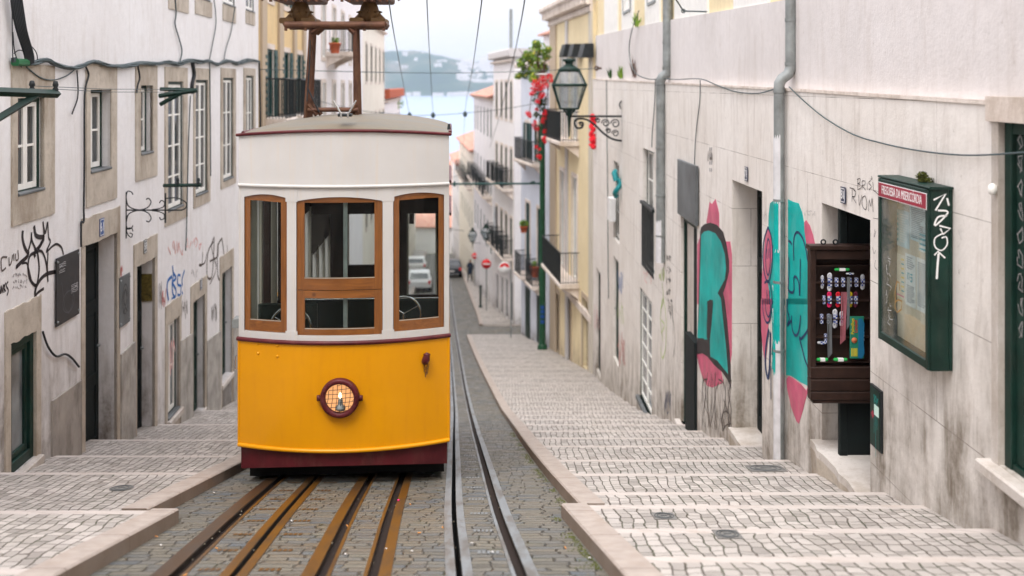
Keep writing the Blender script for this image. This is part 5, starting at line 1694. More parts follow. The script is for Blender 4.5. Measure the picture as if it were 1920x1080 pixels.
# wrought iron scroll bracket
def scroll(points, r=.011): return smooth_pts(points, 5)
def iron_scroll():
    d0 = 14.2
    u_ = FL.u(236)
    y0 = FL.d(u_)
    X = lambda px: (px - 960) * y0 / FPX
    Z = lambda py: (HOR - py) * y0 / FPX
    root = thing('sign_bracket', 'wrought iron scroll bracket standing out from the left wall above the second doorway', 'sign bracket', (X(236), y0, Z(447)))
    c = lambda L_: [(X(a_), y0 - .0, Z(b_)) for a_, b_ in L_]
    def curl(cx, cy, r, a0, a1, n=10): return [(cx + (r - .35 * r * i / n) * cos(a0 + (a1 - a0) * i / n), cy + (r - .35 * r * i / n) * sin(a0 + (a1 - a0) * i / n)) for i in range(n + 1)]
    a = MB(); a.tube(c([(235, 360), (235, 447)]), .02, 6); a.build('wall_bar', M['iron'], root)
    a = MB(); a.tube(c([(235, 394), (342, 394)]), .011, 6); a.tube(c([(310, 362), (310, 418)]), .013, 6); a.build('arm', M['iron'], root)
    a = MB()
    for s_ in (1, -1):
        f = lambda L_: [(x, 394 + s_ * (y - 394)) for x, y in L_]
        a.tube(scroll(c(f([(236, 368), (240, 385), (252, 392), (266, 393), (278, 388), (283, 379), (279, 372), (274, 374)]))), .009, 5)
        a.tube(scroll(c(f([(236, 368), (239, 359), (246, 360), (249, 365)]))), .009, 5)
        a.tube(scroll(c(f([(285, 393), (298, 391), (307, 387), (308, 379), (302, 376), (299, 381)]))), .008, 5)
    a.tube(scroll(c([(310, 372), (330, 371), (344, 376), (350, 383), (347, 391), (338, 394)])), .009, 5)
    a.tube(scroll(c([(236, 430), (240, 440), (246, 445), (248, 439), (243, 437)])), .008, 5)
    a.tube(scroll(c([(236, 434), (240, 428), (247, 428), (249, 434)])), .008, 5)
    a.build('scrollwork', M['iron'], root)
iron_scroll()

# ------------------------------------------------------------------ graffiti on the left wall
def graf(fr_, px_strokes, mat, label, o=.004, parent=None):
    s = MB()
    for pts, w in px_strokes:
        P = [fr_.uz(x, y, o) for x, y in pts]
        if len(P) > 2:
            P = [(a_[0], a_[1]) for a_ in smooth_pts([(p_[0], p_[1], 0) for p_ in P], 4)]
        s.stroke(P, w, lambda u, z, oo: fr_.p(u, z, oo), o)
    g = s.build('graffiti', M[mat], parent)
    if label: g['label'] = label
    return g
def z7(L_):   # coordinates read off the 4.5x crop of (0,400)
    return [(x / 4.5, 400 + y / 4.5) for x, y in L_]
graf(FL, [(z7(L_), w) for L_, w in (
    ([(193, 145), (190, 200), (200, 260), (225, 320), (240, 330), (225, 370), (180, 410), (142, 450), (140, 455)], .05),
    ([(266, 160), (262, 230), (240, 310)], .035), ([(266, 160), (270, 230), (300, 300)], .035),
    ([(288, 105), (300, 180), (330, 200), (370, 205), (345, 260), (318, 300), (290, 320)], .055),
    ([(362, 70), (375, 150), (385, 160), (400, 75)], .035), ([(362, 70), (370, 200), (320, 310)], .035),
    ([(403, 70), (410, 200), (425, 240), (390, 325), (440, 280), (480, 260), (520, 290), (535, 350)], .03),
    ([(300, 330), (260, 350), (240, 400), (238, 480), (255, 560), (300, 610), (320, 560), (330, 450), (315, 320)], .04),
    ([(300, 325), (350, 320), (380, 380), (395, 460), (405, 580)], .035), ([(405, 330), (400, 450), (405, 570)], .03),
    ([(185, 425), (225, 420), (245, 480), (270, 580), (300, 620), (298, 720)], .025),
    ([(298, 720), (300, 640), (340, 560), (400, 510), (475, 492)], .05), ([(298, 720), (310, 680), (345, 650), (370, 635)], .035),
    ([(298, 370), (290, 340), (310, 320)], .05))], 'black_spray', 'large black spray tag left of the menu board', parent=left)
graf(FL, [(z7(L_), w) for L_, w in (([(60, 370), (15, 375), (10, 440), (18, 485), (50, 460)], .022), ([(75, 370), (80, 440), (100, 400), (105, 350)], .02), ([(115, 340), (118, 400)], .02), ([(150, 310), (155, 380), (135, 395), (130, 340)], .02))], 'drip_spray', None, parent=left)
graf(FL, [(z7(L_), w) for L_, w in (([(-8, 600), (0, 680)], .022), ([(5, 680), (10, 610), (18, 670), (28, 600)], .02), ([(35, 600), (32, 670)], .02), ([(48, 585), (36, 630), (48, 660)], .02), ([(68, 575), (52, 610), (70, 650), (58, 695)], .02))], 'black_spray', None, parent=left)
rr = random.Random(21)
def scribble(fr_, px, py, w, h, n, lw, mat, parent, seed, label=None, rows=1):
    r_ = random.Random(seed)
    st = []
    for j in range(rows):
        for k in range(n):
            x = px + w * k / n; y = py + j * h * 1.25
            pts = [(x + r_.uniform(0, w / n), y + r_.uniform(0, h)) for _ in range(4)]
            st.append((pts, lw))
    return graf(fr_, st, mat, label, parent=parent)
scribble(FL, 23, 512, 28, 9, 6, .010, 'grey_spray', left, 1, rows=3)
scribble(FL, 225, 497, 5, 22, 3, .02, 'red_spray', left, 2)
scribble(FL, 228, 560, 16, 10, 3, .012, 'grey_spray', left, 3)
def z3(L_): return [(x / 3.0, 330 + y / 3.0) for x, y in L_]
graf(FL, [(z3(L_), w) for L_, w in (([(968, 565), (945, 590), (940, 640), (948, 700)], .06), ([(970, 505), (975, 560), (968, 600), (972, 660), (985, 680), (990, 640), (970, 600), (990, 575), (975, 545)], .05),
    ([(1015, 560), (1000, 560), (1000, 610), (1018, 620), (1012, 670), (998, 665)], .045), ([(1038, 530), (1024, 580), (1026, 620)], .05), ([(1024, 650), (1026, 668)], .05), ([(965, 690), (985, 685), (975, 720)], .03))], 'blue_spray', 'blue spray letters on the left wall below the faded red scrawl', parent=left)
graf(FL, [(z3(L_), w) for L_, w in (([(1140, 430), (1135, 500), (1120, 500), (1150, 490), (1165, 430)], .035), ([(1200, 370), (1170, 430), (1165, 560), (1190, 570), (1200, 470), (1205, 350)], .05), ([(1180, 480), (1225, 450), (1225, 380), (1220, 510)], .04),
    ([(1250, 350), (1225, 400), (1225, 560), (1250, 580), (1262, 480), (1250, 360)], .05), ([(1278, 390), (1280, 430)], .03), ([(1205, 340), (1190, 400), (1215, 520), (1180, 610)], .035))], 'drip_spray', 'dark looping spray letters on the left wall next to the tram', parent=left)
scribble(FL, 315, 450, 30, 28, 5, .03, 'faint_red', left, 5)
scribble(FL, 348, 440, 30, 30, 5, .03, 'faint_red', left, 6)
scribble(FL, 358, 505, 12, 16, 3, .018, 'grey_spray', left, 7)
scribble(FL, 298, 520, 8, 60, 4, .02, 'grey_spray', left, 8)
scribble(FL, 340, 560, 12, 40, 4, .02, 'drip_spray', left, 9)
scribble(FL, 395, 570, 12, 34, 5, .025, 'drip_spray', left, 10)
scribble(FL, 304, 540, 8, 40, 3, .025, 'red_spray', left, 12)
scribble(FL, 222, 660, 22, 50, 4, .02, 'grey_spray', left, 13)
scribble(FL, 318, 620, 10, 90, 4, .03, 'faint_red', left, 14)

# ------------------------------------------------------------------ graffiti on the right wall
def polyR(pts, mat, label=None, o=.004, fr_=FR):
    m_ = MB()
    P = [fr_.uz(x, y, o) for x, y in pts]
    m_.poly(P, lambda u, z, oo: fr_.p(u, z, oo), o - .003, o, 0)
    g = m_.build('graffiti', M[mat], near)
    if label: g['label'] = label
    return g
def zR(L_): return [(1150 + x / 3.353, 250 + y / 3.353) for x, y in L_]      # upper crop
def zS(L_): return [(1150 + x / 3.176, 560 + y / 3.176) for x, y in L_]      # lower crop
# pink shadow, black outline, teal letter R
polyR(zR([(585, 560), (605, 430), (620, 445), (642, 412), (665, 500), (665, 600), (600, 590)]), 'pink', 'pink crown and shadow of the big letter R', .003)
polyR(zR([(705, 680), (735, 680), (745, 760), (745, 1075)]) + zS([(705, 80), (705, 330), (695, 400), (668, 200), (655, 0)]) + zR([(690, 1000)]), 'pink', None, .003)
polyR(zR([(527, 1075), (528, 700), (545, 650), (560, 1075)]), 'pink', None, .003)
polyR(zS([(497, 330), (560, 325), (600, 395), (640, 420), (655, 500), (590, 530), (560, 520), (530, 470), (510, 400)]), 'pink', 'pink drips under the letter R', .003)
polyR(zR([(535, 1075), (545, 620), (552, 590), (575, 570), (610, 562), (650, 575), (690, 620), (712, 700), (727, 800), (727, 870), (705, 960), (690, 1005)]) + zS([(662, 0), (678, 130), (692, 300), (698, 400), (700, 540), (690, 500), (650, 440), (600, 395), (560, 345), (530, 325), (497, 330)]), 'black_spray', 'big teal letter R with a black outline and pink shadow', .005)
tealR = zR([(540, 1075), (552, 640), (570, 618), (600, 612), (640, 628), (675, 680), (700, 760), (708, 850), (700, 920), (668, 980), (655, 1005)]) + zS([(640, 0), (655, 150), (672, 300), (683, 450), (655, 415), (620, 370), (578, 345), (577, 320), (575, 240), (540, 245), (500, 232)])
polyR(tealR, 'teal', None, .0065)
polyR(zR([(588, 1075), (590, 1056), (610, 1045), (626, 1050), (624, 1078)]) + zS([(594, 20), (585, 150), (572, 262), (556, 230), (560, 20)]), 'black_spray', None, .0085)
polyR(zS([(498, 236), (535, 236), (572, 275), (578, 345), (530, 325), (497, 330)]), 'black_spray', None, .0085)
# hairy black drawing under the R
rr = random.Random(8)
st = []
for k in range(22):
    x0 = 525 + k * 8 + rr.uniform(-4, 4)
    st.append((zS([(x0 + rr.uniform(-10, 10), 430 + rr.uniform(0, 70)), (x0 + rr.uniform(-14, 14), 560), (x0 + rr.uniform(-10, 10), 680), (x0 + rr.uniform(-14, 18), 760 + rr.uniform(0, 55))]), rr.uniform(.010, .024)))
for L_ in ([(560, 480), (535, 490), (530, 560), (545, 640), (570, 700)], [(625, 480), (660, 510), (665, 600), (650, 700)], [(640, 740), (650, 690), (670, 670), (690, 690), (695, 720)], [(650, 790), (670, 755), (700, 745)], [(600, 640), (590, 700), (575, 760)], [(655, 600), (680, 680), (690, 820)]):
    st.append((zS(L_), .020))
graf(FR, st, 'drip_spray', 'thin black hairy drawing under the letter R', .006, parent=near)
# second piece: teal field crossing the painted downpipe
polyR(zR([(975, 600), (975, 520), (985, 440), (1003, 425), (1003, 450), (1078, 432), (1078, 1075), (940, 1075), (960, 800)]), 'teal', 'teal face with navy lines left of the near downpipe', .003)
polyR(zS([(938, 0), (948, 240), (945, 420), (1000, 400), (1010, 330), (1020, 200), (940, 330), (1022, 100), (1022, 0)]), 'teal', None, .003)
polyR(zR([(1098, 1075), (1098, 415), (1130, 430), (1165, 440), (1188, 500), (1205, 600), (1222, 780), (1235, 1000), (1238, 1075)]), 'teal', 'teal spray field between the near downpipe and doorway 81', .003)
polyR(zS([(1030, 0), (1172, 0), (1174, 528), (1120, 500), (1060, 460), (1028, 455)]), 'teal', None, .003)
polyR(zR([(1203, 620), (1200, 560), (1212, 545), (1235, 580), (1255, 640), (1268, 700), (1245, 712), (1240, 840), (1230, 850), (1222, 760)]), 'pink', 'pink spray patch beside the display case', .004)
polyR(zS([(1030, 480), (1045, 460), (1070, 475), (1120, 512), (1150, 548), (1158, 520), (1160, 540), (1130, 660), (1105, 745), (1090, 730), (1060, 650), (1035, 540)]), 'pink', 'pink pointed spray patch low beside the near downpipe', .004)
polyR(zR([(945, 760), (955, 660), (972, 585), (992, 640), (1000, 760), (985, 880), (970, 930), (990, 1075), (932, 1075), (935, 900)]), 'pink', None, .0045)
polyR(zS([(878, 60), (880, 0), (945, 0), (925, 130), (915, 300), (905, 390), (890, 300), (882, 200)]), 'pink', None, .0045)
N = [(zR(L_), w) for L_, w in (([(972, 590), (945, 680), (940, 800), (955, 900), (975, 935), (992, 870), (1000, 760), (992, 650), (972, 590)], .025), ([(972, 660), (958, 760), (962, 860), (975, 890), (986, 820), (985, 700), (972, 660)], .02), ([(966, 730), (966, 790)], .02), ([(978, 725), (978, 785)], .02),
    ([(1002, 715), (1020, 700), (1038, 692)], .022), ([(950, 940), (975, 930), (990, 980), (1000, 1075)], .022), ([(965, 985), (968, 1075)], .018), ([(980, 985), (983, 1075)], .018), ([(1005, 1000), (1025, 1075)], .022),
    ([(1135, 800), (1132, 700), (1140, 640), (1160, 622), (1190, 660), (1210, 730), (1222, 800), (1240, 790)], .022), ([(1100, 675), (1115, 685), (1122, 700)], .02), ([(1102, 780), (1105, 860), (1098, 980)], .022), ([(1098, 980), (1115, 1000), (1135, 990), (1135, 910), (1150, 905), (1165, 940), (1172, 1020), (1175, 790)], .022), ([(1222, 800), (1228, 900), (1234, 1075)], .02))]
N += [(zS(L_), w) for L_, w in (([(890, 0), (892, 80), (910, 140), (930, 130), (942, 60), (942, 0)], .022), ([(905, 0), (908, 70), (925, 110), (935, 60), (933, 0)], .018), ([(950, 160), (975, 130), (995, 155), (965, 165)], .03), ([(925, 180), (908, 300), (905, 400), (920, 470), (930, 400), (935, 200)], .045), ([(938, 400), (938, 600)], .016),
    ([(1040, 0), (1035, 60), (1048, 120), (1036, 160), (1060, 130)], .022), ([(1062, 100), (1065, 180), (1085, 220), (1105, 190), (1115, 100)], .022), ([(1118, 240), (1108, 235), (1125, 300), (1140, 360), (1160, 410), (1172, 425)], .022), ([(1118, 240), (1150, 200), (1165, 150), (1170, 0)], .022))]
graf(FR, [(a_, b_ * 1.35) for a_, b_ in N], 'navy_spray', 'navy outlines of the faces in the teal piece', .007, parent=near)
polyR(zS([(948, 60), (1022, 40), (1018, 190), (955, 270)]), 'white_sign', None, .0045)
polyR(zR([(1000, 955), (1028, 992), (1004, 992)]), 'white_sign', None, .0075)
# teal on the painted downpipe itself
dp = [o for o in bpy.data.objects if o.name.startswith('downpipe') and 'nearest' in o.get('label', '')][0]
m_ = MB()
uL = FR.u(1461, .08)
for ya, yb, a0, a1 in ((378, 470, 1.12, 1.72), (470, 640, 1.05, 1.9), (640, 700, 1.3, 1.95)):
    z1_, z0_ = FR.uz(1461, ya, .08)[1], FR.uz(1461, yb, .08)[1]
    rings = []
    for zi, z in enumerate((z0_, z1_)):
        rings.append([FR.p(uL + .0675 * cos(pi * (a0 + (a1 - a0) * k / 14)), z + .03 * sin(k * 1.9 + zi * 2), .08 - .0675 * sin(pi * (a0 + (a1 - a0) * k / 14))) for k in range(15)])
    m_.grid(rings, 0, True)
m_.build('graffiti', M['teal'], dp)
# small tags
scribble(FR, 1430, 395, 8, 22, 4, .006, 'grey_spray', near, 31, rows=1)
scribble(FR, 1508, 395, 22, 10, 6, .005, 'grey_spray', near, 32)
def tagtext(txt, px, py, size, mat, fr_, side, rot=0, squeeze=.8):
    u, z = fr_.uz(px, py, .004)
    ca, sa = cos(rot), sin(rot)
    g = text_mesh(txt, size, lambda x, y, d: fr_.p(u + side * (x * ca - y * sa), z + (x * sa + y * ca), .004 + d * .3), M[mat], 'graffiti', near if fr_ is FR else left, .0008, squeeze=squeeze)
    return g
def handwriting(px_strokes, mat='black_spray', lw=.008): graf(FR, [(L_, lw) for L_ in px_strokes], mat, None, .004, parent=near)
def zB(L_): return [(1480 + x / 3.273, 280 + y / 3.273) for x, y in L_]
handwriting([zB(q) for q in ([(418, 180), (418, 240)], [(415, 185), (435, 180), (432, 205), (420, 210), (440, 222), (436, 240), (418, 246)], [(446, 195), (446, 245)], [(446, 195), (464, 195), (462, 218), (448, 222), (468, 250)],
    [(478, 205), (478, 250)], [(500, 190), (486, 205), (504, 228), (488, 248)], [(512, 200), (516, 252)], [(503, 165), (508, 182), (500, 182)], [(516, 252), (530, 262), (548, 280)])], lw=.007)
handwriting([zB(q) for q in ([(370, 235), (400, 245)], [(386, 242), (384, 320)], [(396, 250), (408, 262), (400, 290), (388, 290), (410, 330)], [(425, 280), (430, 345), (445, 280)], [(465, 285), (448, 300), (448, 345), (468, 370), (476, 330), (465, 285)], [(486, 380), (490, 310), (500, 350), (508, 300), (514, 385)])], lw=.008)
handwriting([zB(q) for q in ([(515, 422), (548, 428)], [(525, 490), (520, 540), (532, 500)], [(510, 600), (520, 640), (530, 620)], [(530, 680), (524, 720), (540, 740)])], lw=.005)
# columns of letters at far right wall sections and stencil
scribble(FR, 1327, 278, 9, 26, 5, .022, 'drip_spray', near, 41, 'small black stencil of a bird above the grey sign panel')
for k in range(4):
    for j in range(2):
        polyR([(1330 + j * 3, 276 + k * 13), (1331.8 + j * 3, 276.5 + k * 13), (1331.8 + j * 3, 283 + k * 13), (1330 + j * 3, 282.5 + k * 13)], 'grey_spray')
for L_ in ([(1250, 475), (1252, 520)], ):
    pass
scribble(FR, 1249, 478, 9, 16, 4, .018, 'black_spray', near, 42, rows=4)
graf(FR, [([(1243, 640), (1238, 600), (1243, 560), (1249, 600), (1248, 650), (1242, 672), (1238, 650)], .035), ([(1241, 530), (1244, 560), (1239, 580)], .035), ([(1240, 600), (1246, 610), (1240, 625)], .03)], 'lime_spray', 'lime green looping scrawl between the far downpipe and the shop door', parent=near)
scribble(FR, 1236, 500, 10, 30, 4, .03, 'lime_spray', near, 43)
scribble(FR, 1252, 560, 11, 45, 4, .03, 'black_spray', near, 44, 'black scrawl beside the lime green one')
graf(FR, [([(1262, 600), (1266, 640), (1262, 670)], .018)], 'black_spray', None, parent=near)
scribble(FR, 1158, 508, 10, 45, 5, .06, 'blue_spray', near, 45, 'blue spray blot on the far part of the right wall')
scribble(FR, 1245, 730, 14, 45, 5, .03, 'navy_spray', near, 46, 'navy scrawl low on the wall above the pavement')
scribble(FR, 1158, 620, 14, 70, 5, .05, 'red_spray', near, 47, 'red spray smear low on the far part of the right wall')
scribble(FR, 1204, 505, 18, 30, 4, .03, 'faint_red', near, 48)
scribble(FR, 1158, 560, 12, 50, 4, .03, 'lime_spray', near, 49)
scribble(FR, 1114, 560, 10, 60, 3, .06, 'faint_red', near, 50)
# ------------------------------------------------------------------ far right: yellow house, blue and cream houses beyond
def windows_row(parent, fr, us, w, z0, z1, outer, nz=3, glass='glass_dark', o=.0, name='window', sur=None, sw=.14, shutters=None):
    for u in us:
        if sur: surround(parent, fr, u - w / 2, u + w / 2, z0, z1, sw, .03, sur)
        wd = MB()
        f = .07
        fring(wd, fr, u - w / 2, u + w / 2, z0, z1, u - w / 2 + f, u + w / 2 - f, z0 + f, z1 - f, -.12, -.02)
        fbox(wd, fr, u - .035, u + .035, z0 + f - .01, z1 - f + .01, -.11, -.03)
        ww = wd.build('window', M[outer], parent)
        g = MB(); fbox(g, fr, u - w / 2 + f, u + w / 2 - f, z0 + f, z1 - f, -.10, -.08); g.build('pane', M[glass], ww)
        if shutters:
            for sg in (-1, 1):
                s = MB()
                fbb(s, fr, u + sg * (w / 2 + .01), u + sg * (w / 2 + w * .45), z0, z1, .02, .06, .01)
                n = 9
                for k in range(n):
                    zz = z0 + .08 + (z1 - z0 - .16) * k / n
                    fbox(s, fr, u + sg * (w / 2 + .04), u + sg * (w / 2 + w * .45 - .03), zz, zz + (z1 - z0) / n * .45, .06, .075)
                s.build('shutter', M[shutters], parent)
def hole_list(us, w, z0, z1, rec=.14): return [(u - w / 2, u + w / 2, z0, z1, rec) for u in us]
def balcony(parent, fr, u0, u1, zf, proj, hr=1.0, slab='pale_stone', n=None):
    s = MB(); fbb(s, fr, u0, u1, zf - .16, zf, .0, proj, .03)
    for u in (u0 + .15, u1 - .15):
        s.poly([(0, zf - .16), (0, zf - .62), (.12, zf - .5), (proj * .8, zf - .16)], lambda a_, z, o_: fr.p(u + o_, z, a_ + .001), -.07, .07)
    sl = s.build('balcony', M[slab], parent)
    r = MB()
    po = proj - .05
    for z in (zf + .06, zf + hr):
        r.tube([fr.p(u0 + .04, z, 0), fr.p(u0 + .04, z, po), fr.p(u1 - .04, z, po), fr.p(u1 - .04, z, 0)], .022 if z > zf + .5 else .014, 6, smooth=False)
    k = u0 + .04
    nn = n or int((u1 - u0) / .13)
    for i in range(nn + 1):
        u = u0 + .04 + (u1 - u0 - .08) * i / nn
        r.tube([fr.p(u, zf, po), fr.p(u, zf + hr, po)], .011, 4)
    for sgu in (u0 + .04, u1 - .04):
        for i in range(1, 7):
            oo = po * i / 7
            r.tube([fr.p(sgu, zf, oo), fr.p(sgu, zf + hr, oo)], .011, 4)
    r.build('railing', M['iron'], sl)
    return sl
# yellow house
FY = Frame(2.79, 34.35, 1.70, 43.35, -1)
yb = thing('town_house', 'pale yellow house with two iron balconies beyond the stone clad house', 'building', FY.p(FY.len / 2, -H(38), 0))
ztop = 3.15
us = [FY.u(1078), FY.u(1055)]
zU0, zU1 = FY.uz(1078, 262)[1], FY.uz(1078, 95)[1]
zL0, zL1 = FY.uz(1075, 520)[1], FY.uz(1075, 330)[1]
hl = [(u - .5, u + .5, zL0, zL1, .14) for u in us] + [(u - .5, u + .5, zU0, zU1, .14) for u in us]
dus = [FY.u(1098), FY.u(1066), FY.u(1045)]
for u in dus: hl.append((u - .5, u + .5, -H(FY.d(u)) + .1, -H(FY.d(u)) + 2.6, .25))
wall_mesh(FY, 0, FY.len, lambda u: gz(FY, u) - 1.2, ztop, hl, depth=7).build('wall', M['yellow_wall'], yb)
windows_row(yb, FY, us, 1.0, zL0, zL1, 'white_paint', sur='pale_stone'); windows_row(yb, FY, us, 1.0, zU0, zU1, 'white_paint', sur='pale_stone')
for u in dus:
    z0 = -H(FY.d(u)) + .1
    panel_door(yb, FY, u - .48, u + .48, z0, z0 + 2.5, -.15, 'door_dark', leaves=1, handle=False)
    m_ = MB()
    for a_, b_ in ((u - .68, u - .5), (u + .5, u + .68)): fbox(m_, FY, a_, b_, z0 - .5, z0 + 2.7, -.02, .03)
    fbox(m_, FY, u - .5, u + .5, z0 + 2.5, z0 + 2.7, -.02, .03)
    m_.build('door_surround', M['beige_wall'], yb)
balcony(yb, FY, us[0] - .9, us[1] + .9, zL0 - .02, .75, 1.15)
balcony(yb, FY, us[0] - .9, us[1] + .9, zU0 - .02, .75, 1.1)
# stone pilaster and cornice
m_ = MB()
fbb(m_, FY, 0, FY.len + .3, ztop - .35, ztop - .05, -.1, .25, .05); fbb(m_, FY, 0, FY.len + .3, ztop - .05, ztop + .25, -.1, .5, .08); fbb(m_, FY, 0, FY.len + .3, ztop - .6, ztop - .35, -.1, .1, .04)
for i in range(24): fbb(m_, FY, .15 + i * FY.len / 24, .3 + i * FY.len / 24, ztop - .34, ztop - .06, .25, .42, .02)
m_.build('cornice', M['pale_stone'], yb)
for a_, b_, c_ in ((FY.len - 1.5, FY.len + .05, 'beige_wall'), (FY.u(1064) - .2, FY.u(1064) + .25, 'white_wall'), (0, .5, 'cream_wall')):
    m_ = MB(); fbox(m_, FY, a_, b_, -14, ztop - .6, -.02, .06); m_.build('pilaster', M[c_], yb)
m_ = MB(); fbox(m_, FY, 0, FY.len, FY.uz(1075, 560)[1] - .1, FY.uz(1075, 560)[1] + .15, -.02, .08); m_.build('string_course', M['pale_stone'], yb)
m_ = MB(); gable_box(m_, FY, 0, FY.len, ztop + .26, 7, 1.4); m_.build('roof', M['terracotta'], yb)
# hung awnings (three black rolled boxes) high on the yellow house
for k, px in enumerate((1058, 1074, 1094)):
    m_ = MB(); u, z = FY.uz(px, 94, .3)
    m_.poly([(0, z + .22), (0, z - .26), (.42, z - .26), (.30, z + .22)], lambda a_, z_, o_: FY.p(u + o_, z_, a_ + .02), -.42, .42)
    tag(m_.build('awning_box', M['iron'], origin=FY.p(u, z, 0)), ('farthest', 'middle', 'nearest')[k] + ' of the three black folded awnings high on the yellow house', 'awning', 'black awnings on the yellow house')
# pale blue house
FC = Frame(1.69, 43.4, .45, 49.5, -1)
cb = thing('town_house', 'pale blue grey house with small balconies and green shutters behind the green pole', 'building', FC.p(FC.len / 2, -H(46), 0))
usC = [FC.u(1012), FC.u(990)]
zc0, zc1 = FC.uz(1000, 520)[1], FC.uz(1000, 385)[1]
zd0, zd1 = FC.uz(1000, 300)[1], FC.uz(1000, 232)[1]
zC = FC.uz(1000, 118)[1]
hl = [(u - .45, u + .45, zc0, zc1, .14) for u in usC] + [(u - .45, u + .45, zd0, zd1, .14) for u in usC]
wall_mesh(FC, 0, FC.len, lambda u: gz(FC, u) - 1.2, zC, hl, depth=7).build('wall', M['blue_wall'], cb)
windows_row(cb, FC, usC, .9, zc0, zc1, 'green_shutter', sur='pale_stone')
windows_row(cb, FC, usC, .9, zd0, zd1, 'green_shutter', sur='pale_stone', shutters='green_shutter')
for u in usC: balcony(cb, FC, u - .75, u + .75, zc0 - .02, .55, 1.0)
balcony(cb, FC, usC[0] - .8, usC[1] + .8, zd0 - .02, .55, 1.0)
for u in usC:
    z0 = -H(FC.d(u)) + .1
    m_ = MB(); fbb(m_, FC, u - .5, u + .5, z0, z0 + 2.4, -.05, .03); m_.build('door', M['green_paint'], cb)
m_ = MB(); fbb(m_, FC, 0, FC.len + .2, zC - .2, zC + .05, -.1, .3, .05); m_.build('cornice', M['pale_stone'], cb)
# roof storey with terracotta dormer
FC2 = Frame(3.2, 46.5, 1.7, 54, -1)
m_ = wall_mesh(FC2, 0, FC2.len, zC - .3, 2.75, [], depth=4); m_.build('attic_wall', M['white_wall'], cb)
m_ = MB(); gable_box(m_, FC2, 0, FC2.len, 2.75, 4, .9, over=.3); m_.build('roof', M['terracotta'], cb)
a_ = MB()
x, y, z = at(958, 15, 60); a_.tube([(x, y, -1), (x, y, 4.6)], .10, 8)
tag(a_.build('chimney_pipe', M['grey_metal'], origin=(x, y, -1)), 'tall thin grey chimney pipe standing against the sky on the right', 'chimney')

def block(name_label, fr, zt, wall, rows, xs, w, hgt, outer='green_shutter', sur=None, sh=None, roof=True, depth=8, pitch=1.6, bal=None, glass='glass_dark', name='town_house', door=True, kind='building', eave=True):
    r = thing(name, name_label, kind, fr.p(fr.len / 2, -H(fr.d(fr.len / 2)), 0))
    hl = []
    for z in rows:
        for u in xs: hl.append((u - w / 2, u + w / 2, z, z + hgt, .12))
    dz = []
    if door:
        for u in xs:
            z0 = -H(fr.d(u)) + .1
            if not rows or z0 + 2.3 < min(rows): dz.append((u, z0)); hl.append((u - .5, u + .5, z0, z0 + 2.2, .2))
    wall_mesh(fr, 0, fr.len, lambda u: gz(fr, u) - 1.5, zt, hl, depth=depth).build('wall', M[wall], r)
    for z in rows: windows_row(r, fr, xs, w, z, z + hgt, outer, sur=sur, shutters=sh, glass=glass)
    for u, z0 in dz:
        m_ = MB(); fbb(m_, fr, u - .49, u + .49, z0, z0 + 2.18, -.17, -.1); m_.build('door', M['door_dark'], r)
    if bal:
        for z in rows[bal[0]:bal[1]]:
            for u in xs: balcony(r, fr, u - w * .9, u + w * .9, z - .02, .6, 1.0, n=10)
    if roof:
        m_ = MB(); gable_box(m_, fr, 0, fr.len, zt, depth, pitch, over=.35); m_.build('roof', M['terracotta'], r)
    if eave:
        m_ = MB(); fbb(m_, fr, 0, fr.len, zt - .25, zt - .11, -.05, .22, .03); m_.build('cornice', M['pale_stone'], r)
    return r
FD = Frame(.15, 53.6, -1.15, 61.8, -1)
block('tall cream house across the side street on the right, with narrow windows', FD, 1.55, 'white_wall', [-1.9, -5.6, -9.4], [1.2, 3.0, 4.8, 6.8], .8, 2.1, 'green_shutter', 'pale_stone', roof=False, bal=(1, 3))
m_ = MB(); fbb(m_, FD, -.2, FD.len + .1, 1.55, 2.0, -6, .35, .06)
bpy_root = [o for o in bpy.data.objects if o.get('label', '').startswith('tall cream house')][0]
m_.build('parapet', M['white_wall'], bpy_root)
FE = Frame(-1.17, 61.9, -3.03, 78.9, -1)
block('white house with terracotta eaves lower down the right side', FE, -.7, 'white_wall', [-3.4, -7.0, -10.8], [1.6, 4.2, 7.0, 10, 13, 15.6], .9, 1.9, 'green_shutter', None, bal=(1, 2))
FF = Frame(-3.05, 79, -5.3, 100, -1)
block('pale house with small balconies far down the right side', FF, -5.2, 'cream_wall', [-8.2, -12], [2, 5, 8, 11, 14, 17], .9, 1.8, 'green_shutter', None, bal=(0, 1))
FG = Frame(-5.31, 100.1, -7.0, 116, -1)
block('white house at the far bend of the street', FG, -8.0, 'white_wall', [-11, -14.5], [2, 5, 8, 12], .9, 1.7, 'green_shutter')
# ------------------------------------------------------------------ far left side
def FLf(d0, d1): return Frame(wall_l(d0), d0, wall_l(d1), d1, 1)
F1 = FLf(24.35, 31.5)
h1 = block('ochre yellow house with dark green shutters behind the tram roof', F1, 3.6, 'ochre_wall', [F1.uz(530, 215)[1], F1.uz(530, 90)[1] + 1.2], [F1.u(505), F1.u(536), F1.u(560)], .95, 1.75, 'green_shutter', 'pale_stone', 'green_shutter', bal=(0, 1), glass='glass_pale', roof=False)
for px0, px1 in ((487, 496), (520, 528), (548, 553), (566, 571)):
    m_ = MB(); ua, ub2 = sorted((F1.u(px0), F1.u(px1))); fbox(m_, F1, ua, ub2, -9, 3.5, -.02, .07); m_.build('pilaster', M['beige_wall'], h1)
F2 = FLf(31.55, 50.9)
h2 = block('tall white house with a stone balcony, behind the roof frame of the tram', F2, 5.0, 'white_wall', [F2.uz(610, 232)[1] - .5, F2.uz(620, 110)[1], -5.2], [1.5, 4.5, 7.5, 10.5, 13.5, 17], 1.0, 2.0, 'white_paint', 'pale_stone', glass='glass_pale', roof=False)
zb2 = F2.uz(632, 102)[1]
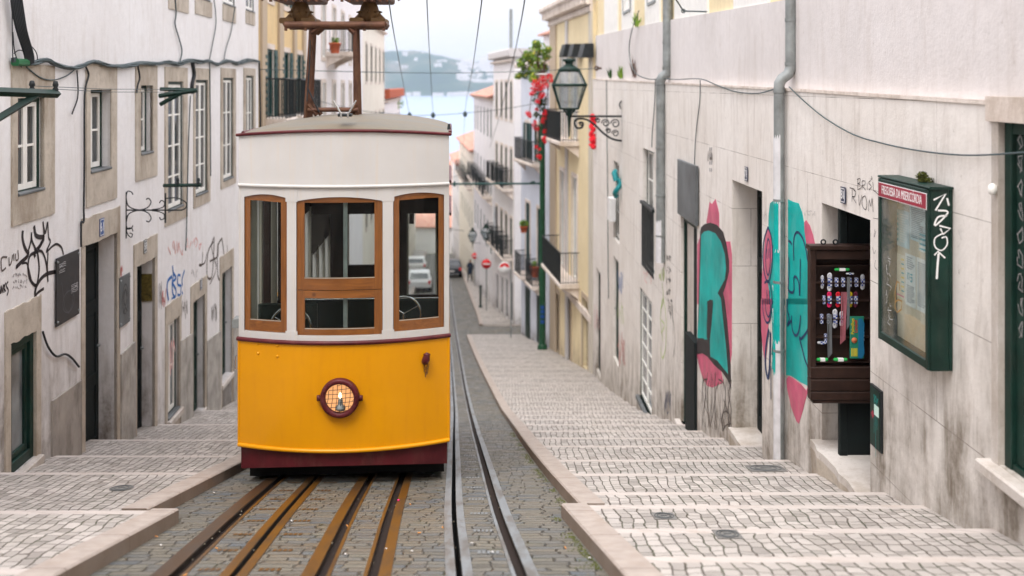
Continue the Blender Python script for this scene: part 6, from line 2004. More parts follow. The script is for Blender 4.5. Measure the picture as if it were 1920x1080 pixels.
ub_ = F2.u(620)
balcony(h2, F2, ub_ - 1.4, ub_ + 1.6, zb2, 1.0, 1.0)
F3 = FLf(50.95, 66)
h3 = block('white house with grey window boxes left of the river view', F3, 3.6, 'cream_wall', [.2, -3.6, -7.6], [2, 5, 8, 11, 14], 1.0, 2.0, 'green_shutter', 'pale_stone', roof=False)
F4 = FLf(66.05, 84)
h4 = block('lower house with a roof terrace of red parapet and green plants, left of the river', F4, -.9, 'white_wall', [-4.2, -8], [2, 5, 8, 11, 14, 17], 1.0, 2.0, 'green_shutter', roof=False)
m_ = MB(); fbb(m_, F4, 0, F4.len, -.9, -.25, -.2, .35, .05); m_.build('parapet', M['pot'], h4)
m_ = MB(); fbb(m_, F4, 1, 6, -.9, 1.6, -3.5, -.8, .05); m_.build('attic_wall', M['grey_panel'], h4)
F5 = FLf(84.05, 114)
block('long pale house at the lower left end of the street', F5, -7.5, 'cream_wall', [-11, -15], [3, 7, 11, 15, 19, 23, 27], 1.0, 1.9, 'green_shutter')
# houses closing the view at the bottom of the street and on the slope to the river
def cottage(cx, cy, zt, w, dp, wall, label, rot=0, hgt=9, roofm='terracotta', rise=1.4, rows=2, shutter='grey_panel', doorc=None):
    # frame facing the camera
    dx, dy = cos(rot), sin(rot)
    fr_ = Frame(cx - dx * w / 2, cy - dy * w / 2, cx + dx * w / 2, cy + dy * w / 2, -1)
    if fr_.ny > 0: fr_.nx, fr_.ny = -fr_.nx, -fr_.ny
    r = thing('town_house', label, 'building', (cx, cy, zt - hgt))
    xs = [w * k / (max(2, int(w / 3))) for k in range(1, max(2, int(w / 3)))]
    m_ = MB()
    q = lambda P_: m_.face([fr_.p(*p_) for p_ in P_], 0, uv=[(p_[0] + p_[2], p_[1]) for p_ in P_])
    q([(0, zt - hgt, 0), (w, zt - hgt, 0), (w, zt, 0), (0, zt, 0)]); q([(0, zt - hgt, -dp), (w, zt - hgt, -dp), (w, zt, -dp), (0, zt, -dp)])
    for u in (0, w): q([(u, zt - hgt, 0), (u, zt, 0), (u, zt, -dp), (u, zt - hgt, -dp)])
    # gables
    for u in (0, w): m_.face([fr_.p(u, zt, 0), fr_.p(u, zt + rise, -dp / 2), fr_.p(u, zt, -dp)], 0, uv=[(0, zt)] * 3)
    m_.build('wall', M[wall], r)
    m_ = MB(); gable_box(m_, fr_, 0, w, zt, dp, rise, over=.4); m_.build('roof', M[roofm], r)
    for j in range(rows):
        z = zt - 2.6 - 3.0 * j
        for u in xs:
            w_ = MB(); fbox(w_, fr_, u - .5, u + .5, z, z + 1.6, -.05, .03); ww = w_.build('window', M['white_paint'], r)
            g = MB(); fbox(g, fr_, u - .42, u + .42, z + .08, z + 1.52, .03, .04); g.build('pane', M['glass_dark'], ww)
    return r, fr_
# the white and yellow house that faces up the street
r, f_ = cottage(at(862, 400, 118)[0] - 1.2, 118, at(0, 425, 118)[2], 12, 5, 'white_wall', 'white house with a grey door and ochre base facing up the street', 0, 9, rise=.9, rows=0)
zt = at(0, 425, 118)[2]
m_ = MB(); x0, x1 = at(858, 0, 118)[0], at(884, 0, 118)[0]
m_.bbox(x0, x1, 117.88, 118.0, at(0, 478, 118)[2], at(0, 455, 118)[2], .03); m_.build('garage_door', M['grey_panel'], r)
m_ = MB(); m_.bbox(at(859, 0, 118)[0], at(886, 0, 118)[0], 117.9, 118.0, -19.8, at(0, 492, 118)[2], .03); m_.build('ochre_base', M['ochre_wall'], r)
rr = random.Random(17)
adj = ['with pale tiles', 'with a long ridge', 'seen end on', 'with a small chimney', 'half hidden by others', 'with worn tiles', 'with a low ridge', 'with bright tiles', 'close to the bank', 'near the water', 'behind the bend', 'beside the wires']
cols = ['white_wall', 'cream_wall', 'beige_wall', 'white_wall', 'yellow_wall', 'blue_wall']
spots = [(862, 395, 135), (890, 385, 140), (845, 372, 150), (875, 356, 165), (903, 350, 172), (850, 335, 190), (885, 322, 205), (860, 312, 230), (895, 302, 255), (842, 303, 260), (872, 296, 300), (900, 291, 340), (820, 330, 200), (790, 345, 185), (805, 305, 260), (760, 330, 210), (930, 320, 220), (730, 315, 240), (700, 345, 180), (780, 290, 330)]
CW = ['white', 'cream', 'beige', 'white', 'yellow', 'pale blue']
for k, (px, py, d) in enumerate(spots):
    x, y, z = at(px, py, d)
    w = rr.uniform(9, 15)
    c_ = cols[k % 6]
    cottage(x, y, z - 1.0, w, rr.uniform(3.5, 5.5), c_, '%s red roofed house on the slope, %s' % (CW[k % 6], ['just behind the grey door house', 'second behind the end house', 'left one near the tram roof edge', 'in the middle of the slope', 'right of the middle of the slope', 'left, halfway to the water', 'halfway to the water behind the wires', 'near the small grey roofs', 'under the river edge, right', 'under the river edge, left', 'next to last before the water', 'last before the water', 'hidden left of the tram edge', 'second hidden left of the tram edge', 'third hidden left of the tram edge', 'far left behind the tram', 'right behind the cream house', 'farther left behind the tram', 'leftmost behind the tram', 'near the water behind the tram'][k]), rr.uniform(-.4, .4), max(6, z + H(d) + 2), rise=rr.uniform(.7, 1.2))
# pale town on the far ridge and along the far shore
t_ = MB()
rr = random.Random(5)
for k in range(210):
    px = rr.choice([rr.uniform(860, 960), rr.uniform(860, 960), rr.uniform(720, 960)])
    x = (px - 960) * 2950 / FPX
    if k % 3 == 0:
        y = rr.uniform(2765, 2790); z = -30; s = rr.uniform(5, 16)
    else:
        y = 2790 + rr.uniform(100, 250); z = hillh(x, y) - 3; s = rr.uniform(5, 15)
        if px < 860 and rr.random() < .6: continue
    t_.box(x - s, x + s, y, y + s * 1.2, z - 3, z + rr.uniform(6, 13))
x = (905 - 960) * 2950 / FPX
t_.box(x - 10, x + 10, 3020, 3030, 60, hillh(x, 3020) + 30)
tag(t_.build('distant_town', M['white_wall']), 'pale blur of buildings on the far ridge and along the far shore', 'town', kind='stuff')

# unseen house added behind the viewer to block sky reflections in the tram glass
FB = Frame(-12, -20, 14, -20, 1)
FB.nx, FB.ny = 0, 1
rb_ = thing('town_house', 'plain unseen house added behind the viewer to keep sky out of the tram glass', 'building', (0, -20, 4))
wall_mesh(FB, 0, 26, -2, 15, [(8.5, 9.7, 7, 9.2), (12, 13.2, 7, 9.2), (15.5, 16.7, 7, 9.2)], depth=6).build('wall', M['beige_wall'], rb_)
windows_row(rb_, FB, [9.1, 12.6, 16.1], 1.2, 7, 9.2, 'green_shutter')
# ------------------------------------------------------------------ the yellow funicular tram
T0 = ((641 - 960) / 186.7, 10.0, 0.0)          # centre of the front, camera height
TH = .062
ct, st_ = cos(TH), sin(TH)
def TW(x, y, z):     # tram local -> world (x right, y away down the street, z = camera height 0)
    return (T0[0] + x * ct - y * st_, T0[1] + x * st_ + y * ct, z)
HW = 1.073
def bul(x): return .25 * (x / HW) ** 2
def ZP(py): return (HOR - py) / 186.7
def XP(px): return (px - 641) / 186.7
t = NT('tram_yellow_paint'); v = t.obj()
c = t.ramp(t.noise(v, 1.6, 4), [(.3, (.66, .275, .0)), (.7, (.72, .305, .0))])
c = t.mix(t.ramp(t.noise(t.mapping(v, (6, 6, .6)), 3, 7, .7), [(.52, 0), (.8, .35)]), c, (.55, .19, .01))
c = t.mix(t.ramp(t.noise(v, 70, 2, .6), [(.70, 0), (.76, .5)]), c, (.45, .16, .02))
M['tram_yellow'] = t.pbr(c, t.math('ADD', .24, t.math('MULTIPLY', t.noise(v, 5, 5), .16)), 0, t.bump(t.noise(v, 2.2, 4, .6), .10, .03), Coat_Weight=.12, Coat_Roughness=.15, Specular_IOR_Level=.3)
t = NT('tram_cream_paint'); v = t.obj()
c = t.ramp(t.noise(v, 2, 4), [(.3, (.53, .52, .51)), (.7, (.585, .575, .565))])
c = t.mix(t.ramp(t.noise(t.mapping(v, (14, 14, .35)), 2.2, 7, .7), [(.52, 0), (.8, .5)]), c, (.62, .50, .36))
c = t.mix(t.ramp(t.noise(v, 30, 3, .6), [(.66, 0), (.75, .35)]), c, (.5, .42, .33))
M['tram_white'] = t.pbr(c, .38, 0, t.bump(t.noise(v, 3, 4), .06, .03), Coat_Weight=.1)
M['tram_maroon'] = simple('tram_maroon_paint', (.085, .010, .014), .42, 0, .25, 5, dirt=(.16, .08, .06), dirt_amt=.35)
t = NT('tram_roof_paint'); v = t.obj()
c = t.ramp(t.noise(t.mapping(v, (1, 2, 1)), 1.6, 6, .65), [(.3, (.11, .11, .098)), (.5, (.13, .112, .08)), (.7, (.14, .098, .05))])
c = t.mix(t.ramp(t.noise(v, 9, 6, .75), [(.55, 0), (.75, .5)]), c, (.20, .15, .09))
M['tram_roof'] = t.pbr(c, .6, 0, t.bump(t.noise(v, 12, 5), .15, .02))
t = NT('varnished_pine'); v = t.obj()
def wood(t, v, a, b, knots=True, rot=False):
    g = t.noise(t.mapping(v, (1.2, 14, 14) if rot else (22, 22, 1.2)), 1.6, 6, .6, 1.2)
    c = t.ramp(g, [(.3, a), (.7, b)])
    kn = t.n('TexVoronoi', feature='F1', i_Vector=t.mapping(v, (2.2, 1, 2.2)), i_Scale=1.6, i_Randomness=1.0).outputs['Distance']
    c = t.mix(t.ramp(kn, [(.05, .9), (.10, 0)]), c, (.085, .022, .006))
    return c
M['pine'] = t.pbr(wood(t, v, (.145, .046, .007), (.27, .096, .017)), .28, 0, None, Coat_Weight=.5, Coat_Roughness=.1)
t = NT('varnished_pine_rail'); v = t.obj()
M['pine_h'] = t.pbr(wood(t, v, (.145, .046, .007), (.27, .096, .017), rot=True), .28, 0, None, Coat_Weight=.5, Coat_Roughness=.1)
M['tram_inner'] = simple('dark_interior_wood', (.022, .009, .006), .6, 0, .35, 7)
M['tram_floor'] = simple('tram_floor', (.04, .035, .03), .8)
M['tram_post'] = simple('tram_cream_post', (.34, .32, .27), .45, 0, .1)
M['seat_green'] = simple('dark_green_seat', (.005, .013, .010), .5, 0, .3)
M['chrome'] = simple('polished_steel', (.55, .56, .56), .18, .9, .05)
M['under'] = simple('black_underframe_shade', (.006, .0055, .005), .9, 0, .4)
M['brown_steel'] = simple('rust_brown_steel', (.10, .045, .028), .6, .2, .45, 6, dirt=(.16, .09, .04), dirt_amt=.6, bump=.2)
M['ochre_steel'] = simple('ochre_brown_casting', (.15, .085, .035), .6, .1, .4, 8, bump=.2)
M['tram_glass'] = clear_glass('tram_window_glass', .01, (.86, .90, .89), dust=.002)

tram = thing('funicular_tram', 'yellow and white funicular tram with wooden window frames standing in the middle of the street', 'tram', TW(0, 0, -H(10.0)))
def cwall(mb, xs, spans, t_, bulf=bul, off=0.0, mi=0):
    """curved front skin. spans(x, side) -> [(z0,z1),...]; t_ thickness inward; off pushes it towards the viewer"""
    def pt(x, z, dep): return TW(x, bulf(x) - off + dep, z)
    for i in range(len(xs) - 1):
        a, b = xs[i], xs[i + 1]
        sa, sb = spans(a, 1), spans(b, -1)
        for (p0, p1), (q0, q1) in zip(sa, sb):
            if p1 - p0 < 1e-5 and q1 - q0 < 1e-5: continue
            mb.face([pt(a, p0, 0), pt(b, q0, 0), pt(b, q1, 0), pt(a, p1, 0)], mi, True)
            mb.face([pt(a, p0, t_), pt(b, q0, t_), pt(b, q1, t_), pt(a, p1, t_)], mi, True)
            mb.face([pt(a, p0, 0), pt(b, q0, 0), pt(b, q0, t_), pt(a, p0, t_)], mi)
            mb.face([pt(a, p1, 0), pt(b, q1, 0), pt(b, q1, t_), pt(a, p1, t_)], mi)
    # vertical end caps
    for i, x in enumerate(xs):
        L_ = spans(x, -1) if i > 0 else []
        R_ = spans(x, 1) if i < len(xs) - 1 else []
        ed = sorted({z for s in L_ + R_ for z in s})
        for z0, z1 in zip(ed[:-1], ed[1:]):
            m = (z0 + z1) / 2
            inL = any(s[0] < m < s[1] for s in L_); inR = any(s[0] < m < s[1] for s in R_)
            if inL != inR: mb.face([pt(x, z0, 0), pt(x, z1, 0), pt(x, z1, t_), pt(x, z0, t_)], mi)
def weldbuild(mb, name, mat, parent, sm=True):
    """build and merge double vertices so the curved skin shades smoothly"""
    import bmesh
    o = mb.build(name, mat, parent)
    bm = bmesh.new(); bm.from_mesh(o.data)
    bmesh.ops.remove_doubles(bm, verts=bm.verts, dist=1e-5)
    bmesh.ops.recalc_face_normals(bm, faces=bm.faces)
    for e in bm.edges:
        if len(e.link_faces) == 2 and e.calc_face_angle(0) > .6: e.smooth = False
    bm.to_mesh(o.data); bm.free()
    return o
def linspace(a, b, n): return [a + (b - a) * i / n for i in range(n + 1)]
# window openings: x0, x1, zbottom, z top at middle, arch drop
WINS = [(XP(452), XP(537), ZP(627), ZP(366), .035, -1), (XP(555), XP(716.5), ZP(630), ZP(369.5), .045, 0), (XP(736), XP(832), ZP(627), ZP(364.5), .035, 1)]
def wtop(w, x):
    m = (w[0] + w[1]) / 2; hw = (w[1] - w[0]) / 2
    if w[5] == 0: return w[3] - w[4] * ((x - m) / hw) ** 2
    # side lights: arch peaks nearer the outer third
    pk = m + w[5] * -.0
    return w[3] - w[4] * ((x - pk) / hw) ** 2 * 1.0
zB, zT = ZP(645), ZP(350)
xs = sorted(set(linspace(-HW, HW, 40) + [w[0] for w in WINS] + [w[1] for w in WINS]))
xs = [x for i, x in enumerate(xs) if i == 0 or x - xs[i - 1] > 1e-4]
def sp(x, side):
    for w in WINS:
        if (w[0] < x < w[1]) or (abs(x - w[0]) < 1e-6 and side == 1) or (abs(x - w[1]) < 1e-6 and side == -1):
            return [(zB, w[2]), (wtop(w, x), zT)]
    return [(zB, w[2]) if False else (zB, -2.0), (-2.0, zT)]
m_ = MB(); cwall(m_, xs, sp, .07)
weldbuild(m_, 'window_belt', M['tram_white'], tram)
m_ = MB(); cwall(m_, linspace(-HW, HW, 40), lambda x, s: [(zT + .001, ZP(257) + .055 * (1 - (x / HW) ** 2))], .06, off=.006)
weldbuild(m_, 'fascia', M['tram_white'], tram)
# joint plates with small screws over the pillars, thin vertical seams
m_ = MB()
for xc in (XP(546), XP(726.5)):
    for z0, z1 in ((ZP(379), ZP(353)), (ZP(640), ZP(622))):
        m_ = MB()
        cwall(m_, linspace(xc - .062, xc + .062, 4), lambda x, s, z0=z0, z1=z1: [(z0, z1)], .004, off=.0035)
        m_.build('cover_plate', M['tram_white'], tram)
def bead(name, z, r, mat, off=.0, x1=HW, zf=None):
    m_ = MB()
    zz = zf or (lambda x: z)
    m_.tube([TW(x, bul(x) - off, zz(x)) for x in linspace(-x1, x1, 44)], r, 8)
    return m_.build(name, mat, tram)
bead('white_moulding', zT, .018, M['tram_white'], .008)
bead('waist_line', ZP(643), .022, M['tram_maroon'], .012, HW + .012)
bead('yellow_bead', ZP(845), .022, M['tram_yellow'], .012, HW)
bead('roof_rim', 0, .016, M['tram_maroon'], .018, HW + .02, lambda x: ZP(257) + .05 * (1 - (x / HW) ** 2) + .014)
# yellow apron and red skirt
m_ = MB(); cwall(m_, linspace(-HW, HW, 40), lambda x, s: [(ZP(845), zB - .002)], .05, off=.008)
weldbuild(m_, 'front_panel', M['tram_yellow'], tram)
m_ = MB(); cwall(m_, linspace(-HW + .02, HW - .02, 30), lambda x, s: [(-(873.5 - 160) * (10.03 + bul(x)) / FPX, ZP(848))], .06, off=-.03)
weldbuild(m_, 'skirt', M['tram_maroon'], tram)
m_ = MB()
for sx in (-1, 1):
    m_.tube([TW(sx * (HW - .004), bul(HW) - .004, ZP(845)), TW(sx * (HW - .004), bul(HW) - .004, zB)], .016, 8)
m_.build('corner_bead', M['tram_yellow'], tram)
m_ = MB()
for px, py in ((481, 648), (519, 650), (481, 667.5), (519, 670.5)):
    x, z = XP(px), ZP(py); y = bul(x) - .008
    x_, y_, z_ = TW(x, y, z)
    m_.lathe([(0, -.012), (.008, -.011), (.015, -.003), (.017, .004)], (x_, y_, z_), 10, 0, 'y')
m_.build('bolts', M['tram_yellow'], tram)
# window frames (wooden sashes) and glass
def frame_part(w, name, z0f, z1f, st, rb, rt, mat_v, mat_h, t_=.045, dep=.018, glass=True, parent=None):
    x0, x1 = w[0] + .004, w[1] - .004
    gx0, gx1 = x0 + st, x1 - st
    XS = sorted(set(linspace(x0, x1, 16) + [gx0, gx1]))
    zb, zt = z0f, z1f
    a = MB()
    for p_, q_ in ((x0, gx0), (gx1, x1)): cwall(a, linspace(p_, q_, 3), lambda x, s: [(zb(x), zt(x))], t_, off=-dep)
    cwall(a, linspace(gx0, gx1, 12), lambda x, s: [(zb(x), zb(x) + rb)], t_, off=-dep, mi=1)
    cwall(a, linspace(gx0, gx1, 12), lambda x, s: [(rt(x), zt(x))], t_, off=-dep, mi=1)
    fr_ = weldbuild(a, name, [M['pine'], M['pine_h']], parent or tram)
    if glass:
        g = MB(); cwall(g, linspace(gx0 - .005, gx1 + .005, 8), lambda x, s: [(zb(x) + rb - .005, rt(x) + .005)], .004, off=-dep - .022)
        weldbuild(g, 'glass_pane', M['tram_glass'], fr_)
        # thin light glazing bead
        e = MB()
        for s_, zz in ((0, None),):
            e.tube([TW(x, bul(x) + dep + .002, zb(x) + rb) for x in linspace(gx0, gx1, 6)], .0045, 5)
        e.build('glazing_bead', M['tram_post'], fr_)
    return fr_
w = WINS[0]; frame_part(w, 'window_frame', lambda x: w0[2], lambda x: wtop(w0, x), .07, .11, lambda x: ZP(378.5) - .02 * ((x - w0[0]) / (w0[1] - w0[0])), M['pine'], M['pine_h']) if False else None
w0, w1, w2 = WINS
frame_part(w0, 'window_frame', lambda x: w0[2] + .004, lambda x: wtop(w0, x) - .004, .060, .112, lambda x: ZP(378.5) - .025 * max(0, (x - w0[0]) / (w0[1] - w0[0]) - .3), None, None)
frame_part(w2, 'window_frame', lambda x: w2[2] + .004, lambda x: wtop(w2, x) - .004, .054, .105, lambda x: ZP(376) - .02 * max(0, .7 - (x - w2[0]) / (w2[1] - w2[0])), None, None)
zm = ZP(545)
frame_part(w1, 'window_frame', lambda x: zm + .003, lambda x: wtop(w1, x) - .004, .078, .118, lambda x: ZP(380.5), None, None)
frame_part(w1, 'window_frame', lambda x: w1[2] + .004, lambda x: zm - .003, .080, .062, lambda x: ZP(560), None, None)
# central glazing post (grey channel) just behind the glass
m_ = MB()
xm = XP(646)
m_.bbox(xm - .022, xm + .022, .075, .10, ZP(620), ZP(372), .005, T=TW)
m_.build('centre_post', M['grey_metal'], tram)
# headlight
hx, hz = XP(638.5), ZP(743.5)
hy = bul(hx) - .008
def shrink(m_):
    m_.v = [(cx + (p[0] - cx) * .905, cy + (p[1] - cy) * .905, cz + (p[2] - cz) * .905) for p in m_.v]
a = MB()
cx, cy, cz = TW(hx, hy, hz)
a.lathe([(.212, .0), (.218, -.02), (.214, -.075), (.200, -.088), (.168, -.085), (.158, -.07), (.158, .0)], (cx, cy, cz), 48, 0, 'y')
shrink(a); ring = a.build('headlight', M['tram_maroon'], tram)
a = MB()
for sx in (-1, 1):
    a.tube([(cx + sx * .19, cy - .045, cz), (cx + sx * .235, cy - .045, cz)], [.020, .022], 10)
    a.lathe([(0, -.03), (.024, -.028), (.024, .028), (0, .03)], (cx + sx * .232, cy - .045, cz), 12, 0, 'z')
for k in range(10):
    an = 2 * pi * k / 10 + .2
    a.lathe([(0, -.096), (.007, -.095), (.009, -.085)], (cx + .187 * cos(an), cy, cz + .187 * sin(an)), 8, 0, 'y')
shrink(a); a.build('hinge', M['tram_maroon'], ring)
t = NT('lamp_reflector')
e = t.n('Emission', i_Color=(1.0, .48, .20), i_Strength=.42); dfx = t.pbr((.30, .15, .07), .4)
b_ = [n for n in t.t.nodes if n.type == 'BSDF_PRINCIPLED'][0]
b_.inputs['Emission Color'].default_value = (1.0, .46, .18, 1); b_.inputs['Emission Strength'].default_value = .34
a = MB(); a.lathe([(.158, -.005), (.15, .03), (.11, .07), (.05, .09), (0, .095)], (cx, cy - .03, cz), 32, 0, 'y')
shrink(a); a.build('reflector', t.m, ring)
t = NT('glowing_filament'); em = t.n('Emission', i_Color=(1, .78, .45), i_Strength=3.5); t.t.links.new(em.outputs[0], t.out.inputs[0])
a = MB(); a.lathe([(0, -.036), (.012, -.03), (.019, -.005), (.014, .02), (0, .03)], (cx + .004, cy - .03, cz + .028), 12, 0, 'z'); shrink(a); a.build('bulb', t.m, ring)
a = MB(); a.lathe([(0, -.13), (.055, -.13), (.058, -.10), (.03, -.07), (.026, -.02), (.02, 0), (0, 0)], (cx + .006, cy - .035, cz + .0), 14, 0, 'z'); shrink(a); a.build('bulb_socket', M['grey_metal'], ring)
a = MB()
for k in range(-3, 4):
    o_ = k * .048 + .012
    L_ = sqrt(max(0, .158 ** 2 - o_ ** 2))
    a.tube([(cx + o_ - .012, cy - .068, cz - L_), (cx + o_ + .010, cy - .074, cz), (cx + o_ + .014, cy - .068, cz + L_)], .0032, 5)
    a.tube([(cx - L_, cy - .071, cz + o_ - .016), (cx, cy - .077, cz + o_ - .008), (cx + L_, cy - .071, cz + o_ + .006)], .0032, 5)
shrink(a); a.build('wire_guard', M['iron'], ring)
# small dark red bell-shaped coupling with its chain
bx, bz = XP(798), ZP(686)
bX, bY, bZ = TW(bx, bul(bx) - .01, bz)
a = MB()
a.tube([(bX - .012, bY - .0, bZ - .0), (bX - .01, bY - .04, bZ + .0), (bX + .004, bY - .06, bZ + .03), (bX + .012, bY - .06, bZ + .07), (bX + .014, bY - .055, bZ + .095)], [.03, .036, .04, .030, .012], 12)
a.lathe([(.028, -.01), (.036, -.005), (.036, .006), (.028, .01)], (bX + .012, bY - .058, bZ + .075), 12)
cb_ = a.build('socket_cover', M['tram_maroon'], tram)
a = MB()
for k in range(5):
    zz = bZ - .045 - k * .026
    xx = bX - .002 + (.004 if k % 2 else -.004) - (.012 if k < 3 else 0)
    a.torus((xx, bY - .03, zz), .011, .0035, 10, 5, 'y' if k % 2 else 'x')
    if k < 4: a.torus((bX + .022 - k * .005, bY - .03, zz + .01), .010, .003, 10, 5, 'y')
a.build('chain', M['brown_steel'], cb_)
# roof dome of the front cabin and stepped cabins behind
def cabin(y0, y1, drop, front):
    # side walls, roof, floor in tram local coordinates
    zt_, zb_ = ZP(257) - drop, ZP(845) - drop
    hw = HW
    ws = MB()
    th = .06
    sill, head = ZP(640) - drop, ZP(372) - drop
    for sx in (-1, 1):
        xo, xi = sx * hw, sx * (hw - th)
        X0, X1 = min(xo, xi), max(xo, xi)
        # body below the waist
        ws.box(X0, X1, y0, y1, zb_, sill, 1, T=TW)
        ws.box(X0, X1, y0, y1, head, zt_ - .0, 0, T=TW)
        n = 3
        L_ = (y1 - y0)
        pw = .12
        for k in range(n + 1):
            yc = y0 + pw / 2 + (L_ - pw) * k / n
            ws.box(X0, X1, yc - pw / 2, yc + pw / 2, sill + .001, head - .001, 0, T=TW)
    ws.build('side_wall', [M['tram_white'], M['tram_yellow']], tram)
    # inner lining, dark wood
    li = MB()
    for sx in (-1, 1):
        xi = sx * (hw - th - .004); xj = sx * (hw - th - .016)
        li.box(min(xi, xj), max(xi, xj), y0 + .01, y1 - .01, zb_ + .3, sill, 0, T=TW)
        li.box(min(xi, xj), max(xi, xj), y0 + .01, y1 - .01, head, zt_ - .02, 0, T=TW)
    li.build('lining', M['tram_inner'], tram)
    po = MB()
    for sx in (-1, 1):
        n = 3; L_ = y1 - y0; pw = .12
        for k in range(n + 1):
            yc = y0 + pw / 2 + (L_ - pw) * k / n
            xi = sx * (hw - th - .004); xj = sx * (hw - th - .03)
            po.box(min(xi, xj), max(xi, xj), yc - pw / 2 + .01, yc + pw / 2 - .01, sill - .5, head + .05, 0, T=TW)
    po.build('window_post', M['tram_post'], tram)
    fl = MB(); fl.box(-hw + .07, hw - .07, y0 + (.3 if front else 0), y1, zb_ - .05, zb_ + .02, 0, T=TW); fl.build('floor', M['tram_floor'], tram)
    # roof
    rf = MB()
    P = []
    ny_ = 16
    for j in range(ny_ + 1):
        f = j / ny_
        y = y0 - (.03 if front else .0) + (y1 - y0 + .06) * (f ** 1.6 if front else f)
        row = []
        for i in range(33):
            x = -(hw + .03) + 2 * (hw + .03) * i / 32
            yy = max(y, 0)
            e = max(0.0, 1 - abs(x / (hw + .03)) ** 2.4)
            edge = .055 * (1 - min(1, (x / hw) ** 2)) + .018
            if front:
                yl = y + bul(x) * (1 - f) if True else y
                rise = .115 * (1 - (1 - min(1, (y - y0 + .03) / .75)) ** 2.0)
            else:
                yl = y; rise = .115
            z = zt_ + edge + (rise * e ** .62) * (1.0 if front else 1.0) * .82
            row.append(TW(x, yl, z))
        P.append(row)
    rf.grid(P, 0, True)
    Q = [[(p[0], p[1], p[2] - .03) for p in r] for r in P]
    rf.grid(Q, 0, True)
    rf.grid([[p for p in P[0]], [p for p in Q[0]]], 0, False); rf.grid([P[-1], Q[-1]], 0, False)
    rf.grid([[r[0] for r in P], [r[0] for r in Q]], 0, False); rf.grid([[r[-1] for r in P], [r[-1] for r in Q]], 0, False)
    rf.build('roof', M['tram_roof'], tram)
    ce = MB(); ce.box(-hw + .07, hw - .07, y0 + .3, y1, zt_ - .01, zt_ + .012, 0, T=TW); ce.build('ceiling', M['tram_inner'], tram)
    for sx in (-1, 1):
        g = MB(); g.tube([TW(sx * (hw + .012), y0 + (bul(hw) if front else 0), zt_ + .02), TW(sx * (hw + .012), y1, zt_ + .02)], .02, 8); g.build('roof_rim', M['tram_maroon'], tram)
cabin(.27, 2.55, 0, True)
cabin(2.56, 4.95, .72, False)
cabin(4.96, 7.35, 1.44, False)
# step walls above each lower roof (the back of the upper cabin) with a wide opening
m_ = MB()
for y, dr in ((2.55, 0), (4.95, .72)):
    zlow = ZP(257) - dr - .72
    m_.box(-HW + .06, HW - .06, y - .03, y, zlow + .04, ZP(257) - dr, 0, T=TW)
m_.build('bulkhead', M['tram_inner'], tram)
# rear wall with three windows
RY = 7.32
rs = (T0[1] + RY)
def RXl(px, d=None):
    # local x on the rear wall that shows at column px
    X = (px - 960) * rs / FPX
    return (X - T0[0] + RY * st_) / ct
def RZ(py): return (HOR - py) * rs / FPX
xsR = [-HW + .06, RXl(569) - .62, RXl(569), RXl(619), RXl(655), RXl(657), RXl(712), RXl(766), RXl(818), HW - .06]
m_ = MB()
zt_, zb_ = ZP(257) - 1.44, ZP(845) - 1.44
zt_ = RZ(350)
def rb(a, b, z0, z1): m_.box(a, b, RY, RY + .05, z0, z1, 0, T=TW)
zw1, zw0 = RZ(397), RZ(530)
rb(-HW + .06, HW - .06, zw1, zt_)
rb(-HW + .06, HW - .06, zb_, RZ(560))
L3 = [(RXl(569) - .25, RXl(617), zw1, RZ(526)), (RXl(655), RXl(708), zw1, RZ(496)), (RXl(766), RXl(816), zw1, RZ(553))]
cur = -HW + .06
for a_, b_, z1_, z0_ in L3:
    rb(cur, a_, RZ(560), zw1)
    rb(a_, b_, RZ(560), z0_)
    cur = b_
rb(cur, HW - .06, RZ(560), zw1)
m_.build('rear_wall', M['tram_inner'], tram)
m_ = MB()
for a_, b_, z1_, z0_ in L3: m_.box(a_ - .03, a_, RY - .02, RY + .07, z0_, z1_, 0, T=TW); m_.box(b_, b_ + .03, RY - .02, RY + .07, z0_, z1_, 0, T=TW)
m_.build('rear_window_frame', M['tram_post'], tram)
# cream partition posts seen in the left window, seats and hand wheels
m_ = MB()
def dpost(px0, px1, yl, py0, py1):
    d = T0[1] + yl
    x0 = ((px0 - 960) * d / FPX - T0[0] + yl * st_) / ct; x1 = ((px1 - 960) * d / FPX - T0[0] + yl * st_) / ct
    m_.bbox(x0, x1, yl, yl + .05, (HOR - py1) * d / FPX, (HOR - py0) * d / FPX, .008, T=TW)
dpost(471, 484, .45, 350, 640); dpost(511, 521, 1.6, 370, 600)
m_.build('partition_post', M['tram_post'], tram)
m_ = MB()
dpost(487, 509, 1.4, 345, 600); dpost(523, 540, 1.75, 345, 640)
m_.build('partition_panel', M['tram_inner'], tram)
for yl, py, x0, x1 in ((1.9, 562, -.98, .98),):
    d = T0[1] + yl
    z = (HOR - py) * d / FPX
    m_ = MB(); m_.bbox(x0, x1, yl, yl + .08, z - .65, z, .03, T=TW); s_ = m_.build('bench_back', M['seat_green'], tram)
    m_ = MB(); m_.tube([TW(x0, yl - .02, z + .015), TW(x1, yl - .02, z + .015)], .013, 8); m_.build('hand_rail', M['chrome'], s_)
    m_ = MB(); m_.bbox(x0, x1, yl - .45, yl, z - .68, z - .58, .03, T=TW); m_.build('bench_seat', M['seat_green'], tram)
m_ = MB(); d = T0[1] + .7; z = (HOR - 572) * d / FPX; m_.bbox(-.98, -.35, .75, .85, z - .7, z, .03, T=TW); m_.build('bench_back', M['seat_green'], tram)
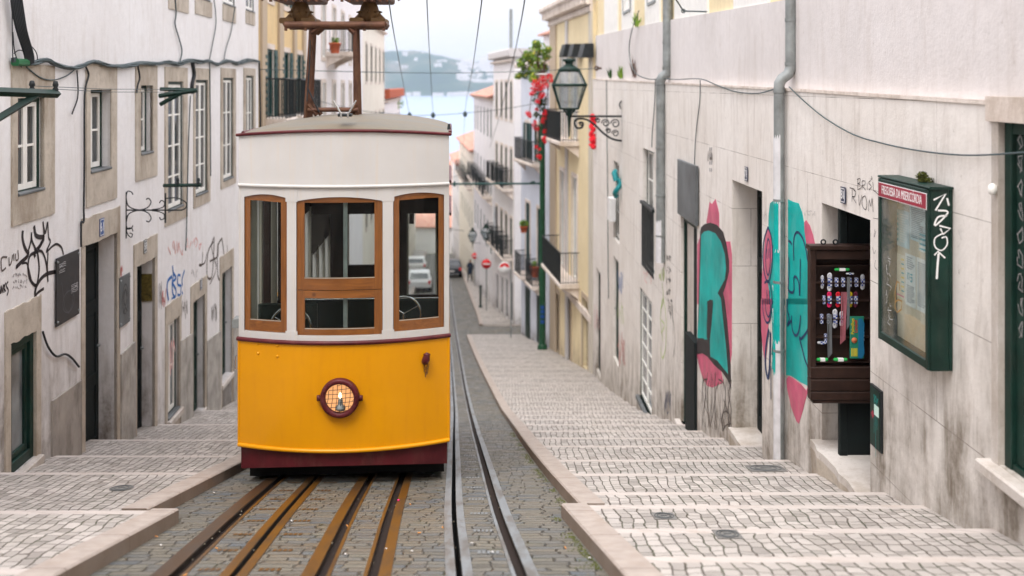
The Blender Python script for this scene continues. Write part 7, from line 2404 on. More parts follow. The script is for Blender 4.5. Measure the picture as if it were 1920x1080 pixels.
for px, py, rp, yl in ((545, 613, 37, .6), (757, 588, 32, 1.5)):
    d = T0[1] + yl
    c_ = ((px - 960) * d / FPX, d, (HOR - py) * d / FPX)
    r_ = rp * d / FPX
    m_ = MB(); m_.torus(c_, r_, .014, 40, 8, 'y')
    for k in range(3):
        an = 2 * pi * k / 3 + .5
        m_.tube([c_, (c_[0] + r_ * cos(an), c_[1], c_[2] + r_ * sin(an))], .008, 6)
    m_.tube([(c_[0], c_[1], c_[2]), (c_[0], c_[1] + .05, c_[2] - .5)], .02, 8)
    m_.build('brake_wheel', M['chrome'], tram)
# interior small things near the rear window: dark notice box
d = T0[1] + 4.8
m_ = MB(); m_.bbox(((767 - 960) * d / FPX), ((776 - 960) * d / FPX), d, d + .05, (HOR - 420) * d / FPX, (HOR - 401) * d / FPX, .01); m_.build('notice_box', M['wood_brown'], tram)
# underframe wedge, dropped low to stand in for the tram's shadow; wheels, cable gripper
m_ = MB()
for y0, y1, dr in ((.55, 2.55, 0), (2.56, 4.95, .72), (4.96, 7.2, 1.44)):
    zt_ = ZP(845) - dr - .06
    ca, cb2 = TW(0, y0, 0), TW(0, y1, 0)
    g0, g1 = -H(ca[1]) + .045, -H(cb2[1]) + .06
    g0 = min(g0, zt_ - .02); g1 = min(g1, zt_ - .02)
    m_.hexa([TW(-1.02, y0, g0), TW(1.02, y0, g0), TW(.98, y1, g1), TW(-.98, y1, g1), TW(-1.02, y0, zt_), TW(1.02, y0, zt_), TW(.98, y1, zt_), TW(-.98, y1, zt_)])
m_.build('underframe_shade', M['under'], tram)
for yl in (1.1, 6.2):
    for key in ('r1', 'r2'):
        d = T0[1] + yl
        x = TX(key, d)
        a = MB(); a.lathe([(.04, -.05), (.05, -.052), (.36, -.045), (.38, -.03), (.38, .02), (.42, .03), (.42, .05), (.05, .052), (.04, .05)], (x, d, -H(d) + .395), 28, 0, 'x'); a.build('wheel', M['rail_dark'], tram)
m_ = MB(); d = T0[1] + .7
m_.tube([((445 + 0 - 960) * 10.2 / FPX + 1.35, d, ZP(850)), ((445 - 960) * 10.2 / FPX + 1.35, d, -H(d) + .05)], .02, 6); m_.build('sand_pipe', M['under'], tram)
# side lamp / mirror at the left edge and grab rails
m_ = MB()
x, y = -HW - .02, .35
m_.bbox(x - .07, x, y, y + .16, ZP(628), ZP(611), .01, T=TW); m_.tube([TW(x, y + .06, ZP(612)), TW(x - .07, y + .06, ZP(622))], .01, 6)
m_.build('step_lamp', M['grey_metal'], tram)
m_ = MB(); m_.tube([TW(x + .01, y, ZP(680)), TW(x - .04, y, ZP(682)), TW(x - .04, y, ZP(706)), TW(x + .01, y, ZP(708))], .008, 6); m_.build('grab_rail', M['chrome'], tram)
m_ = MB(); m_.tube([TW(HW, .3, ZP(235)), TW(HW, .3, ZP(246))], [.012, .02], 8); m_.build('roof_stud', M['iron'], tram)
# V shaped whip aerials
m_ = MB(); bx0 = XP(640)
m_.bbox(bx0 - .07, bx0 + .07, .30, .42, ZP(220.5), ZP(214.5), .01, T=TW); bs = m_.build('aerial_base', M['iron'], tram)
for sx in (-1, 1):
    m_ = MB(); m_.bbox(bx0 + sx * .035 - .010, bx0 + sx * .035 + .010, .285, .30, ZP(223), ZP(214), .003, T=TW)
    m_.tube([TW(bx0 + sx * .035, .32, ZP(216)), TW(bx0 + sx * .118, .32, ZP(189))], [.011, .008], 8); m_.build('aerial', M['chrome'], bs)
# collector frame on the roof
FYL = 1.9
fd = T0[1] + FYL
def FP(px, py, dy=0.0): return ((px - 960) * fd / FPX, fd + dy, (HOR - py) * fd / FPX)
fr_root = tram
a = MB()
for dy in (0, .22):
    for (p, q) in (((584, 40), (574, 222)), ((665, 40), (668, 222))):
        a.tube([FP(*p, dy), FP(*q, dy)], [.024, .034], 4, 0, False)
a.build('collector_post', M['brown_steel'], tram)
a = MB()
for dy in (-.02, .24):
    a.tube([FP(535, 47, dy), FP(722, 47, dy)], .044, 8)
    a.tube([FP(578, 206, dy), FP(672, 206, dy)], .028, 6)
    a.tube([FP(586, 62, dy), FP(602, 48, dy)], .028, 4, 0, False); a.tube([FP(664, 62, dy), FP(650, 48, dy)], .028, 4, 0, False)
    a.tube([FP(578, 196, dy), FP(595, 216, dy)], .028, 4, 0, False); a.tube([FP(668, 196, dy), FP(655, 216, dy)], .028, 4, 0, False)
for px in (537, 574, 684, 720):
    a.tube([FP(px, 46, -.02), FP(px, 46, .24)], .04, 6)
    a.tube([FP(px, 50, -.03), FP(px, 58, -.03)], .018, 8)
a.build('collector_frame', M['brown_steel'], tram)
for cxp in (563, 695):
    a = MB()
    c_ = FP(cxp - 8, 20, .25)
    a.lathe([(0, -.14), (.05, -.13), (.10, -.08), (.125, 0), (.10, .08), (.07, .12), (.05, .2), (0, .2)], c_, 16)
    for k in range(8):
        an = 2 * pi * k / 8
        a.tube([(c_[0] + .12 * cos(an), c_[1] + .12 * sin(an), c_[2]), (c_[0] + .16 * cos(an), c_[1] + .16 * sin(an), c_[2])], [.02, .006], 5)
    ins_ = a.build('insulator', M['ochre_steel'], tram)
    a = MB()
    for sx in (-1, 1):
        x0 = c_[0] + sx * .13
        a.bbox(x0 - .085, x0 + .085, c_[1] - .2, c_[1] + .2, FP(0, 40)[2] - .02, FP(0, 34)[2] + .01, .015)
        a.tube([(x0 + sx * .02, c_[1], FP(0, 36)[2]), (c_[0] + sx * .09, c_[1], FP(0, 22)[2])], [.05, .03], 8)
    a.build('foot', M['ochre_steel'], ins_)
    a = MB()
    zt_ = FP(0, -3)[2]
    a.bbox(c_[0] - .27, c_[0] + .27, c_[1] - .35, c_[1] + .35, zt_ - .03, zt_ + .05, .02)
    for k in range(7):
        xx = c_[0] - .27 + .09 * k
        a.tube([(xx, c_[1] - .38, zt_ - .05), (xx, c_[1] - .38, zt_ + .09)], .02, 6)
        a.tube([(xx, c_[1] - .38, zt_ + .05), (xx, c_[1] + .38, zt_ + .05)], .015, 6)
    for sx in (-1, 1):
        a.tube([(c_[0] + sx * .27, c_[1] - .3, zt_ + .02), (c_[0] + sx * .36, c_[1] - .3, zt_ + .03), (c_[0] + sx * .40, c_[1] - .3, zt_ - .03)], .018, 6)
    a.tube([(c_[0], c_[1], zt_), (c_[0], c_[1], zt_ + .5)], .05, 8)
    a.build('collector_head', M['brown_steel'], ins_)
a = MB()
a.tube([FP(578, 165, -.05), FP(600, 210, -.05)], .010, 6); a.tube([FP(583, 75, -.05), FP(582, 120, -.05), FP(577, 190, -.05)], .008, 6)
a.build('lead_cable', M['cable'], tram)
# ------------------------------------------------------------------ overhead wires
def wire(pts, r, label, group='overhead wires', m='wire'):
    a = MB(); a.tube(smooth_pts(pts, 5), r, 5)
    return tag(a.build('overhead_wire', M[m], origin=pts[0]), label, 'overhead wire', group)
wire([at(728, -40, 9), at(733, 30, 13), at(752, 135, 24), at(768, 216, 44)], .008, 'leftmost of the three long wires, slanting from above the tram to the first hanger')
wire([at(799, -60, 9), at(802, 40, 15), at(808, 150, 27), at(812, 217, 44), at(812, 235, 60)], .008, 'middle one of the three long wires, nearly vertical in the picture')
wire([at(908, -40, 9), at(897, 50, 14), at(884, 140, 24), at(872, 212, 42), at(868, 290, 80)], .008, 'third long wire, leaning from the sky down towards the far houses')
wire([at(990, -40, 12), at(975, 50, 20), at(958, 130, 30), at(936, 220, 45), at(915, 290, 70), at(903, 350, 100)], .012, 'thick twisted wire slanting down in front of the right hand houses')
xl = F1.p(*F1.uz(486, 130, .05), .05); xr = FR.p(*FR.uz(1128, 128, .05), .05)
m1 = tuple((a_ + b_) / 2 for a_, b_ in zip(xl, xr)); m1 = (m1[0], m1[1], m1[2] - .12)
wire([xl, m1, xr], .010, 'straight cross wire running from the yellow house to a hook on the right wall')
a0 = at(600, 190, 33); a1 = at(680, 208, 40); a2 = at(768, 216, 44); a3 = at(872, 212, 43); a4 = at(1000, 195, 40)
wire([a0, a1, a2, at(812, 216, 44), a3, at(940, 205, 42), a4], .012, 'sagging cross wire carrying the small hangers above the river')
for k, px in enumerate((717, 768, 812, 872)):
    a = MB(); p = at(px, 216 - (2 if px > 850 else 0), 44)
    a.lathe([(0, -.14), (.07, -.10), (.10, 0), (.07, .10), (0, .14)], p, 10)
    tag(a.build('wire_hanger', M['wire'], origin=p), ('first', 'second', 'third', 'fourth')[k] + ' small wire hanger from the left on the sagging cross wire', 'wire hanger', 'small hangers on the cross wire')
u, z = UZ(1128, 128, .0)
a = MB(); p = FR.p(u, z, .0); q = FR.p(u, z, .16)
a.tube([p, q], .035, 8); a.torus(q, .06, .02, 12, 6, 'y'); tag(a.build('wall_hook', M['brown_steel'], origin=p), 'rusty wall hook holding the straight cross wire on the right', 'hook')
u, z = UZ(1323, 22, -.1)
p = FR.p(u, z, -.14); q = FR.p(u + .1, z + .02, .25)
a = MB(); a.tube([p, q], .014, 6); a.torus(q, .03, .009, 12, 6, 'y'); a.tube([q, at(1262, -10, q[1] - .8)], .014, 6)
tag(a.build('wire_anchor', M['cable_grey'], origin=p), 'steel strap and wire end fixed high on the right wall at the top edge', 'wire anchor')
# low short wires under far street
wire([at(845, 332, 75), at(895, 326, 78), at(925, 330, 72)], .02, 'short cross wire low over the far street')
wire([at(845, 430, 90), at(880, 433, 92), at(905, 430, 88)], .025, 'lowest cross wire near the far lamps')

# ------------------------------------------------------------------ green pole with its arm
pd = 43.0
gx = (1017 - 960) * pd / FPX
pole = thing('tram_pole', 'dark green tram pole with stickers standing on the right pavement behind the flowers', 'pole', (gx, pd, -H(pd) + .1))
a = MB()
zp0 = -H(pd) + .05
a.tube([(gx, pd, zp0), (gx, pd, zp0 + 3.6)], .145, 16); a.tube([(gx, pd, zp0 + 3.6), (gx, pd, (HOR - 215) * pd / FPX)], [.128, .115], 16)
a.lathe([(.20, 0), (.22, .05), (.2, .25), (.15, .3)], (gx, pd, zp0), 16)
a.build('shaft', simple('pole_green_paint', (.012, .06, .028), .45, 0, .3), pole)
a = MB()
z = (HOR - 345) * pd / FPX
a.tube([(gx - .1, pd, z + .02), ((843 - 960) * pd / FPX, pd, z)], .045, 8); a.lathe([(0, -.12), (.05, -.1), (.05, .1), (0, .12)], ((852 - 960) * pd / FPX, pd, z), 8)
a.tube([((995 - 960) * pd / FPX, pd - .06, z + .07), ((1003 - 960) * pd / FPX, pd, z + .1)], .04, 6)
a.build('arm', M['green_shutter'], pole)
a = MB()
for k, (py, c) in enumerate(((575, 0), (583, 1), (592, 0), (602, 0))):
    zz = (HOR - py) * pd / FPX
    a.bbox(gx - .09, gx + .08, pd - .150, pd - .146, zz - .07, zz + .07, .002)
a.build('sticker', M['blue_enamel'], pole)

# ------------------------------------------------------------------ lanterns on iron brackets
def lantern(px_wall, px_c, py_arm, py_top, d, label, side=1, scale=None):
    s = FPX / d
    k = (py_arm - py_top) / 105.0 / s    # metres per drawn pixel of the near lantern
    xw = (px_wall - 960) / s; xc = (px_c - 960) / s; za = (HOR - py_arm) / s
    root = thing('street_lantern', label, 'lantern', (xw, d, za), 'lanterns on iron brackets')
    def Q(x, y): # pixels in near lantern drawing, origin at centre of lantern / arm level
        return (xc + x * k, za + y * k)
    # body: hexagonal tapered glass with roof
    a = MB()
    n = 4
    def ringp(r, y, rot=pi / 4): r *= 1.36; return [(xc + r * k * cos(2 * pi * i / n + rot), d + r * k * sin(2 * pi * i / n + rot), za + y * k) for i in range(n)]
    lo, hi, ro = ringp(17, 14), ringp(31, 58), ringp(19, 84)
    for A, B in ((lo, hi), (hi, ro)):
        for i in range(n): a.tube([A[i], B[i]], 1.7 * k, 6)
    for R_, w_ in ((lo, 1.9), (hi, 3.0), (ro, 2.2)):
        a.tube(R_ + [R_[0]], w_ * k, 6)
    fr_ = a.build('lantern_frame', M['green_paint'], root)
    g = MB()
    g.grid([ringp(16.5, 14), ringp(30.3, 58)], 0, False, False, True); g.grid([ringp(30.3, 58), ringp(18.5, 84)], 0, False, False, True)
    g.build('glass_pane', LGLASS, fr_)
    c = MB()
    c.lathe([(20 * k, 84 * k), (22 * k, 86 * k), (14 * k, 92 * k), (7 * k, 96 * k), (8 * k, 101 * k), (13 * k, 103 * k), (12 * k, 106 * k), (0, 108 * k)], (xc, d, za), 16); c.build('cap', M['green_paint'], root)
    b = MB()
    b.tube([(xc, d, za - 38 * k), (xc, d, za + 8 * k)], [1.5 * k, 4 * k], 8)
    b.lathe([(2 * k, 0), (6 * k, 2 * k), (3 * k, 8 * k), (9 * k, 13 * k), (3 * k, 15 * k)], (xc, d, za), 10)
    for i in range(4):
        an = pi / 4 + i * pi / 2
        b.tube([(xc + 4 * k * cos(an), d + 4 * k * sin(an), za + 3 * k), (xc + 16 * k * cos(an), d + 16 * k * sin(an), za + 14 * k)], 1.6 * k, 6)
    b.build('stem', M['green_paint'], root)
    # bracket
    e = MB()
    e.tube([(xc, d, za), (xw, d, za)], 2.2 * k, 6)
    sg = 1 if xw > xc else -1
    R = lambda x, y: (xw - sg * x * k, d, za + y * k)
    e.tube([R(0, 25), R(0, -62)], 2.4 * k, 6)
    e.tube(smooth_pts([R(0, 10), R(-3, 20), R(2, 28), R(6, 22), R(4, 14)], 4), 1.4 * k, 5)
    e.tube(smooth_pts([R(0, -46), R(20, -42), R(38, -30), R(52, -16), R(68, -6), R(84, -5), R(90, -12), R(86, -21), R(77, -21), R(74, -13), R(80, -11)], 4), 2.2 * k, 6)
    for cx_, cy_, r_ in ((14, -14, 9), (32, -13, 8), (47, -8, 5), (14, -32, 7), (27, -27, 5), (78, -14, 4)):
        pts = [R(cx_ + (r_ - r_ * .7 * i / 14) * cos(i * .62), cy_ + (r_ - r_ * .7 * i / 14) * sin(i * .62)) for i in range(15)]
        e.tube(pts, 1.25 * k, 5)
    e.build('bracket', M['iron'], root)
    return root
LGLASS = clear_glass('lantern_glass', .14, (.62, .67, .70), .10)
lantern(1168, 1067, 218, 112, 26.5, 'large green six sided lantern on a scrolled iron bracket on the right wall')
lantern(948, 911, 451, 421, 58, 'small lantern on a bracket in front of the cream house down the street')
lantern(926, 886, 456, 428, 72, 'farthest little lantern on the right, beyond the small one')
lantern(640, 668, 420, 396, 50, 'lantern seen through the middle tram window') if False else None
# red garland hanging behind the lantern bracket
u, z = UZ(1112, 216, .1)
a = MB(); rr = random.Random(3)
zb_ = UZ(1112, 278, .1)[1]
for k in range(46):
    zz = z + (zb_ - z) * k / 45
    p = FR.p(u + rr.uniform(-.05, .05), zz, .12 + rr.uniform(-.05, .05))
    a.lathe([(0, -.05), (.07, -.02), (.085, .01), (.05, .045), (0, .05)], p, 7)
tag(a.build('garland', M['red_petal'], origin=FR.p(u, z, .1)), 'red paper garland hanging on the far end of the right wall under the lantern bracket', 'garland')

# ------------------------------------------------------------------ plants
def leaves(mb, c, r, n, size, rr, flat=1.0, mi=0, fill=None):
    for k in range(n):
        while True:
            p = [rr.uniform(-1, 1) for _ in range(3)]
            if sum(q * q for q in p) < 1: break
        x, y, z = c[0] + p[0] * r[0], c[1] + p[1] * r[1], c[2] + p[2] * r[2]
        s = size * rr.uniform(.6, 1.35)
        a = Vector((rr.uniform(-1, 1), rr.uniform(-1, 1), rr.uniform(-.6, .9))).normalized()
        b = a.cross(Vector((rr.uniform(-1, 1), rr.uniform(-1, 1), rr.uniform(-1, 1)))).normalized()
        P = Vector((x, y, z))
        nn = a.cross(b) * s * .15
        pts = [P - a * s, P - a * s * .2 + b * s * .42 + nn, P + a * s, P - a * s * .2 - b * s * .42 + nn]
        mb.face(pts, mi)
def potted(px, py, d, w, label, name='potted_plant', cat='plant', pot='pot', leafm='leaf', pr=.18, ph=.3, seed=1, n=220):
    x, y, z = at(px, py, d)
    r = thing(name, label, cat, (x, y, z), None)
    a = MB(); a.lathe([(pr * .7, 0), (pr * .95, ph * .85), (pr * 1.08, ph * .86), (pr * 1.08, ph), (pr * .9, ph), (pr * .85, ph * .9), (0, ph * .88)], (x, y, z), 16); a.build('pot', M[pot], r)
    a = MB(); leaves(a, (x, y, z + ph + w * .6), (w, w, w * .8), n, .07, random.Random(seed)); a.build('foliage', M[leafm], r)
    return r
# the citrus-like bush on the upper balcony and the red flowering climber
rr = random.Random(31)
def bush():
    d = 40.5
    cx, cy, cz = at(1003, 118, d)
    r = thing('balcony_bush', 'bright green and yellow bushy tree growing on the upper balcony behind the lantern', 'bush', (cx + .5, d, cz - .9))
    a = MB()
    for k in range(9):
        p1 = at(1022 - k * 1.5, 148, d)
        q = at(rr.uniform(972, 1030), rr.uniform(85, 140), d + rr.uniform(-.4, .4))
        a.tube(smooth_pts([p1, tuple((m_ + n_) / 2 + rr.uniform(-.1, .1) for m_, n_ in zip(p1, q)), q], 3), [.05 - .04 * i / 6 for i in range(7)], 5)
    a.build('branches', M['brown_steel'], r)
    gr = MB(); ye = MB(); dk = MB()
    blobs = [(988, 104, 10), (1000, 100, 14), (1015, 92, 12), (990, 112, 13), (977, 118, 9), (1010, 115, 15), (1024, 105, 9), (985, 135, 12), (1000, 130, 12), (1018, 128, 10), (1006, 82, 9), (972, 142, 7), (1000, 146, 9), (1028, 92, 6)]
    for px, py, rp in blobs:
        c = at(px, py, d + rr.uniform(-.5, .3)); R_ = rp * d / FPX
        leaves(gr, c, (R_, R_, R_), int(34 + rp * 5), .075, rr); leaves(dk, (c[0], c[1] + .15, c[2] - R_ * .3), (R_, R_, R_ * .8), int(10 + rp * 3), .075, rr)
        leaves(ye, (c[0], c[1], c[2]), (R_ * .9, R_, R_ * .9), int(4 + rp), .07, rr)
    gr.build('foliage', M['leaf'], r); dk.build('foliage', M['leaf_dark'], r); ye.build('yellow_foliage', M['leaf_yellow'], r)
    a = MB(); p = at(1016, 160, d); a.lathe([(.25, 0), (.34, .42), (.37, .42), (.37, .48), (0, .46)], (p[0], p[1], p[2] - .0), 16); a.build('pot', M['white_sign'], r)
bush()
def flowers():
    d = 40.0
    c0 = at(1012, 150, d)
    r = thing('flowering_climber', 'red bougainvillea cascading from the balcony along the green pole', 'climber', c0)
    st = MB(); rd = MB(); dk = MB()
    vines = [[(1030, 150), (1010, 155), (998, 175), (992, 215), (990, 222)], [(1028, 152), (1015, 165), (1008, 195), (1003, 235), (1005, 262)], [(1030, 155), (1024, 190), (1021, 220), (1023, 250), (1022, 270)], [(1015, 160), (1012, 210), (1009, 262), (1010, 296)], [(1026, 160), (1028, 190), (1025, 215)]]
    for v_ in vines:
        st.tube(smooth_pts([at(x, y, d + rr.uniform(-.2, .1)) for x, y in v_], 4), .015, 5)
    blobs = [(1005, 158, 9), (1018, 148, 8), (1030, 143, 6), (1000, 170, 7), (997, 176, 5), (1012, 165, 8), (1022, 160, 7), (1015, 180, 6), (1008, 190, 5), (1020, 178, 5), (1033, 152, 5), (990, 213, 6), (994, 218, 4), (1022, 212, 6), (1020, 222, 4), (1018, 228, 4), (1002, 236, 6), (1006, 242, 5), (1003, 228, 3), (1022, 246, 4.5), (1020, 260, 5), (1022, 266, 3), (1005, 276, 3.5), (1012, 280, 2.5), (1010, 293, 5), (1013, 296, 3), (1028, 262, 2.5), (1006, 205, 3)]
    for px, py, rp in blobs:
        c = at(px, py, d + rr.uniform(-.3, .1)); R_ = rp * d / FPX
        leaves(rd, c, (R_, R_ * .8, R_), int(8 + rp * 8), .05, rr)
    for px, py, rp in [(1008, 185, 12), (1015, 200, 9), (1010, 170, 10), (1005, 215, 6), (1020, 190, 9), (1012, 240, 4), (1010, 262, 3)]:
        c = at(px, py, d + .15); R_ = rp * d / FPX
        leaves(dk, c, (R_, R_ * .6, R_), int(20 + rp * 9), .055, rr)
    st.build('stems', M['brown_steel'], r); rd.build('blossom', M['red_petal'], r); dk.build('foliage', M['leaf_dark'], r)
flowers()
for k, (px, py, col, lab) in enumerate(((1143, 146, 'leaf_dark', 'small dark weed at the left end of the wall ledge'), (1164, 147, 'leaf', 'bright green weed in the middle of the wall ledge'), (1189, 146, 'brown', 'dry brown tuft of grass on the ledge left of the far downpipe'), (1194, 50, 'leaf', 'green weed growing from the top storey window sill'))):
    u, z = UZ(px, py, -.05)
    a = MB(); q = random.Random(k + 60)
    for i in range(30):
        b = FR.p(u + q.uniform(-.16, .16), z - .02, -.05 + q.uniform(-.04, .04))
        h_ = q.uniform(.12, .40) * (1.6 if k == 2 else 1)
        t_ = (b[0] + q.uniform(-.14, .14), b[1] + q.uniform(-.14, .14), b[2] + h_)
        m2 = ((b[0] + t_[0]) / 2, (b[1] + t_[1]) / 2, b[2] + h_ * .6)
        w_ = .008 if k == 2 else .014
        a.face([b, (m2[0] - w_, m2[1], m2[2]), t_, (m2[0] + w_, m2[1], m2[2])])
    tag(a.build('weed', M['leaf_dark'] if col == 'leaf_dark' else (M['leaf'] if col == 'leaf' else M['brown_steel']), origin=FR.p(u, z, -.05)), lab, 'weed', 'weeds growing from the right wall')
u, z = UZ(1728, 338, .09)
a = MB(); leaves(a, FR.p(u, z + .02, .08), (.045, .05, .05), 260, .014, random.Random(4)); leaves(a, FR.p(u, z + .0, .04), (.09, .04, .02), 120, .012, random.Random(5))
M['moss'] = simple('yellow_green_moss', (.075, .085, .018), .9, 0, .5, 30)
tag(a.build('moss_tuft', M['moss'], origin=FR.p(u, z, .08)), 'tuft of yellow green moss on top of the notice board', 'moss')
a = MB(); q = random.Random(9)
u, z = UZ(1160, 146, 0)
# moss and litter along the kerbs
def ground_pt(x, d): return (x, d, -H(d))
a = MB()
for k in range(1700):
    d = 5.2 + 12 * q.random() ** 1.3
    x = KXR(d) - .02 - abs(q.gauss(0, .05)) * (1.2 if q.random() < .3 else .6)
    if sin(d * 3.1) + sin(d * 7.3 + 1) < -.3: continue
    s = q.uniform(.003, .009)
    z0 = -H(d) + .003
    an = q.uniform(0, pi)
    a.face([(x - s * cos(an), d - s * sin(an), z0), (x + s * sin(an), d - s * cos(an), z0 + s * .6), (x + s * cos(an), d + s * sin(an), z0 + .002), (x - s * sin(an), d + s * cos(an), z0 + s * .7)])
tag(a.build('moss', M['moss']), 'green moss growing along the foot of the right kerb', 'moss', kind='stuff')
a = MB()
for k in range(800):
    d = 5.2 + 11 * q.random()
    if q.random() < .5: x = TX(q.choice(['r4', 'sB', 'r3', 'r2', 'r1', 'sA']), d) + q.choice([-1, 1]) * q.uniform(.05, .12)
    else: x = RX(d) + q.uniform(-2.3, .5)
    s = q.uniform(.003, .008)
    z0 = -H(d) + .004
    an = q.uniform(0, pi)
    a.face([(x - s * cos(an), d - s * sin(an), z0), (x + s * sin(an), d - s * cos(an), z0 + s * .4), (x + s * cos(an), d + s * sin(an), z0 + .001), (x - s * sin(an), d + s * cos(an), z0 + s * .4)])
tag(a.build('road_grit', simple('grit_and_crumbs', (.22, .19, .14), .9, 0, .5, 50)), 'fine grit and crumbs scattered on the setts', 'grit', kind='stuff')
# litter: cigarette ends and paper scraps, each one its own thing
butt = simple('cigarette_filter', (.62, .27, .08), .8); paperm = simple('paper_scrap', (.72, .70, .68), .8)
LIT = [(138, 986, 'butt', 'orange cigarette end on the left kerb tread near the bottom'), (137, 902, 'butt', 'cigarette end on the left pavement, far left'), (195, 929, 'butt', 'cigarette end in the middle of the left pavement'), (212, 897, 'butt', 'cigarette end near the round manhole on the left pavement'),
       (293, 1003, 'butt', 'orange cigarette end on the setts beside the left kerb corner'), (300, 1019, 'paper', 'small paper scrap just below the orange cigarette end'), (347, 1076, 'butt', 'cigarette end beside the leftmost rail at the bottom edge'), (406, 1025, 'butt', 'cigarette end between the two left rails'), (400, 920, 'paper', 'white paper scrap beside the left kerb near the tram'),
       (651, 983, 'butt', 'cigarette end on the third rail'), (545, 973, 'paper', 'pale crumb between the rails under the tram front'), (769, 942, 'butt', 'cigarette end right of the pink petal'), (646, 1036, 'paper', 'white scrap between the two rusty rails'), (723, 1026, 'paper', 'white scrap in the groove of the third rail'), (771, 1030, 'paper', 'small white scrap left of the grey slot'), (786, 996, 'butt', 'brown crumb left of the grey slot'),
       (922, 1032, 'paper', 'folded white paper right of the grey slot'), (884, 1015, 'paper', 'tiny white scrap right of the black slot'), (1105, 1043, 'paper', 'white crumb beside the right kerb'), (1060, 1024, 'butt', 'brown leaf crumb in the right gutter'), (830, 986, 'butt', 'dry leaf beside the steel slot'), (1240, 986, 'butt', 'brown stain like crumb on the right pavement')]
for px, py, kind, lab in LIT:
    d = 2334.0 / (py - 670)
    zz = None
    X = (px - 960) * d / FPX
    if (X < KXL(d) - .1) or (X > KXR(d) + .1):
        continue
    an = q.uniform(0, 3)
    a = MB()
    if kind == 'butt':
        a.tube([(X - .013 * cos(an), d - .013 * sin(an), -H(d) + .010), (X + .013 * cos(an), d + .013 * sin(an), -H(d) + .010)], .004, 7)
    else:
        s = .012
        a.grid([[(X - s, d - s * .8, -H(d) + .008), (X - s * .4, d + s, -H(d) + .006)], [(X, d - s * .9, -H(d) + .016), (X + s * .3, d + s * .8, -H(d) + .012)], [(X + s, d - s * .5, -H(d) + .008), (X + s, d + s * .5, -H(d) + .006)]], 0, False)
    tag(a.build('litter', butt if kind == 'butt' else paperm, origin=(X, d, -H(d))), lab, 'litter', 'litter on the street')
a = MB(); d = 2334.0 / (936 - 670); X = (747 - 960) * d / FPX; a.lathe([(0, 0), (.012, .003), (.010, .010), (0, .013)], (X, d, -H(d) + .012), 8)
tag(a.build('flower_petal', simple('bright_pink', (.75, .02, .2), .5), origin=(X, d, -H(d))), 'bright pink petal lying on the rusty rail in front of the tram', 'petal')
# manhole covers flush with the treads
def tread_z(noses, lift, slope, d):
    for a_, b_ in zip(noses[:-1], noses[1:]):
        if a_ <= d <= b_: return -H(b_) + lift(b_) + slope * (b_ - d)
    return -H(d)
def cover(px, d, label, rnd_, w=.2, dd=.16, m='iron', left_=False):
    X = (px - 960) * d / FPX
    z = tread_z(nose_l, lambda q_: .10 + raise_l(q_), .185, d) if left_ else tread_z(nose_r, lambda q_: .10, .178, d)
    sl = .185 if left_ else .178
    a = MB()
    Z = lambda dy: z - sl * dy
    if rnd_:
        n = 24
        a.face([(X + w / 2 * cos(2 * pi * i / n), d + dd / 2 * sin(2 * pi * i / n), Z(dd / 2 * sin(2 * pi * i / n)) + .006) for i in range(n)])
    else:
        a.hexa([(X - w / 2, d - dd / 2, Z(-dd / 2) - .03), (X + w / 2, d - dd / 2, Z(-dd / 2) - .03), (X + w / 2, d + dd / 2, Z(dd / 2) - .03), (X - w / 2, d + dd / 2, Z(dd / 2) - .03),
                (X - w / 2, d - dd / 2, Z(-dd / 2) + .005), (X + w / 2, d - dd / 2, Z(-dd / 2) + .005), (X + w / 2, d + dd / 2, Z(dd / 2) + .005), (X - w / 2, d + dd / 2, Z(dd / 2) + .005)])
    r = thing('manhole_cover', label, 'manhole cover', (X, d, z))
    a.build('plate', M['cover_steel'], r)
    b = MB()
    for rr_ in (.3, .42):
        n = 20
        pts = [(X + w * rr_ * cos(2 * pi * i / n), d + dd * rr_ * sin(2 * pi * i / n), Z(dd * rr_ * sin(2 * pi * i / n)) + .008) for i in range(n + 1)]
        b.tube(pts, .003, 4)
    b.tube([(X - w * .15, d, Z(0) + .008), (X + w * .15, d, Z(0) + .008)], .004, 4)
    b.build('ribs', M['grey_panel'], r)
M['cover_steel'] = simple('cast_iron_cover', (.17, .165, .155), .6, .2, .3, 12)
cover(1245, 7.55, 'square cast iron cover on the right pavement, upper one', False, .17, .2)
cover(1364, 6.65, 'square cast iron cover on the right pavement with a ring, nearer one', False, .17, .22)
cover(228, 9.45, 'round dark cover on the left pavement', True, .22, .26, left_=True)
cover(1436, 11.0, 'dark metal grating beside the foot of the near downpipe', False, .40, .34)

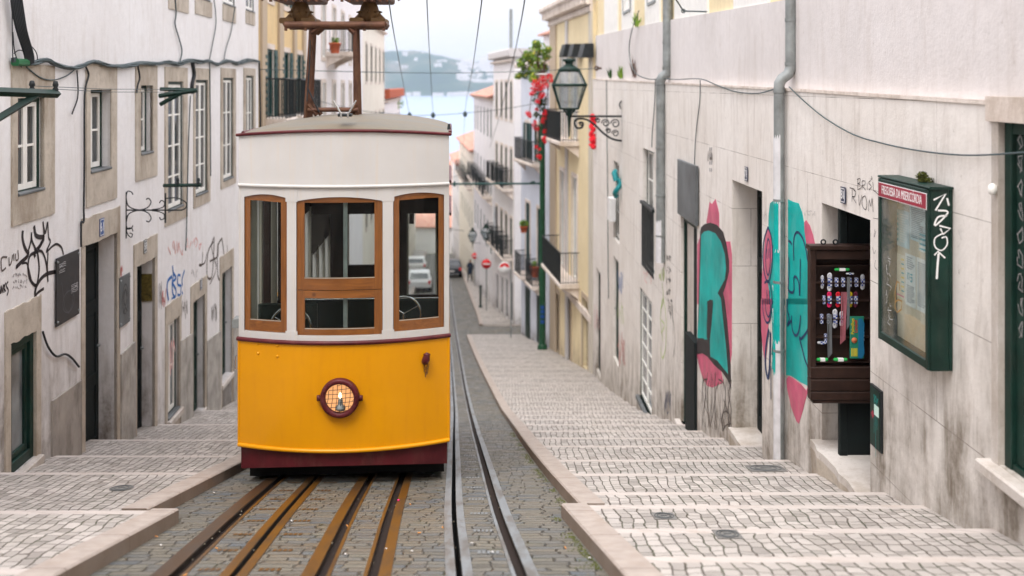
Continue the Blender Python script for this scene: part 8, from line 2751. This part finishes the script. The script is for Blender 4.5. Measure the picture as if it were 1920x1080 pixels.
# ------------------------------------------------------------------ no-entry signs, bollard, person, cars
def noentry(px, py, d, rad, label, bar=True, postx=None, half=False):
    x, y, z = at(px, py, d)
    r = thing('road_sign', label, 'road sign', (x, y, -H(d) + .1))
    a = MB(); a.lathe([(0, -.01), (rad, -.01), (rad, .0), (rad * .99, .012), (0, .012)], (x, y, z), 32, 0, 'y'); f_ = a.build('sign_face', M['red_sign'] if bar else M['white_sign'], r)
    a = MB()
    if bar: a.bbox(x - rad * .74, x + rad * .74, y - .014, y - .0115, z - rad * .15, z + rad * .15, .002); a.build('white_bar', M['white_sign'], f_)
    else:
        a.poly([(x - rad * .85, z + rad * .1), (x - rad * .6, z + rad * .65), (x, z + rad * .9), (x + rad * .6, z + rad * .65), (x + rad * .85, z + rad * .1), (x + rad * .3, z + rad * .2), (x, z + rad * .45), (x - rad * .3, z + rad * .2)], lambda u_, z_, o_: (u_, y - .012 - o_, z_), 0, .002)
        a.build('red_field', M['red_sign'], f_)
    b = MB(); px_ = x if postx is None else (postx - 960) * d / FPX
    b.tube([(px_, y + .05, -H(d) + .05), (px_, y + .05, z + .35)], .035, 8)
    if px_ != x: b.tube([(px_, y + .05, z), (x, y + .02, z)], .025, 6)
    b.build('post', M['grey_metal'], r)
noentry(912, 495, 60, .29, 'round red no entry sign with a white bar at the start of the lower street')
noentry(946, 503, 48, .30, 'round white sign with a red upper part fixed beside the blue house', False, 958)
noentry(890, 480, 76, .23, 'smaller far no entry sign just above the standing person')
x, y, z = at(901, 555, 62)
a = MB(); a.tube([(x, y, -H(62) - .1), (x, y, -H(62) + 1.35)], .07, 10); a.lathe([(.12, 0), (.12, .1), (.07, .16)], (x, y, -H(62) + .05), 12); a.lathe([(.07, 0), (.1, .02), (.1, .08), (0, .12)], (x, y, -H(62) + 1.33), 12)
tag(a.build('bollard', M['green_paint'], origin=(x, y, -H(62))), 'dark green bollard on the kerb below the no entry sign', 'bollard')

def person():
    d = 79.0
    x, y, _ = at(881, 530, d)
    g = -H(d) + .12
    r = thing('person', 'person in a dark coat and trousers leaning by the wall far down the street', 'person', (x, y, g))
    sk = [  # (name, parent, (x,z), radius)
        ('pel', None, (0, 0, .92), .15), ('sp', 'pel', (.02, 0, 1.12), .145), ('ch', 'sp', (.03, 0, 1.36), .17), ('nk', 'ch', (.04, -.02, 1.52), .06), ('hd', 'nk', (.05, -.06, 1.63), .095), ('ht', 'hd', (.05, -.06, 1.73), .08),
        ('h1', 'pel', (.10, 0, .85), .10), ('k1', 'h1', (.13, -.03, .48), .07), ('a1', 'k1', (.13, .02, .09), .05), ('t1', 'a1', (.14, -.13, .04), .04),
        ('h2', 'pel', (-.10, 0, .85), .10), ('k2', 'h2', (-.13, -.05, .48), .07), ('a2', 'k2', (-.15, .02, .09), .05), ('t2', 'a2', (-.16, -.13, .04), .04),
        ('s1', 'ch', (.20, 0, 1.42), .075), ('e1', 's1', (.27, -.05, 1.15), .055), ('w1', 'e1', (.20, -.22, .98), .04), ('f1', 'w1', (.17, -.28, .95), .03),
        ('s2', 'ch', (-.15, 0, 1.42), .075), ('e2', 's2', (-.23, -.06, 1.16), .055), ('w2', 'e2', (-.12, -.24, 1.25), .04), ('f2', 'w2', (-.08, -.27, 1.30), .03)]
    idx = {n_: i for i, (n_, *_r) in enumerate(sk)}
    me = bpy.data.meshes.new('person_body')
    me.from_pydata([s_[2] for s_ in sk], [(idx[s_[1]], idx[s_[0]]) for s_ in sk if s_[1]], [])
    o = bpy.data.objects.new('body', me); COL.objects.link(o); o.parent = r
    m1_ = o.modifiers.new('skin', 'SKIN'); m2_ = o.modifiers.new('sub', 'SUBSURF'); m2_.levels = 1; m2_.render_levels = 2
    for i, s_ in enumerate(sk):
        v = me.skin_vertices[0].data[i]; v.radius = (s_[3], s_[3]); v.use_root = (i == 0)
    me.materials.append(simple('dark_clothing', (.022, .03, .045), .9, 0, .3))
    a = MB(); a.lathe([(0, -.12), (.06, -.1), (.088, -.02), (.085, .05), (.05, .1), (0, .115)], (x + .05, y - .075, g + 1.64), 14); a.build('face', simple('skin', (.42, .24, .17), .6), r)
    a = MB(); a.lathe([(.0, .12), (.07, .11), (.102, .04), (.105, -.02), (.09, -.06)], (x + .05, y - .05, g + 1.66), 14); a.build('hair', simple('dark_hair', (.02, .014, .01), .7), r)
    a = MB()
    a.lathe([(.19, .62), (.185, .9), (.165, 1.1), (.195, 1.35), (.15, 1.46), (.07, 1.5)], (x + .02, y, g), 16); a.build('coat', simple('dark_blue_coat', (.018, .028, .05), .85), r)
person()

def car(px, py, d, label, paint, heading=0.0, L_=4.2, W_=1.75, Hh=1.45, van=False, rearview=True):
    x, y, z = at(px, py, d)
    g = -H(d)
    slope = (H(d + 2) - H(d - 2)) / 4
    r = thing('parked_van' if van else 'parked_car', label, 'van' if van else 'car', (x, y, g))
    ch, sh = cos(heading), sin(heading)
    def T(a_, b_, c_): # a across, b along, c up
        X = a_ * ch - b_ * sh; Y = a_ * sh + b_ * ch
        return (x + X, y + Y, g + c_ - slope * Y)
    hw = W_ / 2
    # side profile
    if van: prof = [(-L_ / 2, .35), (-L_ / 2, 1.0), (-L_ / 2 + .06, Hh - .1), (-L_ / 2 + .2, Hh), (L_ / 2 - 1.2, Hh), (L_ / 2 - .6, 1.1), (L_ / 2 - .05, .9), (L_ / 2, .4)]
    else: prof = [(-L_ / 2, .35), (-L_ / 2 - .02, .75), (-L_ / 2 + .1, .95), (-L_ / 2 + .45, Hh - .08), (-L_ / 2 + .8, Hh), (L_ / 2 - 2.0, Hh), (L_ / 2 - 1.25, .95), (L_ / 2 - .15, .8), (L_ / 2, .55), (L_ / 2, .35)]
    a = MB()
    secs = []
    for f in (-1, -.93, -.6, .6, .93, 1):
        row = []
        for (b_, c_) in prof:
            inset = .0
            if c_ > .98: inset = (c_ - .98) * .28
            k = hw - inset
            sh_ = .97 if abs(f) == 1 else 1.0
            row.append(T(f * k, b_ * sh_, c_ - (0.03 if abs(f) == 1 and c_ > 1.2 else 0)))
        secs.append(row)
    a.grid(secs, 0, False)
    a.face(secs[0], 0); a.face(secs[-1][::-1], 0)
    a.face([secs[0][0], secs[-1][0], secs[-1][-1], secs[0][-1]], 0)
    body = a.build('body', paint, r, bevel=.03)
    wnd = MB()
    zz0, zz1 = .98, Hh - .14
    yb0 = -L_ / 2 + (.03 if van else .12); yb1 = -L_ / 2 + (.07 if van else .40)
    wnd.hexa([T(-hw * .78, yb0 - .03, zz0), T(hw * .78, yb0 - .03, zz0), T(hw * .78, yb0 + .1, zz0), T(-hw * .78, yb0 + .1, zz0), T(-hw * .7, yb1 - .03, zz1), T(hw * .7, yb1 - .03, zz1), T(hw * .7, yb1 + .1, zz1), T(-hw * .7, yb1 + .1, zz1)])
    wnd.build('rear_window', M['glass_dark'], body)
    for sg in (-1, 1):
        w_ = MB()
        o1 = hw - .0 + .004; o2 = hw - (Hh - 1.12) * .28 + .004
        w_.face([T(sg * o1, -L_ / 2 + .6, 1.0), T(sg * o1, L_ / 2 - 1.5, 1.0), T(sg * o2, L_ / 2 - 2.1, Hh - .14), T(sg * o2, -L_ / 2 + .8, Hh - .14)])
        w_.build('side_window', M['glass_dark'], body)
        l = MB(); l.hexa([T(sg * hw * .95, -L_ / 2 - .04, .62), T(sg * hw * .74, -L_ / 2 - .04, .62), T(sg * hw * .74, -L_ / 2 + .1, .62), T(sg * hw * .95, -L_ / 2 + .1, .62), T(sg * hw * .95, -L_ / 2 - .03, .85), T(sg * hw * .74, -L_ / 2 - .03, .85), T(sg * hw * .74, -L_ / 2 + .1, .85), T(sg * hw * .95, -L_ / 2 + .1, .85)]); l.build('tail_light', M['red_sign'], body)
        for b_ in (-L_ / 2 + .8, L_ / 2 - .8):
            c = T(sg * (hw - .1), b_, .31)
            wh = MB(); wh.lathe([(.12, -.1), (.28, -.1), (.31, -.06), (.31, .06), (.28, .1), (.12, .1)], c, 20, 0, 'x'); ww = wh.build('wheel', M['under'], r)
            hb = MB(); hb.lathe([(0, sg * .095), (.10, sg * .1), (.19, sg * .09), (.19, sg * .06)], c, 14, 0, 'x'); hb.build('rim', M['grey_metal'], ww)
    pl = MB(); pl.hexa([T(-.26, -L_ / 2 - .035, .5), T(.26, -L_ / 2 - .035, .5), T(.26, -L_ / 2, .5), T(-.26, -L_ / 2, .5), T(-.26, -L_ / 2 - .035, .6), T(.26, -L_ / 2 - .035, .6), T(.26, -L_ / 2, .6), T(-.26, -L_ / 2, .6)]); pl.build('number_plate', M['white_sign'], body)
white_car = simple('white_car_paint', (.78, .78, .78), .3, 0, .03); dark_car = simple('dark_car_paint', (.03, .035, .045), .3, 0, .1)
car(846, 520, 86, 'dark car parked at the bottom of the street just right of the tram', dark_car, .07)
car(787, 560, 74, 'white hatchback seen through the right tram window, nearer one', white_car, .07, Hh=1.5)
car(781, 520, 90, 'white car parked farther down, seen through the right tram window', white_car, .07)
# laundry and boards on the far right facades
def cloth(px0, px1, py0, py1, d, m, label, seed=0):
    q = random.Random(seed)
    x0, _, z1 = at(px0, py0, d); x1, _, z0 = at(px1, py1, d)
    a = MB(); G = []
    n = 10
    for i in range(n + 1):
        G.append([(x0 + (x1 - x0) * i / n, d + .04 * sin(i * 1.9 + j) + j * .0, z1 + (z0 - z1) * j / 5 - (.05 * sin(i * .9) if j == 5 else 0)) for j in range(6)])
    a.grid(G, 0, True); a.grid([[(p[0], p[1] + .012, p[2]) for p in r_] for r_ in G], 0, True)
    tag(a.build('laundry', m, origin=(x0, d, z1)), label, 'laundry', 'laundry hung on the right facades')
lm = [simple('laundry_white', (.7, .72, .75), .9), simple('laundry_navy', (.02, .035, .09), .9), simple('laundry_grey', (.16, .16, .15), .9), simple('laundry_dark', (.03, .04, .035), .9)]
cloth(925, 929, 388, 432, 60.5, lm[0], 'pale narrow cloth hanging left of the navy one on the right facade'); cloth(931, 936, 392, 442, 60, lm[1], 'navy cloth hanging on the far right facade')
cloth(938, 946, 400, 440, 59, lm[2], 'grey cloth hanging right of the navy one on the far facade'); cloth(946, 958, 398, 470, 58, lm[3], 'long dark cloth hanging diagonally beside the cream house')
for px, py, d in ((899, 310, 74), (904, 275, 70), (912, 300, 68)):
    pass
x, y, z = at(952, 483, 57)
a = MB(); a.bbox(x - .35, x + .25, y, y + .05, z - .18, z + .18, .02); tag(a.build('shop_sign', simple('brown_board', (.22, .12, .08), .7), origin=(x, y, z)), 'small brown board over the round sign on the right', 'sign')
potted(982, 436, 46.3, .2, 'little green plant in a pot on the balcony of the pale blue house', seed=3)
potted(1003, 519, 46.0, .16, 'red flower pot on the lower balcony of the pale blue house', pr=.25, ph=.5, seed=4, n=60)
potted(628, 100, 33.5, .14, 'terracotta pot on the stone balcony behind the tram roof frame', pr=.20, ph=.35, seed=6, n=50)
# terrace plants left of the river
a = MB(); q = random.Random(8)
for px in range(688, 750, 6):
    p = at(px, 188 + (px - 690) * .12, 70 + (px - 688) * .2); leaves(a, p, (.5, .5, .45), 60, .11, q)
tag(a.build('terrace_plants', M['leaf'], origin=at(700, 190, 70)), 'row of green plants on the roof terrace left of the river', 'plants', kind='stuff')
# plants and red flowers seen through the middle tram window
a = MB()
for px, py in ((592, 430), (600, 445), (588, 455), (598, 420), (606, 460)):
    p = at(px, py, 30); leaves(a, p, (.28, .3, .3), 110, .07, q)
tag(a.build('wall_plant', M['leaf_dark'], origin=at(596, 440, 30)), 'dark green hanging plant seen through the middle tram window', 'plant')

# ------------------------------------------------------------------ the air over the river
mb = MB(); mb.box(-3200, 3400, -45, 3700, -37, 140)
t = NT('haze_air')
pv = t.n('VolumePrincipled', i_Color=(.62, .78, 1.0), i_Density=.00018)
t.t.links.new(pv.outputs[0], t.out.inputs['Volume'])
tag(mb.build('haze', t.m), 'pale blue air between the street and the far bank', 'haze', kind='stuff')
